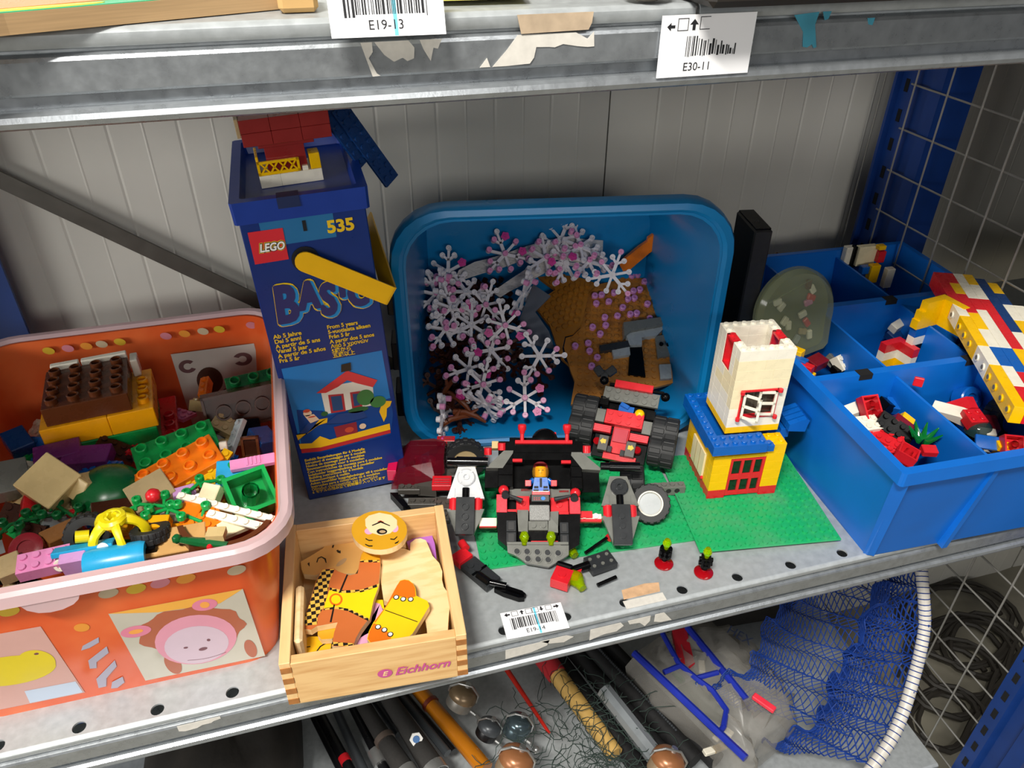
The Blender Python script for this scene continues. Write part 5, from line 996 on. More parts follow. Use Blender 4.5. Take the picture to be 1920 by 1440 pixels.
HEAP_FILL = [(-24.7, 174.7, 75.9, (3, 1, 9.6), (20, 40, 297), 'green'), (57.7, 279.7, 69.5, (3, 1, 9.6), (-11, -16, 240), 'pink'), (109.4, 155.2, 80.2, (2, 2, 9.6), (-11, -21, 267), 'blue'), (88.0, 211.4, 71.0, (2, 4, 9.6), (35, -35, 154), 'black'), (-71.1, 267.3, 69.6, (4, 1, 3.2), (9, 14, 202), 'dbrown'), (101.4, 146.1, 85.0, (3, 2, 3.2), (-28, -36, 69), 'white'), (-29.4, 296.1, 69.0, (4, 1, 3.2), (-2, 13, 259), 'sand'), (8.4, 119.1, 79.4, (3, 1, 9.6), (-11, 3, 349), 'red'), (113.8, 303.4, 80.7, (2, 2, 9.6), (1, 29, 292), 'lgrey'), (-54.7, 206.8, 72.1, (3, 1, 9.6), (-6, -4, 63), 'green'), (30.0, 202.0, 77.7, (3, 2, 3.2), (-32, 12, 77), 'red'), (-12.2, 239.4, 76.0, (2, 1, 9.6), (37, 38, 23), 'blue'), (82.9, 113.3, 84.1, (3, 2, 3.2), (24, -10, 18), 'tan'), (-76.4, 49.1, 78.6, (2, 2, 9.6), (12, -3, 312), 'tan'), (-43.0, 30.2, 83.9, (3, 2, 3.2), (6, -23, 193), 'blue'), (25.1, 167.8, 80.3, (3, 1, 9.6), (31, -27, 317), 'black'), (35.6, 142.2, 81.5, (2, 2, 9.6), (-2, 15, 132), 'pink'), (-10.1, 115.6, 82.6, (3, 1, 9.6), (0, -38, 192), 'lgrey'), (54.0, 56.4, 80.1, (3, 2, 3.2), (19, 5, 347), 'yellow'), (58.4, 98.3, 77.8, (3, 1, 9.6), (-33, -38, 189), 'tan'), (62.7, 104.0, 79.6, (2, 2, 9.6), (6, -17, 160), 'black'), (4.7, 189.5, 74.8, (4, 2, 9.6), (-27, -37, 291), 'orange'), (86.7, 107.3, 73.6, (2, 4, 9.6), (-6, -10, 167), 'dgreen'), (73.9, 205.1, 63.6, (3, 1, 9.6), (1, 2, 345), 'sand'), (-27.7, 251.2, 77.4, (2, 1, 9.6), (3, -13, 291), 'white'), (-17.4, 244.7, 62.5, (2, 2, 9.6), (0, 33, 93), 'sand'), (-15.6, 250.5, 72.3, (2, 4, 9.6), (39, 4, 301), 'dgreen'), (16.4, 167.3, 83.6, (4, 2, 9.6), (4, 13, 148), 'blue'), (49.3, 28.2, 76.6, (2, 2, 9.6), (-40, 21, 318), 'pink'), (19.3, 291.6, 76.8, (2, 2, 9.6), (-36, 18, 339), 'dbrown'), (38.3, 101.2, 75.5, (2, 2, 9.6), (-32, 35, 146), 'green'), (103.5, 31.0, 84.5, (4, 1, 3.2), (25, -15, 220), 'lgrey'), (-66.9, 156.5, 71.9, (3, 1, 9.6), (-2, -10, 339), 'red'), (39.6, 137.2, 85.0, (3, 1, 9.6), (-26, 3, 64), 'tan'), (139.7, 173.8, 83.0, (2, 1, 9.6), (5, -12, 101), 'green'), (41.8, 253.2, 64.7, (2, 4, 9.6), (-5, -24, 3), 'white'), (62.8, 266.4, 62.8, (3, 2, 3.2), (-9, -6, 316), 'pink'), (38.4, 32.7, 75.2, (2, 4, 9.6), (-40, -33, 64), 'red'), (-50.1, 37.7, 85.6, (2, 4, 9.6), (-29, 25, 257), 'white'), (-7.2, 108.6, 75.6, (4, 1, 3.2), (9, 35, 155), 'yellow'), (-18.7, 302.6, 68.9, (2, 2, 9.6), (31, -40, 194), 'black'), (-60.1, 69.4, 76.0, (3, 1, 9.6), (29, 8, 325), 'black'), (-68.3, 273.3, 62.8, (4, 1, 3.2), (23, 0, 215), 'dbrown'), (15.7, 23.2, 73.5, (3, 2, 3.2), (35, -31, 217), 'brown'), (17.4, 271.3, 77.0, (3, 2, 3.2), (31, -7, 62), 'white'), (76.7, 288.4, 73.7, (2, 4, 9.6), (27, 8, 341), 'green'), (86.4, 180.4, 71.7, (3, 1, 9.6), (-40, 20, 73), 'brown'), (95.4, 30.8, 71.5, (2, 1, 9.6), (8, -18, 12), 'yellow'), (110.5, 52.9, 83.5, (4, 1, 3.2), (21, -4, 296), 'tan'), (100.9, 28.4, 82.3, (3, 1, 9.6), (27, -10, 54), 'pink'), (89.8, 287.2, 71.0, (3, 2, 3.2), (32, -17, 39), 'brown'), (145.6, 204.0, 77.3, (4, 1, 3.2), (10, -8, 188), 'lgrey'), (10.8, 118.9, 76.7, (2, 1, 9.6), (8, 24, 120), 'blue'), (111.0, 296.5, 76.6, (3, 1, 9.6), (34, 26, 351), 'white'), (-43.0, 133.5, 84.2, (2, 2, 9.6), (-28, 23, 247), 'dbrown'), (37.9, 145.6, 81.5, (2, 2, 9.6), (-23, -6, 101), 'dgreen'), (53.2, 108.7, 73.7, (4, 1, 3.2), (28, -3, 343), 'dbrown'), (113.6, 189.4, 79.4, (3, 2, 3.2), (-13, -1, 11), 'tan'), (29.4, 128.2, 72.8, (3, 2, 3.2), (-10, 1, 247), 'black'), (115.5, 138.5, 81.2, (4, 1, 3.2), (36, -14, 239), 'lgrey'), (109.0, 254.6, 78.9, (4, 2, 9.6), (-31, 11, 23), 'white'), (126.0, 274.6, 80.4, (2, 4, 9.6), (-32, -13, 130), 'brown'), (121.4, 241.4, 72.2, (3, 1, 9.6), (-36, -8, 86), 'sand'), (-67.9, 70.8, 71.5, (2, 4, 9.6), (-30, -25, 47), 'tan'), (108.8, 102.0, 75.7, (3, 1, 9.6), (3, -40, 15), 'yellow'), (-3.8, 127.3, 71.2, (4, 1, 3.2), (34, 22, 200), 'dgreen'), (43.9, 52.3, 74.4, (4, 1, 3.2), (15, -26, 224), 'pink'), (125.6, 45.9, 85.1, (3, 2, 3.2), (7, 17, 151), 'orange'), (73.4, 206.4, 74.9, (3, 2, 3.2), (-27, 3, 344), 'lgrey'), (42.1, 50.6, 77.9, (3, 2, 3.2), (-33, -3, 347), 'dbrown'), (48.9, 70.4, 80.3, (4, 1, 3.2), (-21, -18, 189), 'orange'), (23.7, 49.2, 79.0, (3, 2, 3.2), (36, 13, 284), 'tan'), (67.0, 149.8, 75.0, (2, 2, 9.6), (-32, -27, 92), 'black'), (46.0, 183.8, 76.3, (2, 1, 9.6), (-6, -6, 196), 'red'), (117.4, 30.1, 78.1, (2, 2, 9.6), (25, 5, 170), 'blue'), (22.4, 251.0, 63.1, (4, 2, 9.6), (-26, -21, 138), 'lgrey'), (-55.7, 50.5, 82.5, (4, 1, 3.2), (-26, -17, 357), 'brown'), (49.0, 211.0, 68.3, (4, 1, 3.2), (-24, 35, 311), 'dgreen'), (114.5, 247.9, 78.7, (2, 2, 9.6), (32, -18, 103), 'sand'), (-22.0, 243.1, 62.5, (2, 4, 9.6), (16, 12, 196), 'yellow'), (45.8, 185.9, 80.1, (3, 1, 9.6), (-2, 21, 15), 'lgrey'), (-35.3, 200.6, 71.7, (2, 4, 9.6), (-11, 22, 88), 'pink'), (62.0, 75.3, 82.5, (2, 2, 9.6), (-36, 24, 330), 'white'), (-53.0, 99.6, 80.5, (2, 2, 9.6), (-23, 19, 45), 'lgrey'), (128.9, 25.3, 79.9, (3, 1, 9.6), (-31, 23, 275), 'red'), (130.3, 111.1, 83.9, (4, 1, 3.2), (-23, -30, 307), 'black'), (129.6, 224.2, 81.8, (3, 2, 3.2), (-14, -32, 102), 'blue'), (78.6, 81.6, 75.1, (2, 4, 9.6), (-35, 12, 39), 'sand'), (-33.1, 64.3, 78.0, (4, 1, 3.2), (-32, 28, 216), 'brown'), (67.4, 105.7, 77.4, (2, 4, 9.6), (11, 16, 92), 'white'), (123.5, 225.3, 75.9, (3, 2, 3.2), (17, 27, 185), 'lgrey'), (12.0, 297.3, 74.9, (3, 2, 3.2), (7, -22, 235), 'pink'), (-34.3, 78.3, 72.7, (4, 2, 9.6), (24, -19, 325), 'red'), (-46.8, 193.3, 77.1, (2, 2, 9.6), (-33, -38, 206), 'white'), (-6.8, 27.5, 81.4, (2, 2, 9.6), (11, -35, 203), 'white'), (-72.0, 296.1, 65.5, (2, 1, 9.6), (9, 20, 97), 'dgreen'), (-3.4, 51.5, 84.6, (3, 1, 9.6), (-34, -3, 140), 'black'), (133.0, 245.3, 85.4, (4, 2, 9.6), (-9, 31, 136), 'red'), (104.5, 199.2, 75.5, (2, 1, 9.6), (-33, 15, 45), 'lgrey'), (60.3, 48.2, 80.9, (2, 1, 9.6), (-19, 24, 18), 'white'), (-65.9, 206.4, 76.4, (2, 2, 9.6), (21, 3, 245), 'yellow'), (132.6, 27.9, 74.9, (3, 1, 9.6), (40, 10, 44), 'tan'), (-36.8, 137.0, 78.1, (3, 1, 9.6), (2, 28, 348), 'black'), (130.0, 68.3, 81.8, (4, 1, 3.2), (9, 30, 183), 'dgreen'), (3.3, 137.4, 73.7, (2, 4, 9.6), (21, 4, 137), 'sand'), (-40.0, 225.5, 71.7, (4, 1, 3.2), (9, 22, 21), 'dgreen'), (-39.5, 234.5, 75.2, (2, 1, 9.6), (-28, 0, 121), 'lgrey'), (111.0, 203.0, 84.1, (2, 4, 9.6), (-34, 17, 238), 'sand'), (86.2, 114.1, 75.9, (2, 1, 9.6), (-16, 11, 53), 'yellow'), (49.4, 49.7, 71.3, (4, 1, 3.2), (-14, -10, 352), 'red'), (141.0, 287.4, 72.3, (2, 1, 9.6), (-26, -11, 147), 'brown'), (-28.7, 180.0, 76.7, (2, 4, 9.6), (37, 0, 274), 'black'), (-35.9, 69.2, 71.3, (2, 4, 9.6), (-26, 36, 12), 'sand'), (138.5, 75.4, 84.3, (2, 1, 9.6), (-27, 19, 204), 'brown'), (106.9, 214.0, 71.7, (4, 2, 9.6), (4, 11, 308), 'orange'), (21.8, 50.0, 83.4, (3, 1, 9.6), (16, 8, 105), 'green'), (42.8, 151.7, 81.6, (2, 1, 9.6), (3, 4, 98), 'white'), (90.8, 284.1, 81.0, (3, 2, 3.2), (14, -32, 310), 'pink'), (-30.0, 119.0, 85.9, (3, 2, 3.2), (-10, 15, 224), 'green'), (-21.8, 111.1, 82.0, (2, 2, 9.6), (-13, 38, 237), 'dbrown'), (42.0, 138.6, 85.2, (3, 1, 9.6), (12, 21, 208), 'white'), (145.4, 283.0, 74.7, (2, 1, 9.6), (-17, -28, 14), 'dbrown'), (-44.2, 163.0, 71.0, (4, 2, 9.6), (-35, -16, 106), 'tan'), (32.2, 28.8, 77.5, (2, 2, 9.6), (-4, -22, 52), 'white'), (-10.9, 136.4, 71.2, (2, 2, 9.6), (22, -4, 192), 'black'), (118.3, 125.3, 72.6, (3, 2, 3.2), (19, 20, 269), 'pink'), (-28.1, 293.5, 66.6, (2, 1, 9.6), (19, 7, 183), 'black'), (108.1, 233.3, 84.9, (3, 1, 9.6), (-39, -39, 67), 'orange'), (40.9, 172.3, 72.7, (2, 1, 9.6), (-40, -14, 238), 'yellow'), (141.4, 244.2, 85.7, (2, 1, 9.6), (22, -17, 122), 'red'), (-16.0, 278.5, 75.4, (3, 1, 9.6), (29, -28, 230), 'tan'), (-19.4, 211.5, 70.0, (4, 1, 3.2), (-7, 3, 22), 'red'), (18.2, 198.7, 80.8, (2, 4, 9.6), (32, -9, 69), 'dbrown'), (91.9, 245.4, 78.1, (2, 4, 9.6), (3, 30, 68), 'tan'), (-74.3, 31.1, 77.8, (2, 1, 9.6), (18, 19, 266), 'orange'), (91.0, 265.7, 85.6, (3, 1, 9.6), (13, 7, 265), 'orange'), (-39.7, 70.7, 80.9, (2, 4, 9.6), (30, -27, 208), 'black'), (0.8, 149.0, 82.8, (4, 2, 9.6), (-4, 27, 79), 'lgrey'), (-7.5, 168.3, 76.6, (2, 4, 9.6), (-11, 18, 299), 'lgrey'), (-16.8, 109.2, 79.6, (2, 1, 9.6), (22, -24, 143), 'black'), (80.9, 280.5, 63.6, (4, 1, 3.2), (-31, 7, 17), 'pink'), (31.1, 234.7, 75.2, (4, 2, 9.6), (-16, -1, 177), 'dgreen'), (68.5, 289.2, 68.3, (2, 1, 9.6), (-6, -13, 19), 'yellow'), (-6.9, 131.1, 74.5, (2, 2, 9.6), (13, -8, 211), 'green'), (32.9, 293.6, 73.8, (4, 1, 3.2), (27, -26, 323), 'sand'), (-50.3, 259.5, 76.1, (3, 2, 3.2), (-32, 15, 137), 'white'), (25.4, 101.3, 79.0, (2, 2, 9.6), (-10, 22, 86), 'dgreen'), (-44.4, 221.2, 73.0, (4, 2, 9.6), (10, -39, 72), 'blue'), (-65.8, 236.7, 64.8, (2, 2, 9.6), (-24, -22, 24), 'pink'), (137.2, 172.0, 76.1, (2, 1, 9.6), (15, 9, 93), 'red')]
STACK_O = (-23.6, 202.4, 132)
PILE_O = (369.0, 231.0, 22.0)
PILE_V = (0.1415, 0.7863, 0.6015)
BRANCH = [(-51.4, 168.3), (10.1, 184.6), (-51.2, 122.1), (-13.9, 127.6), (-30.5, 103.6), (4.2, 99.9), (-35.9, 56.4), (-23.2, 37.6), (37.3, 64.0), (19.9, 21.8), (73.6, 200.2), (92.4, 188.4), (75.9, 172.6), (100.6, 171.6), (124.3, 153.2)]
BRANCH_EDGE = [(26.1, 137.3), (-20.8, 17.3), (-65.8, 6.5), (-61.6, 144.4)]
PINKS = [(31.1, 201.9), (-0.6, 199.9), (-14.0, 188.9), (21.9, 171.7), (8.5, 161.5), (-73.5, 154.4), (21.3, 100.1), (4.2, 99.9), (-52.4, 39.2), (-36.8, 40.3), (-11.8, 56.6), (-34.1, 73.6), (-3.2, 33.7), (4.9, 5.4), (17.8, 6.6), (21.9, 36.2), (8.0, 35.0), (3.2, 72.7)]
MAGENTAS = [(12.0, 197.7), (22.8, 183.6), (-3.0, 91.1), (12.1, 90.9), (69.1, 172.9), (80.3, 167.0), (-37.0, 123.5), (-38.0, 176.3), (-26.6, 65.3), (-28.1, 48.1), (-17.7, 45.1), (-18.5, 32.1), (28.3, 29.1), (26.1, 13.3)]
PLATE_O = (446.0, 235.0, 14.0)
PLATE_V = (0.159, 0.8834, 0.4408)
PLATE_R = [(79.7, 181.9), (115.7, 174.5), (109.8, 141.1), (106.1, 133.1), (107.9, 111.5), (111.8, 90.2), (115.6, 74.5), (114.0, 54.4), (106.3, 25.4), (88.6, 21.6), (55.8, 16.4), (29.4, 8.5), (-6.3, 6.0), (1.3, 33.9), (-1.4, 46.1), (-5.4, 76.1), (-1.7, 88.6), (6.1, 90.7), (16.1, 100.5), (22.1, 121.3), (28.6, 145.2), (39.4, 158.5), (62.9, 162.9)]
PLATE_L = [(-29.3, 173.0), (-11.0, 174.4), (24.3, 164.8), (41.3, 155.6), (30.8, 145.1), (23.2, 121.2), (16.1, 100.5), (6.1, 90.7), (-2.8, 88.6), (-8.1, 71.2), (-7.7, 56.3), (-3.1, 49.9), (-10.6, 58.9), (-14.0, 76.6), (-18.7, 102.4), (-31.6, 126.7), (-21.4, 139.6), (-6.9, 149.8)]
PLATE_PINK = [(84.1, 167.8), (91.2, 168.8), (105.7, 170.0), (97.9, 158.8), (105.4, 159.0), (82.8, 146.2), (90.3, 147.7), (37.5, 141.6), (45.3, 142.4), (60.2, 144.8), (74.8, 135.3), (82.2, 136.2), (37.6, 131.0), (52.2, 132.7), (95.7, 127.4), (66.8, 124.0), (44.6, 111.7), (59.0, 112.8), (74.0, 114.4), (81.3, 115.3), (94.9, 107.3), (29.2, 99.4), (44.0, 101.0), (36.4, 90.1), (21.4, 78.7), (6.7, 76.0), (21.5, 68.7), (28.8, 60.1), (21.3, 49.7)]
PLATE_GREY = [[(62.2, 98.4), (111.9, 103.8), (111.0, 93.5), (68.1, 86.7), (60.3, 80.4)], [(63.3, 87.0), (110.0, 93.6), (97.2, 81.8), (80.5, 80.4), (78.9, 70.5), (65.6, 71.2)], [(32.5, 73.0), (66.7, 77.8), (65.9, 70.1), (32.8, 65.3)], [(45.9, 66.8), (65.4, 70.1), (64.8, 60.3), (46.4, 58.0)], [(96.4, 83.0), (115.3, 85.3), (113.5, 57.5), (94.4, 55.3), (95.8, 74.0)], [(94.3, 46.6), (107.1, 46.5), (104.8, 28.9), (92.5, 28.6)]]
PLATE_BLACK = [(66.4, 70.1), (79.8, 70.4), (77.3, 33.1), (59.2, 36.8)]
ORANGE_PIECE = [(75.3, 196.4), (81.9, 204.1), (103.2, 222.1), (114.3, 229.9), (116.4, 235.4), (123.9, 240.6), (128.1, 236.2), (125.9, 221.1), (113.5, 212.1), (87.0, 189.2), (78.2, 187.0)]
GREY_BOARD = [(39.1, 150.4), (56.9, 135.7), (38.5, 118.2), (51.2, 95.0), (55.6, 74.8), (29.4, 82.7), (21.1, 109.9)]
LEAFLET1 = [(-40.0, 170.2), (-22.5, 181.2), (29.9, 195.8), (71.8, 203.8), (121.9, 201.9), (116.0, 168.3), (82.0, 174.5), (37.5, 183.5), (-14.9, 166.8), (-40.7, 156.2), (-49.4, 149.6)]
LEAFLET2 = [(-5.7, 144.2), (14.2, 158.5), (63.9, 189.6), (69.7, 182.2), (57.5, 166.0), (13.2, 144.6), (2.2, 137.0)]
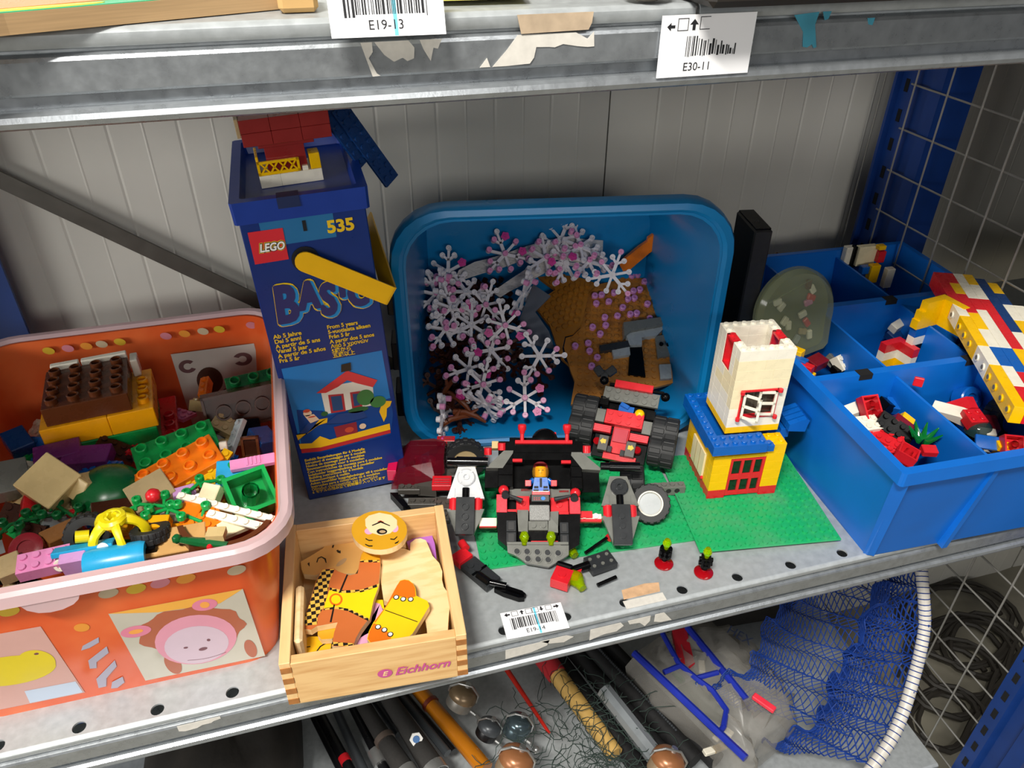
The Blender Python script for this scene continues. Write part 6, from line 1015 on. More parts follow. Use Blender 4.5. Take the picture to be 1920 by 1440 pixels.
WOODP = {'torso': (36, [(174.2, 66.5), (183.2, 64.9), (185.7, 61.0), (194.2, 54.5), (200.5, 54.6), (203.7, 68.0), (205.6, 74.0), (208.4, 78.2), (213.3, 78.9), (218.3, 76.3), (220.0, 70.9), (218.7, 59.0), (216.9, 50.1), (214.5, 38.5), (208.9, 25.2), (204.9, 10.7), (197.4, 1.9), (193.0, -4.9), (189.6, -12.4), (175.5, -7.9), (178.0, 3.2), (181.2, 11.8), (166.6, 12.4), (162.3, 10.2), (157.7, 12.2), (157.0, 18.5), (162.7, 35.1), (168.3, 54.2)]), 't_hound': (36, [(174.4, 66.0), (183.7, 63.9), (178.8, 52.9), (176.2, 40.1), (172.5, 28.1), (167.7, 21.0), (166.7, 13.7), (158.6, 15.0), (157.6, 19.7), (162.9, 35.0), (168.6, 53.8)]), 't_yel': (36, [(178.1, 44.0), (188.2, 38.3), (201.2, 35.4), (214.6, 37.7), (209.1, 25.2), (204.1, 8.5), (198.8, 13.8), (190.9, 21.6), (181.6, 26.3), (172.5, 27.4), (175.3, 36.0)]), 't_tip': (36, [(205.6, 73.7), (208.6, 77.8), (213.2, 78.2), (218.2, 75.8), (219.6, 71.0), (218.9, 63.8), (204.0, 67.9)]), 't_cuff': (36, [(204.0, 67.9), (218.9, 63.8), (218.6, 61.3), (203.5, 65.8)]), 't_hem': (36, [(176.0, -4.4), (190.9, -9.8), (189.6, -12.1), (175.7, -7.7)]), 't_band1': (36, [(178.3, 46.2), (188.4, 40.4), (201.5, 37.6), (215.5, 40.0), (214.6, 37.2), (201.2, 35.0), (188.1, 37.8), (178.1, 43.3)]), 't_band2': (36, [(172.5, 27.4), (181.6, 26.3), (190.9, 21.6), (198.8, 13.8), (204.1, 8.5), (203.3, 6.5), (197.5, 12.1), (189.7, 19.8), (181.4, 24.2), (172.3, 25.6)]), 't_line1': (36, [(192.1, 55.7), (193.2, 55.1), (186.0, 38.9), (184.3, 38.6)]), 't_line2': (36, [(179.9, 28.9), (180.9, 28.3), (177.0, 12.9), (175.8, 13.3)]), 't_ring': (36, [(186.8, 31.8), (186.3, 29.9), (185.4, 28.4), (184.1, 27.4), (182.6, 27.1), (181.1, 27.3), (179.6, 28.2), (178.3, 29.6), (177.5, 31.4), (177.1, 33.4), (177.3, 35.4), (177.9, 37.1), (179.1, 38.4), (180.5, 39.1), (182.1, 39.2), (183.7, 38.6), (185.0, 37.4), (186.1, 35.7), (186.7, 33.8)]), 't_ringi': (36, [(185.4, 32.2), (185.1, 30.8), (184.4, 29.8), (183.5, 29.0), (182.4, 28.8), (181.3, 29.0), (180.3, 29.6), (179.4, 30.6), (178.8, 31.9), (178.5, 33.3), (178.6, 34.7), (179.1, 36.0), (179.9, 36.9), (180.9, 37.4), (182.0, 37.4), (183.2, 37.0), (184.2, 36.2), (184.9, 35.0), (185.3, 33.6)]), 'foot': (40, [(221.8, 19.6), (226.4, 28.6), (230.8, 35.2), (234.3, 35.4), (237.5, 33.8), (240.1, 29.3), (241.0, 24.6), (240.3, 17.4), (247.5, 10.4), (248.0, 5.3), (241.0, -4.0), (232.0, -15.6), (229.1, -17.4), (217.6, -16.2), (208.1, -16.8), (202.0, -15.7), (200.3, -11.4), (202.3, -5.4), (206.3, 1.5), (215.2, 11.5)]), 'f_or1': (40, [(222.4, 19.8), (226.7, 28.5), (231.0, 34.8), (234.2, 35.0), (237.2, 33.4), (239.9, 29.1), (240.7, 24.7), (239.7, 16.9), (234.5, 16.1), (228.5, 20.0)]), 'f_or2': (40, [(200.7, -11.5), (202.7, -5.5), (206.4, 0.8), (210.1, -2.2), (213.6, -7.2), (216.9, -12.7), (216.6, -15.9), (208.2, -16.4), (202.3, -15.4)]), 'f_or3': (40, [(222.4, 19.8), (230.7, 34.2), (228.0, 31.1), (216.4, 12.6), (206.8, 1.4), (207.8, 0.9)]), 'claw0': (40, [(228.0, 19.1), (227.5, 17.6), (226.4, 16.8), (225.2, 16.7), (224.1, 17.4), (223.4, 18.7), (223.3, 20.4), (223.9, 21.8), (224.9, 22.7), (226.1, 22.8), (227.3, 22.0), (227.9, 20.7)]), 'claw1': (40, [(232.8, 16.0), (232.2, 14.6), (231.2, 13.7), (229.9, 13.6), (228.8, 14.4), (228.2, 15.7), (228.1, 17.3), (228.6, 18.8), (229.7, 19.6), (230.9, 19.7), (232.0, 19.0), (232.7, 17.6)]), 'claw2': (40, [(238.0, 14.3), (237.5, 12.9), (236.4, 12.0), (235.2, 11.9), (234.1, 12.6), (233.4, 14.0), (233.4, 15.6), (233.9, 17.0), (235.0, 17.9), (236.2, 18.0), (237.3, 17.2), (238.0, 15.9)]), 'claw3': (40, [(211.3, -4.1), (210.8, -5.5), (209.9, -6.3), (208.7, -6.4), (207.6, -5.7), (206.9, -4.4), (206.8, -2.9), (207.3, -1.6), (208.2, -0.7), (209.4, -0.7), (210.5, -1.4), (211.2, -2.6)]), 'claw4': (40, [(215.3, -7.9), (214.8, -9.2), (213.9, -10.0), (212.7, -10.1), (211.6, -9.4), (211.0, -8.2), (210.9, -6.7), (211.3, -5.4), (212.3, -4.6), (213.5, -4.5), (214.6, -5.2), (215.2, -6.4)]), 'claw5': (40, [(218.9, -12.9), (218.4, -14.2), (217.4, -14.9), (216.2, -15.0), (215.2, -14.3), (214.5, -13.1), (214.4, -11.6), (214.9, -10.3), (215.9, -9.5), (217.0, -9.5), (218.1, -10.1), (218.8, -11.4)]), 'f_line': (40, [(216.1, 10.5), (237.3, -6.3), (237.0, -6.9), (215.8, 9.9)]), 'plain': (31, [(218.6, 82.0), (220.5, 87.5), (225.0, 89.2), (229.6, 87.5), (232.8, 82.4), (233.5, 78.8), (240.1, 76.1), (244.1, 72.4), (245.8, 81.0), (250.7, 84.3), (254.9, 83.7), (258.6, 80.4), (259.6, 72.4), (260.7, 62.0), (264.4, 52.8), (265.0, 43.8), (263.1, 35.7), (263.0, 28.1), (265.7, 19.1), (265.3, 14.0), (260.9, -0.5), (257.7, -12.7), (242.7, -12.6), (243.7, -2.8), (243.3, 5.7), (216.5, 27.5), (216.8, 42.3), (217.1, 53.1), (220.0, 63.4), (218.3, 73.7)]), 'headback': (54, [(243.4, 72.6), (242.2, 68.2), (240.0, 64.3), (237.1, 61.0), (233.4, 58.7), (229.3, 57.2), (224.9, 56.7), (220.4, 57.2), (215.9, 58.7), (211.8, 61.1), (208.0, 64.2), (204.9, 68.1), (202.6, 72.5), (201.1, 77.2), (200.6, 82.0), (201.1, 86.7), (202.5, 91.1), (205.0, 94.9), (208.2, 98.0), (212.2, 100.2), (216.7, 101.4), (221.4, 101.4), (226.2, 100.4), (230.8, 98.3), (234.9, 95.3), (238.4, 91.4), (241.1, 87.0), (242.9, 82.3), (243.7, 77.4)]), 'hb_muz': (54, [(212.7, 93.7), (216.1, 97.1), (224.7, 98.3), (233.6, 93.2), (237.4, 86.0), (236.3, 78.5), (230.1, 72.6), (222.4, 72.2), (214.9, 77.6), (212.1, 86.0)]), 'hb_nose': (54, [(228.0, 75.2), (227.4, 73.9), (226.3, 73.1), (224.7, 72.9), (223.0, 73.2), (221.5, 74.0), (220.3, 75.3), (219.8, 76.7), (220.0, 78.1), (220.8, 79.1), (222.2, 79.7), (223.9, 79.7), (225.6, 79.1), (226.9, 78.0), (227.8, 76.6)]), 'hb_nose2': (54, [(226.8, 75.2), (226.3, 74.4), (225.1, 74.1), (223.7, 74.3), (222.5, 75.1), (221.8, 76.0), (222.0, 77.0), (222.8, 77.5), (224.1, 77.6), (225.5, 77.0), (226.5, 76.1)]), 'hb_mouth': (54, [(217.0, 85.5), (224.5, 88.1), (231.3, 81.1), (230.6, 80.6), (224.3, 86.4), (217.4, 84.5)]), 'hb_tongue': (54, [(221.6, 88.2), (224.6, 89.0), (227.2, 86.2), (224.3, 86.4)]), 'hb_ch1': (54, [(217.4, 78.6), (216.6, 76.8), (215.0, 75.9), (213.0, 76.1), (211.4, 77.4), (210.6, 79.4), (210.8, 81.4), (212.1, 82.9), (213.9, 83.2), (215.8, 82.4), (217.1, 80.7)]), 'hb_ch2': (54, [(237.1, 76.5), (236.3, 74.2), (234.9, 72.9), (233.2, 72.9), (231.9, 74.4), (231.4, 76.8), (231.7, 79.4), (232.9, 81.3), (234.6, 82.0), (236.1, 81.2), (237.1, 79.2)]), 'hb_eye1': (54, [(210.6, 72.6), (212.8, 69.8), (215.6, 69.1), (215.5, 68.1), (212.7, 68.7), (210.4, 71.3)]), 'hb_eye2': (54, [(229.2, 67.0), (232.0, 65.7), (234.7, 68.0), (234.8, 67.1), (232.0, 64.5), (229.1, 65.8)]), 'hb_eye3': (54, [(209.5, 66.6), (212.1, 64.0), (214.9, 63.2), (214.7, 62.1), (211.9, 62.7), (209.4, 65.4)]), 'hb_eye4': (54, [(231.9, 61.3), (234.4, 62.2), (235.1, 63.2), (235.3, 62.5), (234.1, 60.7), (231.9, 60.2)]), 'headleft': (27, [(157.6, 87.7), (166.0, 92.0), (175.9, 97.7), (180.6, 104.2), (183.2, 111.4), (186.3, 121.3), (189.7, 125.5), (194.6, 124.2), (197.8, 118.2), (199.1, 107.0), (202.9, 101.6), (207.3, 97.7), (209.8, 89.3), (206.6, 75.8), (198.8, 63.4), (192.0, 65.3), (176.3, 72.0), (168.1, 70.0), (159.2, 74.0), (157.7, 79.5)]), 'hl_n': (27, [(193.4, 80.0), (192.5, 78.5), (191.1, 77.0), (189.3, 75.6), (187.4, 74.8), (185.9, 74.5), (184.9, 74.9), (184.7, 75.8), (185.2, 77.1), (186.4, 78.7), (188.0, 80.1), (189.9, 81.3), (191.6, 81.9), (192.9, 81.8), (193.6, 81.2)]), 'hl_e1': (27, [(169.6, 83.6), (171.1, 88.1), (174.1, 89.0), (177.4, 85.6), (177.6, 80.6), (176.8, 81.1), (176.1, 85.1), (174.0, 87.8), (171.6, 86.8), (170.4, 83.0)]), 'hl_e2': (27, [(183.0, 96.6), (184.7, 102.2), (188.4, 103.3), (189.5, 102.3), (185.7, 100.5), (184.1, 95.8)]), 'hl_e3': (27, [(162.6, 83.9), (164.1, 80.2), (164.4, 85.0), (163.6, 84.7)]), 'hl_e4': (27, [(186.2, 92.3), (187.2, 89.5), (189.4, 88.1), (189.7, 91.4), (188.5, 91.2), (187.7, 92.8)]), 'headfront': (24, [(151.3, 9.5), (153.9, 12.8), (159.8, 14.5), (167.1, 12.5), (175.3, 7.5), (173.3, -3.2), (159.9, -1.4), (151.9, 0.2)]), 'hf_line': (24, [(154.9, 2.6), (156.4, 6.1), (159.8, 5.8), (159.9, 5.0), (156.7, 5.1), (155.5, 2.3)]), 'hf_line2': (24, [(163.6, 0.2), (166.5, 4.0), (174.2, 7.2), (174.3, 6.3), (167.1, 3.0), (164.3, -0.4)]), 'notch': (30, [(166.3, 12.6), (171.8, 14.5), (181.1, 16.7), (181.2, 7.8), (175.7, 3.3), (168.4, 4.7), (166.1, 9.3)]), 'pink': (28, [(209.8, 29.7), (213.4, 27.3), (215.4, 17.3), (210.4, 8.9), (202.1, 3.0), (194.2, -0.2), (191.5, -5.4), (199.6, -8.3), (203.3, 4.0), (198.4, 8.1)]), 'yellowunder': (27, [(209.0, 33.3), (216.1, 31.4), (216.0, 22.3), (213.5, 24.5)]), 'yellowunder2': (26, [(193.1, 1.7), (202.2, 5.3), (205.0, 1.8), (200.2, -1.6), (193.5, -0.0)]), 'purple': (22, [(243.8, 91.8), (256.5, 96.3), (262.4, 96.8), (265.8, 92.8), (266.1, 83.0), (264.2, 64.8), (261.3, 74.0), (260.4, 86.3), (251.2, 87.1), (244.1, 82.2)]), 'purpletrim': (23, [(238.9, 92.1), (242.7, 92.3), (242.2, 83.4), (238.3, 85.4)])}
WPLANK = [(150.5, 4.7), (154.3, 68.0), (158.2, 67.7), (160.6, 60.0), (158.8, 3.1), (155.9, 1.2)]
ORANGE_PIECE = [(242.0, 120.2), (246.5, 126.6), (262.3, 141.0), (270.8, 147.1), (271.3, 151.3), (276.9, 155.3), (281.8, 152.0), (283.6, 140.2), (274.3, 133.1), (254.7, 114.2), (246.7, 112.3)]
# ================================================================ wooden bear pieces in the wooden box
def wprism(par, nm, key, ma, z1=None, th=5.5, dz=0, tilt=None):
    h, pts = WOODP[key]; z1 = (z1 if z1 is not None else h) + dz
    b = B(); b.prism([(x / 1000, y / 1000) for x, y in pts], (z1 - th) / 1000, z1 / 1000)
    return b.obj(nm, ma, par)
def wprint(par, nm, key, ma, dz=.15):
    h, pts = WOODP[key]; b = B(); n = len(pts)
    a_ = sum(pts[i][0] * pts[(i + 1) % n][1] - pts[(i + 1) % n][0] * pts[i][1] for i in range(n))
    if a_ < 0: pts = list(reversed(pts))
    b.add([(x / 1000, y / 1000, (h + dz) / 1000) for x, y in pts], [tuple(range(n))]); return b.obj(nm, ma, par)
wy_ = prm('wood_yellow', 'f0cf10'); wo = prm('wood_orange', 'd96e14'); wbr = prm('wood_brown', 'c46a34'); wor = prm('wood_ochre', 'd59c1e'); wpk = prm('wood_pink', 'e2a6c8'); wpu = prm('wood_purple', 'a765c4'); wbk = prm('wood_black', '1a1512'); wcr = prm('wood_cream', 'f0d9a8')
hound = mat('houndstooth_print', 'e2b44a', rough=.5)
_nt = hound.node_tree; _ck = _nt.nodes.new('ShaderNodeTexChecker'); _ck.inputs['Scale'].default_value = 300; _ck.inputs['Color1'].default_value = (*hx('e2b44a'), 1); _ck.inputs['Color2'].default_value = (*hx('1c1410'), 1)
_nt.links.new(_nt.nodes['Texture Coordinate'].outputs['Object'], _ck.inputs['Vector']); _nt.links.new(_ck.outputs['Color'], _nt.nodes['Principled BSDF'].inputs['Base Color'])
GW = 'wooden bear dressing pieces'
def wpiece(key, label, face, th=5.5):
    t = thing('wooden_puzzle_piece', label, 'puzzle piece', None, GW); wprism(t, 'board', key, ply, th=th)
    if face: wprint(t, 'face_paint', key, face)
    return t
t = wpiece('plain', 'plain unpainted plywood bear body piece', None)
t = wpiece('headback', 'brown bear head piece with cream muzzle leaning at the box back', wor)
for k, m_ in (('hb_muz', wcr), ('hb_ch1', wpk), ('hb_ch2', wpk), ('hb_nose', wbk), ('hb_nose2', prm('nose_tan', 'b89a70')), ('hb_mouth', wbk), ('hb_tongue', prm('tongue', 'b0452c')), ('hb_eye1', wbk), ('hb_eye2', wbk), ('hb_eye3', wbk), ('hb_eye4', wbk)):
    wprint(t, 'face_print', k, m_, {'hb_muz': .3, 'hb_ch1': .25, 'hb_ch2': .25, 'hb_nose2': .6}.get(k, .45))
t = wpiece('headleft', 'bear head piece in shade by the left side of the wooden box', prm('wood_tan', 'd8a860'))
for k in ('hl_n', 'hl_e1', 'hl_e2', 'hl_e3', 'hl_e4'): wprint(t, 'face_print', k, prm('nose_tan', 'b89a70') if k == 'hl_n' else wbk, .3)
t = wpiece('headfront', 'yellow bear head piece at the front corner of the wooden box', prm('wood_gold', 'e8b018'))
for k in ('hf_line', 'hf_line2'): wprint(t, 'face_print', k, wbk, .3)
t = wpiece('notch', 'small notched yellow piece under the houndstooth bear body', wor, 5)
t = wpiece('pink', 'pink patterned piece under the yellow trouser piece', wpk, 4)
wprint(t, 'yellow_edge', 'yellowunder2', wy_, -1.5)
t = wpiece('yellowunder', 'small bright yellow corner piece between body and trouser pieces', wy_, 4)
t = wpiece('purple', 'purple clothes piece behind the plain plywood body', wpu); wprint(t, 'lace_trim', 'purpletrim', wcr, .3)
t = wpiece('torso', 'bear body piece with houndstooth jacket, brown legs and yellow vest', wbr)
for k, m_, dz in (('t_hound', hound, .25), ('t_yel', wy_, .25), ('t_tip', wor, .25), ('t_cuff', hound, .35), ('t_hem', hound, .3), ('t_band1', hound, .35), ('t_band2', hound, .35), ('t_line1', wbk, .4), ('t_line2', wbk, .4), ('t_ring', wo, .4), ('t_ringi', wy_, .5)): wprint(t, 'painted_area', k, m_, dz)
t = wpiece('foot', 'yellow trouser piece with orange clawed paws lying on top', prm('wood_yellow2', 'ecc414'))
for k, m_, dz in (('f_or1', wo, .25), ('f_or2', wo, .25), ('f_or3', wo, .3), ('f_line', wbk, .3)): wprint(t, 'painted_area', k, m_, dz)
for i in range(6):
    h, pts = WOODP['claw%d' % i]; cx = sum(p[0] for p in pts) / len(pts); cy = sum(p[1] for p in pts) / len(pts)
    b = B(); b.cyl((cx / 1000, cy / 1000, .0401), (cx / 1000, cy / 1000, .0404), .0022, n=12); b.obj('claw_outline', wbk, t); b = B(); b.cyl((cx / 1000, cy / 1000, .0403), (cx / 1000, cy / 1000, .0406), .0015, n=12); b.obj('claw', prm('white', 'f2f0ea'), t)
b = B(); b.box((.0085, .020, .006), (.0145, .072, .045), ch=.002); o = b.obj('wooden_puzzle_piece', ply, None, mtx=kw); tag(o, 'plain wooden piece standing on edge along the wooden box side', 'puzzle piece', GW)
# ================================================================ blossom branches and hill plates in the teal crate
pv = lambda o, v: frame([c / 1000 for c in o], (math.cos(math.radians(-10.2)), math.sin(math.radians(-10.2)), 0), v)
KP = pv(PILE_O, PILE_V); KG = pv(PLATE_O, PLATE_V)
bw = mat('branch_white', 'e4e0e4', rough=.35); bbn = mat('branch_brown', '3c1c10', rough=.35); pk = mat('blossom_pink', 'e79ac6', rough=.35); mg_ = mat('blossom_magenta', 'd8469a', rough=.35)
def branch_mesh(seed):
    b = B(); th = .0026; ends = []
    def arm_(a_, l0, l1, w_=.0014):
        m = MX.Rotation(a_, 4, 'Z'); b.box((l0, -w_, 0), (l1, w_, th), m); return m @ V((l1, 0, 0))
    def ring_(p):
        b.lathe([(.0030, 0), (.0030, .0042), (.0016, .0042), (.0016, .0024), (.0001, .0024)], 12, MX.Translation(p)); ends.append((p.x, p.y))
    for k in range(6):
        a_ = math.radians(60 * k)
        if k % 2 == 0:
            p = arm_(a_, .001, .018); ring_(p)
        else:
            p = arm_(a_, .001, .0125, .0018)
            for da, l in ((-50, .0085), (0, .0135), (50, .0085)):
                q = p + V((math.cos(a_ + math.radians(da)), math.sin(a_ + math.radians(da)), 0)) * l
                dd = math.atan2(q.y - p.y, q.x - p.x); b.box((0, -.0013, 0), (l, .0013, th), MX.Translation(p) @ MX.Rotation(dd, 4, 'Z')); ring_(q)
    b.lathe([(.0036, 0), (.0036, .0042), (.0014, .0042), (.0014, .003), (.0001, .003)], 12)
    return b.mesh('stem', True, .5), ends
BM, BE = branch_mesh(0)
def petal(r, n, mag):
    b = B()
    if mag:
        pts = []
        for i in range(20):
            t_ = 2 * math.pi * i / 20; rr = r * (1 + .13 * math.cos(5 * t_)); pts.append((rr * math.cos(t_), rr * math.sin(t_)))
        b.prism(pts, 0, .0022); b.lathe([(.0018, .0022), (.0018, .0034), (.0009, .0034), (.0009, .0024), (.0001, .0024)], 10)
    else: b.lathe([(.0030, -.0015), (.0031, .0030), (.0026, .0036), (.0010, .0036), (.0010, .0022), (.0001, .0022)], 12)
    return b.mesh('blossom', True, .5)
PM, MM = petal(.003, 10, False), petal(.0044, 10, True)
rnd = random.Random(4)
spots = ['by the upper left wall of the crate', 'in front of the curled leaflet', 'at the left edge of the heap', 'in the middle of the heap', 'below the middle of the heap', 'with two magenta flowers, beside the grey board', 'at the lower left, above the brown twigs', 'with magenta flowers, lowest but two', 'beside the edge of the brown hill plate', 'lying lowest, on the crate floor', 'topmost, over the leaflet', 'upper right over the leaflet', 'with many pink flowers near the leaflet end', 'beside the leaflet corner', 'lying over the pink dotted hill plate']
GB = 'white blossom branches in the teal crate'
pks = list(PINKS); mgs = list(MAGENTAS)
BRANCH = list(BRANCH) + [(-66, 142), (-34, 141), (-58, 98), (-12, 76), (54, 178)]
spots += ['tucked against the left crate wall', 'over the left end of the rolled leaflet', 'low by the left crate wall', 'between the two lower left branches', 'over the middle of the leaflet']
for i, (x, y) in enumerate(BRANCH):
    m = KP @ T(x / 1000, y / 1000, .006 + .004 * (i % 3), rx=rnd.uniform(-14, 14) + 12, ry=rnd.uniform(-16, 16), rz=rnd.uniform(0, 60))
    t = thing('blossom_branch', 'white toy blossom branch ' + spots[i], 'toy branch', m, GB)
    ob('stem', BM, bw, t)
    near_m = [p for p in mgs if math.hypot(p[0] - x, p[1] - y) < 26]; near_p = [p for p in pks if math.hypot(p[0] - x, p[1] - y) < 30]
    used = set(); inv_ = (KP @ T(x / 1000, y / 1000, 0)).inverted()
    im = m.inverted()
    for lst, me, ma, src in ((near_m, MM, mg_, mgs), (near_p, PM, pk, pks)):
        for p in lst:
            if p in src: src.remove(p)
            w_ = KP @ V((p[0] / 1000, p[1] / 1000, .012 + .004 * (i % 3))); l = im @ w_
            # snap to the closest free end
            c = sorted((math.hypot(l.x - e[0], l.y - e[1]), k) for k, e in enumerate(BE) if k not in used)
            if not c: continue
            k = c[0][1]; used.add(k); ob('blossom', me, ma, t, T(BE[k][0], BE[k][1], .0042))
    free = [k for k in range(len(BE)) if k not in used]; rnd.shuffle(free)
    for k in free[:3 + i % 2]: ob('blossom', PM, pk, t, T(BE[k][0], BE[k][1], .0038))
    ob('blossom', PM, pk, t, T(0, 0, .0038)) if i % 2 else None
edge_lbl = ['seen edge-on beside the grey board', 'seen edge-on in the front of the heap', 'standing upright by the rover grille', 'seen edge-on at the upper left']
for i, (x, y) in enumerate(BRANCH_EDGE):
    m = KP @ T(x / 1000, y / 1000, .012, rz=(55, -28, 80, 70)[i]) @ T(rx=78)
    t = thing('blossom_branch', 'white toy blossom branch ' + edge_lbl[i], 'toy branch', m, GB); ob('stem', BM, bw, t)
    for k in (0, 3, 6, 9): ob('blossom', PM if k != 6 else MM, pk if k != 6 else mg_, t, T(BE[k][0], BE[k][1], .0042))
# dark brown twigs under the blossoms
tw = [(-60 + rnd.uniform(-14, 14) + (k % 7) * 19, 12 + (k // 7) * 27 + rnd.uniform(-8, 8), rnd.uniform(-14, -2)) for k in range(42)]
for k, (x, y, dz) in enumerate(tw):
    if (x > 5 and y > 70) or (x > -42 and y < 46): continue
    m = KP @ T(x / 1000, y / 1000, dz / 1000 - .004, rx=rnd.uniform(-40, 40), ry=rnd.uniform(-40, 40), rz=rnd.uniform(0, 360))
    o = ob('brown_twig', BM, bbn, None, m); tag(o, 'dark brown toy twig half hidden under the white blossom branches', 'toy branch', 'dark brown twigs in the teal crate')
for k, (x, y, r_) in enumerate(((-58, 38, 60), (-46, 22, -40), (-38, 8, -15), (-52, 4, 20))):
    t = thing('brown_branch', ['brown toy branch by the crate corner', 'brown toy branch leaning on the crate floor', 'brown toy branch tip pointing at the robot', 'short brown toy branch beside the rover'][k], 'toy branch', KP @ T(x / 1000, y / 1000, .003, rz=r_, rx=20), 'brown branches on the crate floor')
    b = B(); b.tube([(-.016, 0, 0), (-.004, .002, .002), (.008, 0, .001), (.018, -.004, -.001)], [.0035, .003, .0026, .0014], 8); b.tube([(0, .001, .001), (.008, .008, .003)], [.0026, .0012], 8); b.obj('stem', mat('branch_mid_brown', '6a3418', rough=.35), t, smooth=True)
# hill plates with studs
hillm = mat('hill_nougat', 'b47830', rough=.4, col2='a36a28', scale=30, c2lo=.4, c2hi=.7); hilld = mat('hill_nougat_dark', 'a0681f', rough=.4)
def inside(p, poly):
    x, y = p; r = False; j = len(poly) - 1
    for i in range(len(poly)):
        xi, yi = poly[i]; xj, yj = poly[j]
        if (yi > y) != (yj > y) and x < (xj - xi) * (y - yi) / (yj - yi) + xi: r = not r
        j = i
    return r
def hill(poly, z0, z1, ma, label, rot=0, sr=2.4, sh=1.4, fr=None):
    t = thing('hill_plate', label, 'toy plate', fr if fr is not None else KG, 'brown studded hill plates')
    b = B(); b.prism([(x / 1000, y / 1000) for x, y in poly], z0 / 1000, z1 / 1000); b.obj('plate', ma, t)
    s_ = B(); xs = [p[0] for p in poly]; ys = [p[1] for p in poly]; c_, q_ = math.cos(math.radians(rot)), math.sin(math.radians(rot)); n = 0
    for i in range(-30, 31):
        for j in range(-30, 31):
            x = 60 + (i * c_ - j * q_) * 8; y = 70 + (i * q_ + j * c_) * 8
            if inside((x, y), poly) and all(inside((x + dx, y + dy), poly) for dx, dy in ((3, 0), (-3, 0), (0, 3), (0, -3))): s_.cyl((x / 1000, y / 1000, z1 / 1000), (x / 1000, y / 1000, (z1 + sh) / 1000), sr / 1000, n=8, caps=True)
    o = s_.obj('studs', ma, t, smooth=True, sharp=.5); o['kind'] = 'stuff'
    return t
hr = hill(PLATE_R, 6, 10, hillm, 'brown studded hill plate dotted with pink flowers and grey bricks', rot=-8)
for x, y in PLATE_PINK: ob('flower_stud', PM, mat('blossom_lilac', 'cf8cc8', rough=.35), hr, T(x / 1000, y / 1000, .0105, s=1.2))
for k, p in enumerate(PLATE_GREY):
    ply_(hr, 'grey_brick', I4, p, 10, (21, 17, 16, 15, 14, 14)[k], ('grey', 'lgrey', 'dgrey', 'lgrey', 'grey', 'lgrey')[k])
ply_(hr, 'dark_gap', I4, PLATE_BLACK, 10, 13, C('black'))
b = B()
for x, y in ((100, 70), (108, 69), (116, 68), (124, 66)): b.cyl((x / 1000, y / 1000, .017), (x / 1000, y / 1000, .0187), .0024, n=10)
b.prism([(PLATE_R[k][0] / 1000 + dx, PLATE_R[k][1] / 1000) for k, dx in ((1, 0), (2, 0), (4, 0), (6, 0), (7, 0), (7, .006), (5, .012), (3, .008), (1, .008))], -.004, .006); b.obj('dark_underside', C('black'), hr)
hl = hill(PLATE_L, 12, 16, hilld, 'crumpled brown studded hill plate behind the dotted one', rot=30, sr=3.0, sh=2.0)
o = ply_(None, 'toy_plank', kt0 @ T(0, 0, -.138), ORANGE_PIECE, 0, 5, 'orange'); tag(o, 'orange stepped toy plank leaning on the teal crate wall', 'toy plank')
o = ply_(None, 'toy_board', KP, GREY_BOARD, 2, 5, mat('board_grey', '5c6068', rough=.3)); tag(o, 'grey flat toy board under the blossom heap', 'toy board')
leaf = mat('leaflet_paper', 'd2cdc8', rough=.7, col2='aaa6a2', scale=220, c2lo=.52, c2hi=.62, stretch=(1, 9, 1))
def leaflet(poly, label, bow):
    m = KP; n = len(poly); b = B(); b.prism([(x / 1000, y / 1000) for x, y in poly], .0, .0006); me = b.mesh('leaflet')
    bm_ = bmesh.new(); bm_.from_mesh(me); bmesh.ops.triangulate(bm_, faces=bm_.faces); bmesh.ops.subdivide_edges(bm_, edges=bm_.edges, cuts=3, use_grid_fill=True)
    for v_ in bm_.verts: v_.co.z += .004 + bow * math.sin((v_.co.x * 40 + v_.co.y * 25))
    bm_.to_mesh(me); bm_.free(); o = ob('leaflet', me, leaf, None, m); return tag(o, label, 'leaflet', 'creased printed leaflets in the teal crate')
leaflet(LEAFLET1, 'creased printed leaflet along the back of the blossom heap', .004); leaflet(LEAFLET2, 'rolled narrow printed leaflet in the middle of the blossom heap', .003)
# ---- black tall box between the crates
b = B(); t = thing('black_case', 'tall black plastic case standing between the teal and blue crates', 'case', T(.5985, .205, 0, rz=-10))
B().box((0, 0, 0), (.0175, .050, .214), ch=.0015).obj('body', mat('case_black', '17181a', rough=.5, vary=.3, scale=200), t); B().box((.0015, .002, .2135), (.016, .048, .2155)).obj('lid', C('black'), t)
# ================================================================ loose toy pieces: shared builders
PAL.update(ylw='e6d312', ywo='f5a80c', nougatl='c79a5e')
smokeg = film('smoky_clear', '2c4a48', .55, rough=.08)
def stem_obj(par, n, ma, red, seed):
    r_ = random.Random(seed); b = B(); b.tube([(-.02, 0, 0), (-.007, .004, .003), (.006, 0, .002), (.02, -.003, -.001)], .0014, 8)
    for i in range(n):
        x = -.019 + .038 * i / max(1, n - 1); y = (.006 if i % 2 else -.005) + r_.uniform(-.001, .001); z = .003
        b.tube([(x, 0, .001), (x, y * .6, .003), (x + .001, y, .0035)], .0012, 6)
        b.lathe([(.0012, -.003), (.0034, -.0015), (.0034, .0022), (.0026, .0028), (.0014, .0028), (.0014, .001), (.0001, .001)], 10, MX.Translation((x + .001, y, .005)))
    b.obj('stem', ma, par, smooth=True)
    if red: b = B(); b.ball((.003, .006, .007), .0055, n=10); b.obj('flower', C('red'), par, smooth=True)
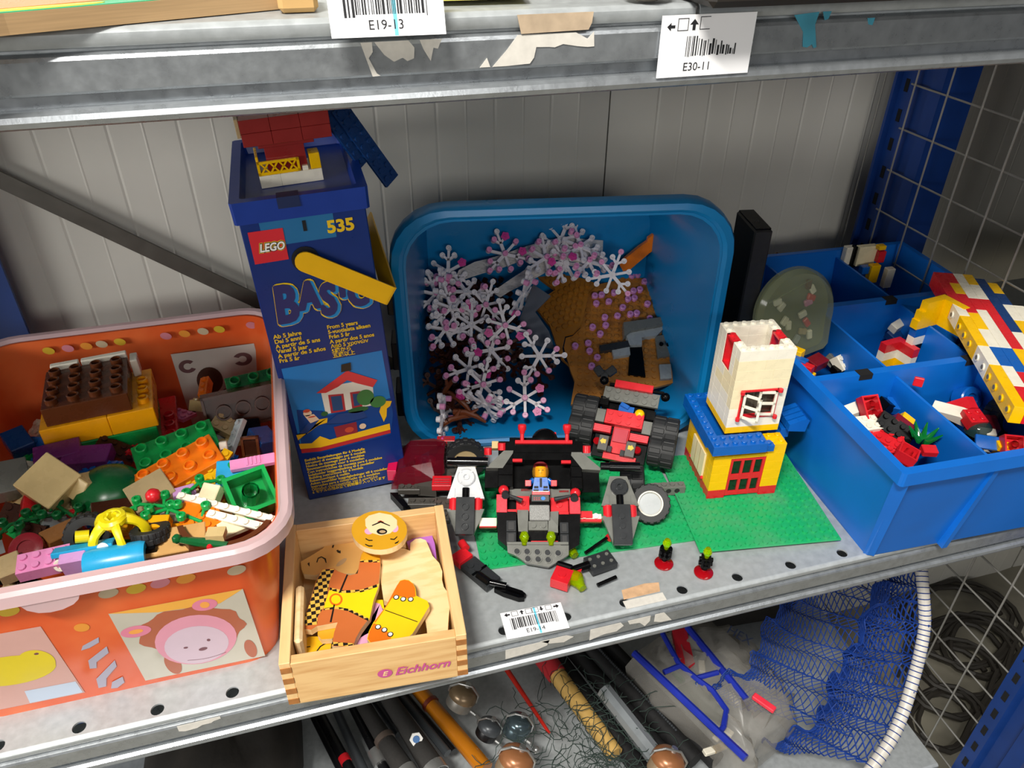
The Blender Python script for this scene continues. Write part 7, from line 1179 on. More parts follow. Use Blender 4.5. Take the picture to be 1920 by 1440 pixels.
def loose(row, group, seed=0):
    kind, (x, y, z), d, (rx, ry, rz), col, label = row
    m = T(x / 1000, y / 1000, z / 1000, rx=rx, ry=ry, rz=rz)
    ma = {'rubber': rubber, 'smoke': smokeg, 'x': None}.get(col) or (C(col) if col in PAL else None)
    if kind == 'duplo':
        nx, ny, h = d; t = thing('big_brick', label, 'toy brick', m, group); w_, q_ = nx * 16, ny * 16
        if 'tubes' in label:
            b = B(); b.box((-w_ / 2000, -q_ / 2000, -h / 2000), (w_ / 2000, q_ / 2000, h / 2000 - .004))
            for a_, c_ in (((-w_ / 2, -q_ / 2), (w_ / 2, -q_ / 2 + 2)), ((-w_ / 2, q_ / 2 - 2), (w_ / 2, q_ / 2)), ((-w_ / 2, -q_ / 2), (-w_ / 2 + 2, q_ / 2)), ((w_ / 2 - 2, -q_ / 2), (w_ / 2, q_ / 2))): b.box((a_[0] / 1000, a_[1] / 1000, h / 2000 - .0045), (c_[0] / 1000, c_[1] / 1000, h / 2000))
            b.obj('body', ma, t)
            for i in range(nx - 1):
                b = B(); b.lathe([(.0066, h / 2000 - .004), (.0066, h / 2000), (.0054, h / 2000), (.0054, h / 2000 - .004)], 20, MX.Translation(((-w_ / 2 + 16 * (i + 1)) / 1000, 0, 0)), capends=False); b.obj('tube', ma, t, smooth=True)
        else:
            B().box((-w_ / 2000, -q_ / 2000, -h / 2000), (w_ / 2000, q_ / 2000, h / 2000), ch=.0006).obj('body', ma, t)
            for i in range(nx):
                for j in range(ny):
                    b = B(); b.lathe([(.0047, 0), (.0047, .0042), (.0042, .0046), (.0034, .0046), (.0034, .002), (.0001, .002)], 16, T((-w_ / 2 + 16 * i + 8) / 1000, (-q_ / 2 + 16 * j + 8) / 1000, h / 2000)); b.obj('stud', ma, t, smooth=True)
        return t
    if kind == 'plate':
        nx, ny, h = d; o = brick('toy_brick', None, None, nx, ny, round(h / 3.2), col, mtx=m @ T(-nx * U / 2, -ny * U / 2, -h / 2000)); return tag(o, label, 'toy brick', group)
    if kind == 'hollow1':
        nx, ny, h = d; o = brick('toy_brick', None, None, nx, ny, 3, col, hollow=True, studs=True, mtx=m @ T(-nx * U / 2, -ny * U / 2, -.0048)); return tag(o, label, 'toy brick', group)
    if kind == 'hollow':
        o = brick('big_brick', None, None, 2, 2, 3, col, hollow=True, studs=True, mtx=m @ MX.Scale(2, 4) @ T(-U, -U, -.0048)); return tag(o, label, 'toy brick', group)
    if kind in ('box', 'bar', 'tile', 'slope'):
        a_, c_, h = [q / 2000 for q in d]; b = B()
        if kind == 'slope': b.prism([(-a_, -h), (a_, -h), (a_, h), (a_ * .4, h), (-a_, -h * .5)], -c_, c_, MX(((1, 0, 0, 0), (0, 0, 1, 0), (0, 1, 0, 0), (0, 0, 0, 1))))
        else: b.box((-a_, -c_, -h), (a_, c_, h), ch=min(.0006, h * .3))
        nm = {'bar': 'toy_bar', 'tile': 'toy_tile', 'slope': 'slope_brick'}.get(kind, 'toy_block')
        if kind == 'tile' or kind == 'bar' or ('studded' in label):
            t = thing(nm, label, 'toy brick', m, group); b.obj('body', ma, t)
            if kind == 'bar' or 'studded' in label:
                n = max(2, int(max(d[0], d[1]) / 8))
                for i in range(n):
                    p = (-a_ + (i + .5) * 2 * a_ / n, 0) if d[0] > d[1] else (0, -c_ + (i + .5) * 2 * c_ / n); s2 = B(); s2.cyl((*p, h), (*p, h + .0016), .0022, n=10); s2.obj('stud', ma, t, smooth=True)
            if 'gauge' in label:
                s2 = B(); s2.cyl((a_ - .006, -c_ * 0, h), (a_ - .006, 0, h + .0002), .0036, n=20, m=T(0, 0, 0)); s2.obj('gauge_face', prm('white', 'f2f0ea'), t); s2 = B(); s2.box((a_ - .0085, -.0004, h + .0002), (a_ - .005, .0004, h + .0004)); s2.obj('gauge_hand', C('red'), t)
            if 'number' in label: text('lettering', '2', 9, ink, t, I4, -2.6, -3, z=h + .0003)
            if 'grooved' in label:
                for i in range(4): s2 = B(); s2.box((-.005 + i * .003, -c_ * .8, h), (-.0035 + i * .003, c_ * .8, h + .0008)); s2.obj('ridge', ma, t)
            return t
        return tag(b.obj(nm, ma, None, mtx=m), label, 'toy brick', group)
    if kind == 'dome':
        r_ = d[0] / 1000; b = B(); b.lathe([(r_, -.004), (r_, 0)] + [(r_ * math.cos(k * math.pi / 14), r_ * .75 * math.sin(k * math.pi / 14)) for k in range(1, 7)] + [(.0001, r_ * .75)], 24); return tag(b.obj('dome_block', ma, None, smooth=True, mtx=m), label, 'toy brick', group)
    if kind in ('knob', 'cyl'):
        r_, h = d[0] / 1000, d[1] / 2000; b = B(); b.lathe([(r_ * .9, -h), (r_, -h * .85), (r_, h * .85), (r_ * .9, h), (r_ * .5, h), (r_ * .5, h * .6), (.0001, h * .6)], 24); return tag(b.obj('round_brick', ma, None, smooth=True, mtx=m), label, 'toy brick', group)
    if kind == 'tyre':
        b = B(); tyre(b, d[0] / 1000, d[1] / 1000, 18, I4, inner=.55); t = thing('rubber_ring', label, 'toy tyre', m, group); b.obj('tread', rubber, t, smooth=True); return t
    if kind == 'cage':
        t = thing('ball_cage', label, 'toy part', m, group); r_ = .0175
        for k in range(5):
            p = [(r_ * math.sin(a_) * math.cos(k * math.pi / 2.5), r_ * math.sin(a_) * math.sin(k * math.pi / 2.5), r_ * math.cos(a_) * .8) for a_ in [math.radians(q) for q in range(8, 118, 10)]]
            b = B(); b.tube(p, [.003 + .0012 * abs(i - 5) / 5 for i in range(len(p))], 8, flat=.6); b.obj('rib', ma, t, smooth=True)
        b = B(); b.tube([(r_ * math.cos(q), r_ * math.sin(q), -.004) for q in [i * math.pi / 14 for i in range(28)]], .003, 8, closed=True); b.obj('ring', ma, t, smooth=True)
        b = B(); b.tube([(.0062 * math.cos(q), .0062 * math.sin(q), .0135) for q in [i * math.pi / 8 for i in range(16)]], .0034, 8, closed=True); b.obj('ring', ma, t, smooth=True)
        b = B(); b.cyl((-.017, -.002, .004), (-.025, -.003, .006), .0042, n=12); b.obj('spout', ma, t, smooth=True); return t
    if kind == 'steps':
        t = thing('stair_brick', label, 'toy brick', m, group)
        for i, (a_, c_) in enumerate(((-24, 4), (-8, 0), (4, 6), (20, -6))): B().box(((a_ - 7) / 1000, -.005, (c_ - 9) / 1000), ((a_ + 7) / 1000, .005, c_ / 1000), ch=.0005).obj('step', ma, t)
        B().box((-.028, -.0045, -.010), (.026, .0045, -.006)).obj('base', ma, t); return t
    if kind == 'stem':
        t = thing('plant_stem', label, 'toy plant', m, group); stem_obj(t, d[0], ma, 'red flower' in label, int(x)); return t
    if kind == 'curve':
        r_ = d[0] / 1000; b = B(); o_ = circ(0, 0, r_, n=14, a0=190, a1=330); i_ = list(reversed(circ(0, 0, r_ - .004, n=14, a0=190, a1=330))); b.prism(o_ + i_, -.008, .008, T(0, .02, 0)); return tag(b.obj('curved_panel', ma, None, mtx=m), label, 'toy brick', group)
    if kind == 'croc':
        t = thing('toy_crocodile', label, 'toy animal', m, group); b = B(); b.tube([(-.020, .003, .001), (-.010, 0, .002), (.002, -.002, .001), (.014, -.004, 0)], [.002, .003, .004, .003], 8); b.ball((-.021, .003, .002), .0035, n=8); b.obj('body', C('dgreen'), t, smooth=True)
        B().box((.000, -.002, .003), (.012, .007, .008)).obj('tan_block', C('tan'), t); b = B(); b.ball((.003, -.006, .002), .0022, n=8); b.obj('red_tip', C('red'), t, smooth=True); return t
    if kind == 'frame':
        t = thing('window_piece', label, 'toy brick', m, group); a_, c_ = d[0] / 2000, d[1] / 2000; b = B()
        for p_, q_ in (((-a_, -c_), (a_, -c_ + .002)), ((-a_, c_ - .002), (a_, c_)), ((-a_, -c_), (-a_ + .002, c_)), ((a_ - .002, -c_), (a_, c_))): b.box((p_[0], p_[1], -.002), (q_[0], q_[1], .002))
        b.obj('frame', ma, t); B().box((-a_ + .002, -c_ + .002, -.001), (a_ - .002, c_ - .002, 0)).obj('back', C('dbrown'), t); return t
    if kind == 'spiky':
        t = thing('spiky_plant', label, 'toy plant', m, group)
        for k in range(8):
            a_ = 2 * math.pi * k / 8; b = B(); b.tube([(0, 0, 0), (.006 * math.cos(a_), .006 * math.sin(a_), .003), (.013 * math.cos(a_), .013 * math.sin(a_), .012)], [.003, .0026, .0006], 6, flat=.4); b.obj('leaf', mat('clear_green', '0c7a34', rough=.1, trans=.3), t, smooth=True)
        return t
    if kind in ('corner', 'corner2'):
        t = thing('corner_wall', label, 'toy wall', m, group); s_ = d[0]
        lay = (('black', -24, 10), ('white', -14, 9.6), ('blue', -4.4, 9.6), ('yellow', 5.2, 9.6), ('yellow', 14.8, 9.6), ('yellow', 24.4, 9.6)) if kind == 'corner' else (('dblue', -20, 10), ('yellow', -10, 9.6), ('white', -.4, 9.6), ('red', 9.2, 9.6))
        for c_, z0, hh in lay:
            k = {24.4: -4, 14.8: 0, 5.2: 2}.get(z0, 0)
            B().box((-.004, -.004, z0 / 1000), ((s_ + k) / 1000, .004, (z0 + hh) / 1000), T(rz=-170)).obj('brick', C(c_), t); B().box((-.004, .004, z0 / 1000), (.004, (s_ + k) / 1000, (z0 + hh) / 1000), T(rz=-170)).obj('brick', C(c_), t)
        return t
HG = 'loose toy pieces heaped in the orange storage box'
for i, r_ in enumerate(HEAP): loose(r_, HG, i)
for i, (x, y, z, d, rot, col) in enumerate(HEAP_FILL):
    if x > 118 or x < -62 or y < 38 or y > 278: continue
    o = brick('toy_brick', None, None, d[0], d[1], round(d[2] / 3.2), col, mtx=T(x / 1000, y / 1000, z / 1000, rx=rot[0], ry=rot[1], rz=rot[2]) @ T(-d[0] * U / 2, -d[1] * U / 2, 0))
    cn = {'lgrey': 'light grey', 'dgreen': 'dark green', 'dbrown': 'dark brown', 'sand': 'tan'}.get(col, col)
    tag(o, 'small %s toy brick half buried in the orange box heap' % cn, 'toy brick', 'small %s bricks half buried in the orange box' % cn)
# big stack of big bricks at the back of the orange box
sx, sy, sz = STACK_O
stk = thing('brick_stack', 'stack of red, green, yellow and brown big bricks at the box back', 'toy brick', T(sx / 1000, sy / 1000, sz / 1000, rz=7))
sb = lambda nm, a_, c_, col, **k: blk(stk, nm, I4, a_, c_, col, None, ch=.6, **k)
sb('red_plate', (-8, -6, -62), (92, 70, -55), 'red'); sb('green_brick', (-6, -4, -55), (78, 60, -36), 'green'); sb('yellow_brick', (-6, -3, -36), (44, 62, -17), 'ywo'); sb('yellow_brick', (44.2, -3, -36), (80, 62, -17), 'ywo'); sb('brown_brick', (0, 0, -17), (64, 60, 0), 'brown'); sb('white_tile', (4, 60.5, -14), (26, 66, 4), 'white'); sb('white_tile', (28, 60.5, -14), (64, 66, 4), 'white'); sb('white_tile', (66, 52, -17), (72, 66, 0), 'white')
for i in range(4):
    for j in range(4):
        b = B(); b.lathe([(.0047, 0), (.0047, .0042), (.0042, .0046), (.0034, .0046), (.0034, .002), (.0001, .002)], 14, T((8 + 16 * i) / 1000, (8 + 15 * j) / 1000, 0)); b.obj('stud', C('brown'), stk, smooth=True)
for j in range(3):
    b = B(); b.lathe([(.0047, 0), (.0047, .0042), (.0034, .0046), (.0034, .002), (.0001, .002)], 14, T(.0725, (10 + 15 * j) / 1000, -.017)); b.obj('stud', C('ywo'), stk, smooth=True)
    b = B(); b.lathe([(.0047, 0), (.0047, .0042), (.0034, .0046), (.0034, .002), (.0001, .002)], 14, T(.0855, (5 + 15 * j) / 1000, -.055)); b.obj('stud', C('red'), stk, smooth=True)
# ================================================================ sorting crate contents
for i, r_ in enumerate(CRATE_BITS): loose(r_, 'loose toy pieces in the blue sorting crate', i + 100)
rr = random.Random(11)
cells = [(.022, .080, .024, .120), (.090, .170, .024, .120), (.180, .240, .024, .120), (.022, .080, .136, .240), (.090, .170, .136, .240), (.180, .244, .136, .240), (.022, .080, .256, .350), (.090, .170, .256, .350), (.180, .244, .256, .350)]
for ci, (x0, x1, y0, y1) in enumerate(cells):
    for k in range((18, 18, 8, 12, 10, 6, 4, 4, 4)[ci]):
        d = rr.choice([(2, 1, 3), (2, 2, 3), (3, 2, 1), (4, 2, 3), (3, 1, 3)]); col = rr.choice(['red', 'red', 'white', 'black', 'blue', 'yellow', 'dgrey'])
        zt = (.078, .074, .07, .055, .05, .05, .03, .03, .03)[ci]
        o = brick('toy_brick', None, None, *d, col, mtx=kd @ T(rr.uniform(x0 + .012, x1 - .012), rr.uniform(y0 + .012, y1 - .012), rr.uniform(zt - .035, zt - .006), rx=rr.uniform(-35, 35), ry=rr.uniform(-35, 35), rz=rr.uniform(0, 360)) @ T(-d[0] * U / 2, -d[1] * U / 2, 0))
        cn = {'dgrey': 'dark grey'}.get(col, col)
        tag(o, 'small %s toy brick low in a blue crate compartment' % cn, 'toy brick', 'small %s bricks low in the blue crate' % cn)
# ---- wall of bricks lying across the crate
kx = frame((.832, .217, .1375), (-.44, -.898, 0), (.898, -.44, 0))
wallb = thing('brick_wall', 'long flat wall of mixed red, yellow, white and blue bricks across the blue crate', 'toy wall', kx)
ROWS = [(0, [('red', 9), ('white', 3), ('yellow', 7), ('white', 4), ('yellow', 8)]), (0, [('red', 3), ('yellow', 3), ('red', 5), ('yellow', 4), ('white', 4), ('blue', 4), ('white', 4), ('red', 4)]), (0, [('white', 3), ('white', 4), ('red', 3), ('white', 9), ('blue', 5), ('red', 8)]), (0, [('yellow', 3), ('white', 4), ('red', 12), ('yellow', 8), ('red', 2), ('blue', 2)]),
        (1, [('dblue', 14), ('white', 6), ('yellow', 4), ('blue', 6)]), (2, [('yellow', 3), ('dblue', 3), ('white', 4), ('yellow', 4), ('red', 4), ('white', 6), ('red', 4)]), (8, [('white', 4), ('red', 5), ('yellow', 6), ('blue', 6)]), (12, [('red', 6), ('white', 6), ('yellow', 6)])]
tubem = mat('tube_yellow_shade', 'c89a10', rough=.4)
for r_, (s0, segs) in enumerate(ROWS):
    x = s0 * 7.95
    for c_, n in segs:
        L = n * 7.95; B().box((x / 1000 + .0001, r_ * .0096 + .0001, -.0158), ((x + L) / 1000 - .0001, (r_ + 1) * .0096 - .0001, 0), ch=.00015).obj('brick', C(c_), wallb)
        if r_ == 0 and s0 * 7.95 + x > 70:
            k = 0
            while (k + 1) * 16 <= L + 2:
                b = B(); b.cyl(((x + 8 + 16 * k) / 1000, .0002, -.0079), ((x + 8 + 16 * k) / 1000, -.0010, -.0079), .0034, n=12); b.obj('tube', mat('tube_' + c_, PAL[c_], rough=.35), wallb, smooth=True)
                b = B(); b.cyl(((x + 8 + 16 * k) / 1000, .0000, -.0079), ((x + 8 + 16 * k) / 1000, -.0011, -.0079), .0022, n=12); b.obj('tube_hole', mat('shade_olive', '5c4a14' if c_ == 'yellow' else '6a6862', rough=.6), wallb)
                k += 1
        x += L
# ---- clear blister pack
kbp = frame((.6640, .1860, .078), (.97, .02, .24), (-.24, .12, .96)) @ MX.Diagonal((.9, 1.06, 1, 1))
bp = thing('blister_pack', 'rounded clear plastic pack of tiny parts standing in the blue crate', 'pack', kbp)
clearf = film('clear_film', 'b8c0a0', .22, rough=.12, spec=.7)
pts = circ(0, .048, .047, .045, n=30, a0=-25, a1=205) + [(-.036, .004), (-.030, 0), (.030, 0), (.036, .004)]
b = B(); n = len(pts); b.add([(x, y, -.005) for x, y in pts] + [(x, y, .002) for x, y in pts] + [(x * .92, .046 + (y - .046) * .92, .007) for x, y in pts], [tuple(reversed(range(n))), tuple(range(2 * n, 3 * n))] + [(i, (i + 1) % n, n + (i + 1) % n, n + i) for i in range(n)] + [(n + i, n + (i + 1) % n, 2 * n + (i + 1) % n, 2 * n + i) for i in range(n)]); b.obj('bubble', clearf, bp, smooth=True)
B().add([(x * .95, .046 + (y - .046) * .95, -.004) for x, y in pts], [tuple(range(n))]).obj('backing_card', film('olive_card', '8f946c', .55, rough=.4), bp)
for i, (x, y, c_) in enumerate(((-18, 66, 'white'), (-14, 60, 'white'), (20, 72, 'brown'), (24, 66, 'white'), (22, 58, 'red'), (18, 54, 'pink'), (-12, 44, 'white'), (-8, 38, 'white'), (14, 34, 'red'), (-20, 28, 'white'), (10, 44, 'white'), (0, 20, 'lgrey'), (16, 20, 'white'), (-14, 14, 'lgrey'), (8, 26, 'sand'))):
    B().box((-.0048, -.0032, 0), (.0048, .0032, .004), T(x / 1000, y / 1000, -.002, rz=i * 37), ch=.001).obj('tiny_part', C(c_), bp)
b = B(); b.tube([(-.03, .070, .003), (0, .076, .0055), (.022, .078, .004)], .0006, 6); b.obj('film_crease', clearf, bp)
# ================================================================ model in the carton lid
km = kb @ T(.0185, .048, CH + .0032, rz=3)
md = thing('toy_balcony_model', 'toy brick model with white base, yellow lattice fence and dark red upper block', 'toy model', km)
mdb = lambda nm, a_, c_, col, **k: blk(md, nm, I4, a_, c_, col, **k)
mdb('base_brick', (0, 0, 0), (16, 30, 9.6), 'white'); mdb('base_brick', (16.1, 0, 0), (48, 30, 9.6), 'white')
f_ = B()
for a_, c_ in (((0, 9.8), (32, 12)), ((0, 18.5), (32, 20.4)), ((0, 9.8), (2, 20.4)), ((30, 9.8), (32, 20.4))): f_.box((a_[0] / 1000, .0005, a_[1] / 1000), (c_[0] / 1000, .0025, c_[1] / 1000))
for k in range(4):
    for s_ in (-1, 1): f_.box((-.0048, -.0008, -.0006), (.0048, .0008, .0006), T((5.8 + 7 * k) / 1000, .0015, .0152, ry=52 * s_))
f_.obj('lattice_fence', C('yellow'), md); mdb('fence_side', (0, 2.5, 9.8), (2, 28, 24), 'yellow'); mdb('fence_corner', (40, .5, 9.8), (48, 14, 22), 'yellow'); mdb('white_stud', (33.5, 1, 9.6), (38, 5, 13), 'white')
drt = mat('dark_red_block', '8c1f1c', rough=.3, vary=.1)
mdb('red_core', (8, 4, 9.6), (38, 28, 32), drt); mdb('red_ledge', (4, 2, 30), (46, 34, 34), drt)
for k in range(3):
    for j in range(2): mdb('red_brick', (-6 + 22 * k, -4, 34 + 10 * j), (15.8 + 22 * k, 38, 43.8 + 10 * j), drt)
mdb('pale_brick', (-9, 0, 40), (-6.2, 30, 54), 'sand')
for k, (x0, z0, L) in enumerate(((66, 52, 56), (76, 50, 74))):
    m_ = T((58 + 11 * k) / 1000, .012 + .002 * k, (55 - 4 * k) / 1000, ry=62) @ T(rx=58)
    b = B(); b.box((0, -.008, -.0016), (L / 1000, .008, .0016), m_, ch=.0003)
    for i in range(int(L / 8)):
        for j in (-4, 4): b.cyl(((4 + 8 * i) / 1000, j / 1000, .0016), ((4 + 8 * i) / 1000, j / 1000, .0033), .0024, n=10, m=m_)
    b.obj('blue_plate', C('dblue'), md, smooth=True, sharp=.5)
# ================================================================ things on the upper shelf
cardm = mat('cardboard_edge', 'a98a62', rough=.8, vary=.12, scale=30, stretch=(1, 1, 40))
bk = thing('picture_board', 'thick cardboard picture board with green and yellow cover on the upper shelf', 'board book', T(0, 0, .4405))
poly = [(-.13, -.146), (.106, -.0205), (.208, .0175), (.150, .17), (-.16, .09)]
B().prism(poly, 0, .0075).obj('board', cardm, bk)
cov = [(x, y) for x, y in poly]
b = B(); b.prism([(-.13, -.1455), (.106, -.020), (.208, .018), (.150, .17), (-.16, .09)], .0075, .0078); b.obj('cover', mat('cover_green', '1fa877', rough=.3), bk)
b = B(); b.prism([(.1185 + x * .0215 * .94 - y * .0028 * .34, -.0105 + x * .0215 * .34 + y * .0028 * .94) for x, y in circ(0, 0, 1, n=20)], .0078, .0080); b.obj('yellow_oval', mat('cover_yellow', 'f0cf10', rough=.3), bk)
b = B(); b.prism([(.05, -.030), (.095, -.017), (.16, .012), (.13, .09), (.02, .04)], .0078, .0081); b.obj('orange_area', mat('cover_orange', 'ef8a4e', rough=.3), bk)
o = B().box((.205, .004, .4405), (.222, .030, .452), ch=.002).obj('wooden_block', mat('tan_wood', 'b8935c', rough=.6), None); tag(o, 'rounded tan wooden block beside the E19-13 label', 'wooden block')
o = B().prism([(.232, .012), (.318, .006), (.330, .09), (.24, .10)], .4425, .4445).obj('thin_board', mat('pale_yellow_board', 'd8c860', rough=.6), None); tag(o, 'thin pale yellow board behind the E19-13 label', 'board')
o = B().box((.392, -.031, .4405), (.862, .30, .56), ch=.003).obj('dark_box', mat('dark_brown_box', '1f1a14', rough=.6, vary=.2), None); tag(o, 'large dark brown box at the right of the upper shelf', 'box')
o = B().ball((.374, -.002, .4470), .012, n=12, sc=(1, .8, .55)).obj('paper_scrap', mat('scrap_grey', '77736a', rough=.8, vary=.3, scale=80), None); tag(o, 'crumpled grey scrap beside the dark brown box', 'scrap')
# ================================================================ fishing gear on the shelf below
def ext(a_, c_, t0, t1):
    a_, c_ = V(a_) / 1000, V(c_) / 1000; return a_ + (c_ - a_) * t0, a_ + (c_ - a_) * t1
def frod(key, t0, t1, r0, r1, ma, label, nm='fishing_rod', drop=0, n=12, cat='rod', group='fishing rods on the shelf below'):
    p, q = ext(*BELOW[key], t0, t1); p.z -= drop; b = B(); b.cyl(p, q, r0, r1, n=n)
    t = thing(nm, label, cat, None, group); b.obj('shaft', ma, t, smooth=True); return t, p, q
blackr = mat('rod_black', '121214', rough=.3, vary=.2); greyr = mat('rod_grey', '4a4e52', rough=.35, metal=.3); foam = mat('foam_grip', '2c2a28', rough=.85, vary=.2, scale=400); alu = mat('alu', 'b8b8b6', rough=.3, metal=.8)
amber = mat('amber_cane', 'b06a14', rough=.18, vary=.12, scale=20); cork = mat('pale_handle', 'c9a25a', rough=.5, vary=.12, scale=25)
def band(t, p, q, f0, f1, r, ma, nm='band'):
    b = B(); b.cyl(p + (q - p) * f0, p + (q - p) * f1, r, n=14); b.obj(nm, ma, t, smooth=True)
t, p, q = frod('amber', -1.0, 1.1, .0085, .0105, amber, 'glossy amber cane fishing rod below the wooden box'); band(t, p, q, .55, .57, .0112, mat('whipping_red', '6a2410', rough=.5))
frod('dark1', -1.2, 1.1, .004, .0055, greyr, 'thin grey fishing rod left of the amber rod'); frod('dark2', -1.2, 1.1, .004, .005, blackr, 'thin black fishing rod beside the amber rod')
t, p, q = frod('foam1', -2.5, 1.4, .006, .013, foam, 'fishing rod with dark foam grip and grey ring end'); band(t, p, q, .62, .66, .0125, mat('ring_brown', '5c5048', rough=.4)); band(t, p, q, .9, 1.0, .014, alu, 'end_cap')
t, p, q = frod('foam2', -1.5, 1.2, .008, .014, foam, 'fishing rod with dark foam grip and round white sticker'); band(t, p, q, .93, 1.0, .0150, alu, 'end_cap')
c = p + (q - p) * .72; b = B(); b.cyl(c + V((0, -.004, .0125)), c + V((0, -.006, .0145)), .008, n=6); b.obj('sticker', prm('white', 'f2f0ea'), t); b = B(); b.cyl(c + V((0, -.005, .0135)), c + V((0, -.0065, .0150)), .0042, n=14); b.obj('sticker_ring', prm('sticker_blue', '3a6ea8'), t)
for i, (k, m_, lb) in enumerate((('rodA', blackr, 'black fishing rod with red wrap at the far left below'), ('rodB', greyr, 'grey fishing rod second from the left below'), ('rodC', blackr, 'black fishing rod beside the grey one below'), ('rodD', mat('rod_navy', '1a2233', rough=.3), 'navy fishing rod near the foam grips below'), ('rodE', greyr, 'pale grey fishing rod between the foam grips'), ('rodF', blackr, 'leftmost black fishing rod under the shelf'), ('rodG', mat('rod_navy', '1a2233', rough=.3), 'navy rod tip behind the white stickered grip'))):
    t, p, q = frod(k, -1.5, 2.2 if i != 4 else 1.2, .0045, .0065, m_, lb)
    if k == 'rodA': band(t, p, q, .66, .70, .0068, C('red'))
    if k == 'rodC': band(t, p, q, .66, .74, .010, alu, 'reel_seat')
frod('red', -.3, 1.0, .004, .002, mat('red_rod', 'c0281c', rough=.3), 'thin red rod tip beside the dark netting')
t, p, q = frod('handle', -.1, 1.0, .012, .0105, cork, 'pale wooden net handle under thin dark netting', 'net_handle', cat='handle', group=None); 
p2, q2 = ext(*BELOW['handlered'], -.8, 1.0); b = B(); b.cyl(p2, q2, .0145, .0135, n=14); b.obj('red_wrap', mat('red_cloth', 'b02028', rough=.8), t, smooth=True)
t, p, q = frod('silver', 0, 1.0, .0105, .0105, mat('silver_tube', '9aa0a4', rough=.35, metal=.5), 'short silver grey tube lying on the black rod bags', 'metal_tube', n=8, cat='tube', group=None)
for i, k in enumerate(('blk1', 'blk2', 'blk3', 'blk4')):
    frod(k, -.8, 1.25, .0105, .0125, mat('bag_black', '0e0e10', rough=.7, vary=.4, scale=120, bump=.3, bscale=200), ['black rod bag under the silver tube', 'black rod bag with grey zip line', 'black rod bag beside the blue framed clear bag', 'black rod bag beside the pale net handle'][i], 'rod_bag', cat='bag', group='black rod bags on the shelf below')
a_, c_ = ext(*BELOW['blk2'], -.3, 1.0); b = B()
for i in range(60): b.box((-.0012, -.0012, -.0008), (.0012, .0012, .0008), MX.Translation(a_.lerp(c_, i / 59) + V((.003, 0, .0118))))
zo = b.obj('zip', greyr, None); tag(zo, 'grey toothed zip running along a black rod bag', 'zip', kind='stuff')
def reel(key, s, label, ma, drum):
    x, y, z = [v / 1000 for v in BELOW[key]]; t = thing('fishing_reel', label, 'fishing reel', T(x, y, z, rx=-25, ry=20, rz=-30, s=s), 'fishing reels on the shelf below')
    b = B(); b.lathe([(.010, -.016), (.016, -.013), (.0165, -.002), (.0150, .001)], 24); b.obj('spool', drum, t, smooth=True)
    b = B(); b.lathe([(.0172, -.001), (.0178, .002), (.0165, .008), (.012, .0125), (.004, .0145), (.0001, .0145)], 24); b.obj('cap', ma, t, smooth=True)
    b = B(); b.cyl((0, 0, .014), (0, 0, .019), .0035, n=12); b.obj('drag_knob', alu, t, smooth=True)
    b = B(); b.tube([(-.018, 0, 0), (-.019, -.006, .010), (-.012, -.010, .020), (.004, -.008, .022), (.016, -.004, .012), (.018, 0, 0)], .0013, 8); b.obj('bail_wire', alu, t, smooth=True)
    b = B(); b.tube([(0, .012, -.008), (.004, .022, -.012), (.006, .034, -.014)], [.006, .004, .005], 10); b.obj('foot', blackr, t, smooth=True)
    b = B(); b.tube([(.012, 0, -.012), (.024, -.002, -.014), (.030, -.010, -.012)], .0022, 8); b.ball((.031, -.013, -.012), .005, n=10); b.obj('crank', alu, t, smooth=True)
pearl = mat('pearl_beige', 'a08a70', rough=.25, metal=.3, vary=.12)
reel('reel1', 1.05, 'bronze and silver fishing reel right of the amber rod', mat('bronze', '8a7458', rough=.3, metal=.4), mat('spool_pale', '8a857c', rough=.4, metal=.4)); reel('reel2', .95, 'dark steel fishing reel beside the red rod tip', mat('steel_blue', '5a6a70', rough=.2, metal=.7), mat('steel_blue', '5a6a70')); reel('reel3', 1.15, 'copper capped fishing reel at the lower picture edge', mat('copper', 'a06a44', rough=.3, metal=.3), pearl); reel('reel4', 1.1, 'copper fishing reel beside the silver tube end', mat('copper', 'a06a44'), pearl); reel('spool', .85, 'small dark fishing reel between bronze and copper reels', greyr, blackr)
# dark tangled netting
rn = random.Random(5); b = B()
for k in range(150):
    x, y, z = rn.uniform(.34, .50), rn.uniform(.02, .17), rn.uniform(-.39, -.355); pts = []
    a0 = rn.uniform(0, 6.28); 
    for i in range(9): a0 += rn.uniform(-.9, .9); x += .0075 * math.cos(a0); y += .0075 * math.sin(a0); z += rn.uniform(-.0025, .0025); pts.append((x, y, max(z, -.40)))
    b.tube(pts, .0005, 4, caps=False)
o = b.obj('tangled_net', mat('net_dark_green', '2a3a34', rough=.8), None); tag(o, 'tangled dark green fishing netting over the black rod bags', 'netting', kind='stuff')
b = B()
for k in range(7):
    for s_ in (1, -1):
        p_, q_ = ext(*BELOW['handle'], .02 + .14 * k, .14 + .14 * k); n_ = 8; pts = []
        for i in range(n_ + 1):
            f_ = i / n_; c_ = p_.lerp(q_, f_); th = s_ * f_ * math.pi * 1.2; pts.append(c_ + V((math.cos(th) * .0125, 0, math.sin(abs(th)) * .0125)))
        b.tube(pts, .0005, 4, caps=False)
tag(b.obj('handle_net', mat('net_dark_green', '2a3a34'), None), 'thin dark netting wound over the pale net handle', 'netting', kind='stuff')
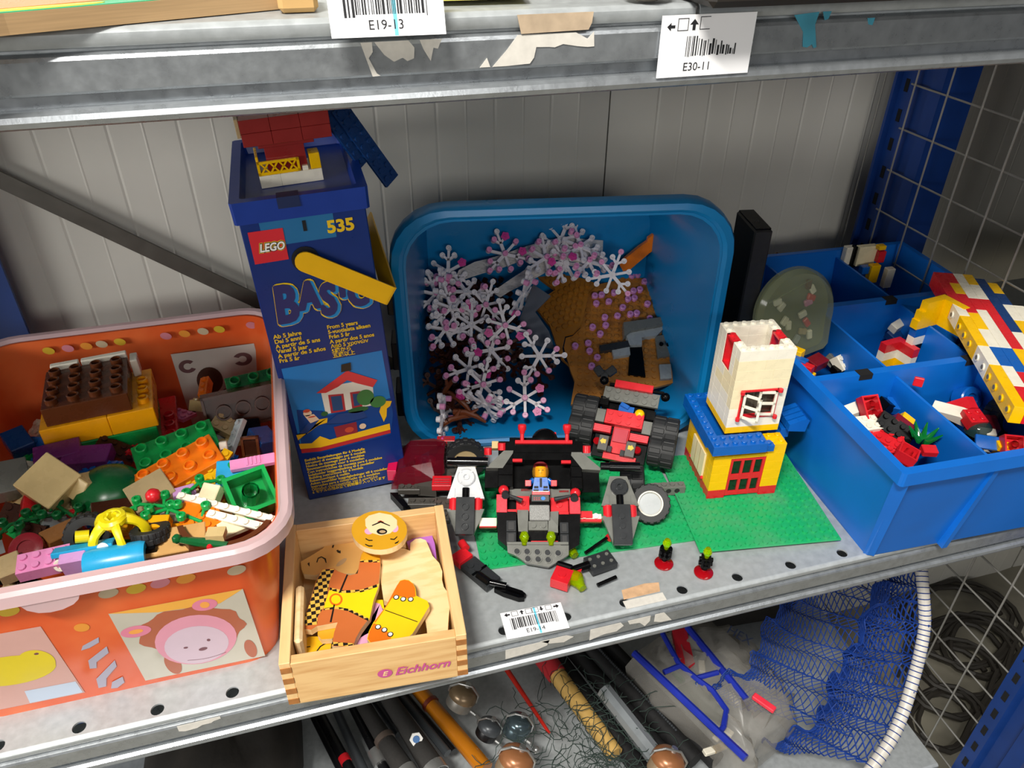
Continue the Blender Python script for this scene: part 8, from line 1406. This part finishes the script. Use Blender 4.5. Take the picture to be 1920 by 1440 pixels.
# clear bag with blue frame pieces
bagf = film('clear_bag', 'c4c0b8', .32, rough=.25, spec=.6)
pts = [(x / 1000, y / 1000) for x, y, z in BELOW['bag']]; cx = sum(p[0] for p in pts) / len(pts); cy = sum(p[1] for p in pts) / len(pts)
bag = thing('clear_bag', 'crumpled clear plastic bag holding blue frames and line on the shelf below', 'bag')
b = B(); n = len(pts); rings = []
for f_, z_ in ((1.0, -.41), (1.04, -.375), (.95, -.345), (.72, -.335), (.4, -.330)): rings.append([(cx + (x - cx) * f_, cy + (y - cy) * f_, z_) for x, y in pts])
loft(b, rings, end=True); me = b.mesh('film', True, 1.2)
bm_ = bmesh.new(); bm_.from_mesh(me); bmesh.ops.triangulate(bm_, faces=bm_.faces); bmesh.ops.subdivide_edges(bm_, edges=bm_.edges, cuts=3)
for v_ in bm_.verts:
    k = math.sin(v_.co.x * 260 + v_.co.y * 90) * .004 + math.sin(v_.co.y * 310 - v_.co.x * 150) * .003 + math.sin((v_.co.x + v_.co.y) * 620) * .0016; v_.co.z += k; v_.co.x += k * .6
bm_.to_mesh(me); bm_.free(); me.shade_smooth(); ob('film', me, bagf, bag)
text('lettering', 'HEX', 17, prm('bag_print', '2a3550', .5), bag, frame([c / 1000 + d_ for c, d_ in zip(BELOW['hex'], (-.012, .012, .0))], (.55, -.80, 0), (.8, .5, .25)), 0, 0, z=.001)
for k in range(9):
    x = cx + rn.uniform(-.045, .05); y = cy + rn.uniform(-.06, .05); o = B().box((-.009, -.004, -.003), (.009, .004, .003), T(x, y, -.375, rz=rn.uniform(0, 180), ry=rn.uniform(-20, 20)), ch=.001).obj('bag_content', C(rn.choice(['white', 'lgrey', 'sand', 'white', 'dgreen'])), bag)
o = B().box((-.014, -.004, -.003), (.014, .004, .003), T(*[c / 1000 for c in BELOW['pinkbit']], rz=-60), ch=.001).obj('pink_lure', mat('neon_red', 'f0384a', rough=.3), bag)
b = B(); b.prism([(x / 1000, y / 1000) for x, y, z in BELOW['green']], -.352, -.347); b.obj('green_card', mat('dark_green_card', '12331c', rough=.4), bag)
blf = mat('frame_blue', '1f2f9c', rough=.3)
fb = thing('winder_frame', 'blue plastic line winder frame with long bars lying on the clear bag', 'winder'); g_ = lambda k: V(BELOW[k]) / 1000
def bar(pts, r, nm='bar'):
    b = B(); b.tube(pts, r, 8); b.obj(nm, blf, fb, smooth=True)
bar([g_('f1a'), g_('f1b')], .0048); bar([g_('f3a'), g_('f3b')], .0048); bar([g_('f2a'), g_('f2b'), g_('f2c'), g_('f2d'), g_('f2e'), g_('f2f')], .0036, 'curved_bar'); bar([g_('f4a'), g_('f4b')], .0034, 'link'); bar([g_('f5a'), g_('f5b')], .0034, 'link'); bar([g_('f2f'), g_('f2f') + V((-.012, -.008, 0))], .0034, 'link')
b = B(); b.prism([(BELOW[k][0] / 1000, BELOW[k][1] / 1000) for k in ('r1', 'r2', 'r3', 'r4', 'r5')], -.340, -.332); tag(b.obj('red_handle', mat('red_plastic_dim', 'b0202c', rough=.4), None), 'red plastic handle lying between the blue winder bars', 'handle')
# landing net
hoop = [V(p) / 1000 for p in BELOW['hoop']]; netl = [V(p) / 1000 for p in BELOW['netl']]
ln = thing('landing_net', 'landing net with white hoop and blue mesh hanging from the shelf below', 'landing net')
b = B(); hp = [hoop[0] + (hoop[0] - hoop[1]) * 1.6 + V((-.004, .01, .01)), hoop[0] + (hoop[0] - hoop[1]) * .8] + hoop + [hoop[-1] + (hoop[-1] - hoop[-2])]
def smooth_path(p, k=5):
    out = []
    for i in range(len(p) - 1):
        p0, p1, p2, p3 = p[max(i - 1, 0)], p[i], p[i + 1], p[min(i + 2, len(p) - 1)]
        for j in range(k):
            t = j / k; out.append(.5 * ((2 * p1) + (p2 - p0) * t + (2 * p0 - 5 * p1 + 4 * p2 - p3) * t * t + (3 * p1 - p0 - 3 * p2 + p3) * t ** 3))
    return out + [p[-1]]
sp = smooth_path(hp); b.tube(sp, .0068, 12); b.obj('hoop', mat('hoop_white', 'cfcac0', rough=.4), ln, smooth=True)
netm = mat('net_blue', '0f3888', rough=.6, vary=.2)
b = B()
for i in range(0, len(sp) - 2, 1):
    d_ = (sp[i + 1] - sp[i]).normalized(); a_ = d_.orthogonal().normalized(); e_ = d_.cross(a_)
    b.tube([sp[i] + (a_ * math.cos(t) + e_ * math.sin(t)) * .0072 for t in [k * math.pi / 5 for k in range(10)]], .00055, 4, closed=True)
b.obj('hoop_lacing', netm, ln)['kind'] = 'stuff'
hs = smooth_path(hoop, 9); ns = smooth_path(netl, 9); NU = min(len(hs), len(ns)) - 1; NV = 44
def npt(i, j):
    u_ = i / NV; k = j / NU * (NU); a_ = hs[j]; c_ = ns[j]; m_ = a_.lerp(c_, u_); sag = math.sin(u_ * math.pi); return m_ + V((-.010 * sag, .022 * sag + .006 * math.sin(j * .6 + u_ * 9), -.020 * sag + .005 * math.sin(j * 1.13 + u_ * 14)))
b = B()
for j in range(0, NU):
    for i in range(NV):
        if (i + j) % 2 == 0: b.tube([npt(i, j), npt(i + 1, j + 1)], .0008, 4, caps=False)
        else: b.tube([npt(i + 1, j), npt(i, j + 1)], .0008, 4, caps=False)
# a second, slacker layer behind
def npt2(i, j): return npt(i, j) + V((-.012, .035, .010)) + V((-.05 * (i / NV), .03 * (i / NV), .035 * (i / NV)))
for j in range(0, NU):
    for i in range(NV):
        if (i + j) % 2 == 0: b.tube([npt2(i, j), npt2(i + 1, j + 1)], .0006, 4, caps=False)
        else: b.tube([npt2(i + 1, j), npt2(i, j + 1)], .0006, 4, caps=False)
b.obj('netting', netm, ln)['kind'] = 'stuff'
# upper dark part of the net under the shelf
b = B()
for j in range(24):
    for i in range(34):
        f = lambda i_, j_: V((.56 + .0075 * i_ + .0015 * math.sin(j_), .10 + .011 * j_ * .5 + .004 * math.sin(i_ * .8), -.10 - .008 * j_ - .0012 * abs(i_ - 20) + .006 * math.sin(i_ * .5 + j_ * .4)))
        if (i + j) % 2 == 0: b.tube([f(i, j), f(i + 1, j + 1)], .0006, 4, caps=False)
        else: b.tube([f(i + 1, j), f(i, j + 1)], .0006, 4, caps=False)
b.obj('netting', mat('net_navy', '12264e', rough=.7), ln)['kind'] = 'stuff'
# cables on the floor beyond the mesh
cabm = mat('cable_dark', '2c2822', rough=.6)
for k, (x, y, z) in enumerate(BELOW['cables']):
    b = B(); pts = []
    for i in range(46): a_ = i * .34; r_ = .10 - .012 * k + .012 * math.sin(i * .7) + .01 * (i // 18); pts.append((x / 1000 + r_ * math.cos(a_), y / 1000 + r_ * .85 * math.sin(a_), -.742 + .0012 * i % .012 + .004))
    b.tube(pts, .0048, 6); tag(b.obj('cable_coil', cabm, None, smooth=True), ['dark cable coil far back on the floor', 'dark cable coil in the middle of the floor heap', 'dark cable coil nearest the rack on the floor', 'dark cable coil rightmost on the floor', 'small dark cable coil by the lower shelf corner'][k], 'cable', 'cable coils on the floor beyond the mesh')
# unseen next-bay shelves, added to shade the wall beyond the mesh
nb = thing('steel_shelf', 'unseen galvanised shelves added right of the mesh to shade the wall', 'shelf', None, 'steel shelves of the rack')
B().box((.93, -.006, .438), (1.9, .392, .440)).obj('shelf_panel', steelp, nb); B().box((.93, -.0095, .402), (1.9, .0, .437)).obj('beam', steel, nb)

# dark lumps added to stand for shade on the shelf below
def dark_lump(x0, y0, x1, y1, z0, z1, label, seed):
    r_ = random.Random(seed); b = B(); loops = []
    for f_, z_ in ((.92, z0), (1, z0 + (z1 - z0) * .3), (.97, z0 + (z1 - z0) * .7), (.75, z0 + (z1 - z0) * .93), (.3, z1)):
        cx, cy, hx_, hy_ = (x0 + x1) / 2, (y0 + y1) / 2, (x1 - x0) / 2 * f_, (y1 - y0) / 2 * f_
        loops.append([(cx + hx_ * math.copysign(abs(math.cos(t)) ** .6, math.cos(t)) * (1 + .05 * math.sin(3 * t + seed)), cy + hy_ * math.copysign(abs(math.sin(t)) ** .6, math.sin(t)), z_ + .008 * math.sin(4 * t + seed + z_ * 40)) for t in [2 * math.pi * i / 28 for i in range(28)]])
    loft(b, loops, start=True, end=True); o = b.obj('added_dark_lump', mat('added_dark_fill', '231f1a', rough=.85, vary=.3, scale=40, bump=.5, bscale=120), None, smooth=True, sharp=1.2); tag(o, label, 'bag', 'dark lumps added for shade on the shelf below')
dark_lump(.60, .235, .86, .372, -.434, -.13, 'added dark brown lump that darkens the gap behind the blue landing net', 1); dark_lump(-.065, .10, .100, .36, -.434, -.30, 'added dark lump that darkens the shelf left of the fishing rods', 2)

B().box((.93, -.006, -.002), (1.9, .392, 0)).obj('shelf_panel', steelp, nb); B().box((.93, -.0095, -.038), (1.9, .0, -.003)).obj('beam', steel, nb)  # unseen middle shelf, added to carry the shading box
tag(B().box((.972, .0, .0005), (1.5, .165, .375), ch=.003).obj('added_shade_box', mat('box_brown', '6a5236', rough=.8, vary=.1), None), 'unseen brown box added on the next bay shelf to shade the wall', 'box')  # out of view, added to keep front light off the wall behind the mesh
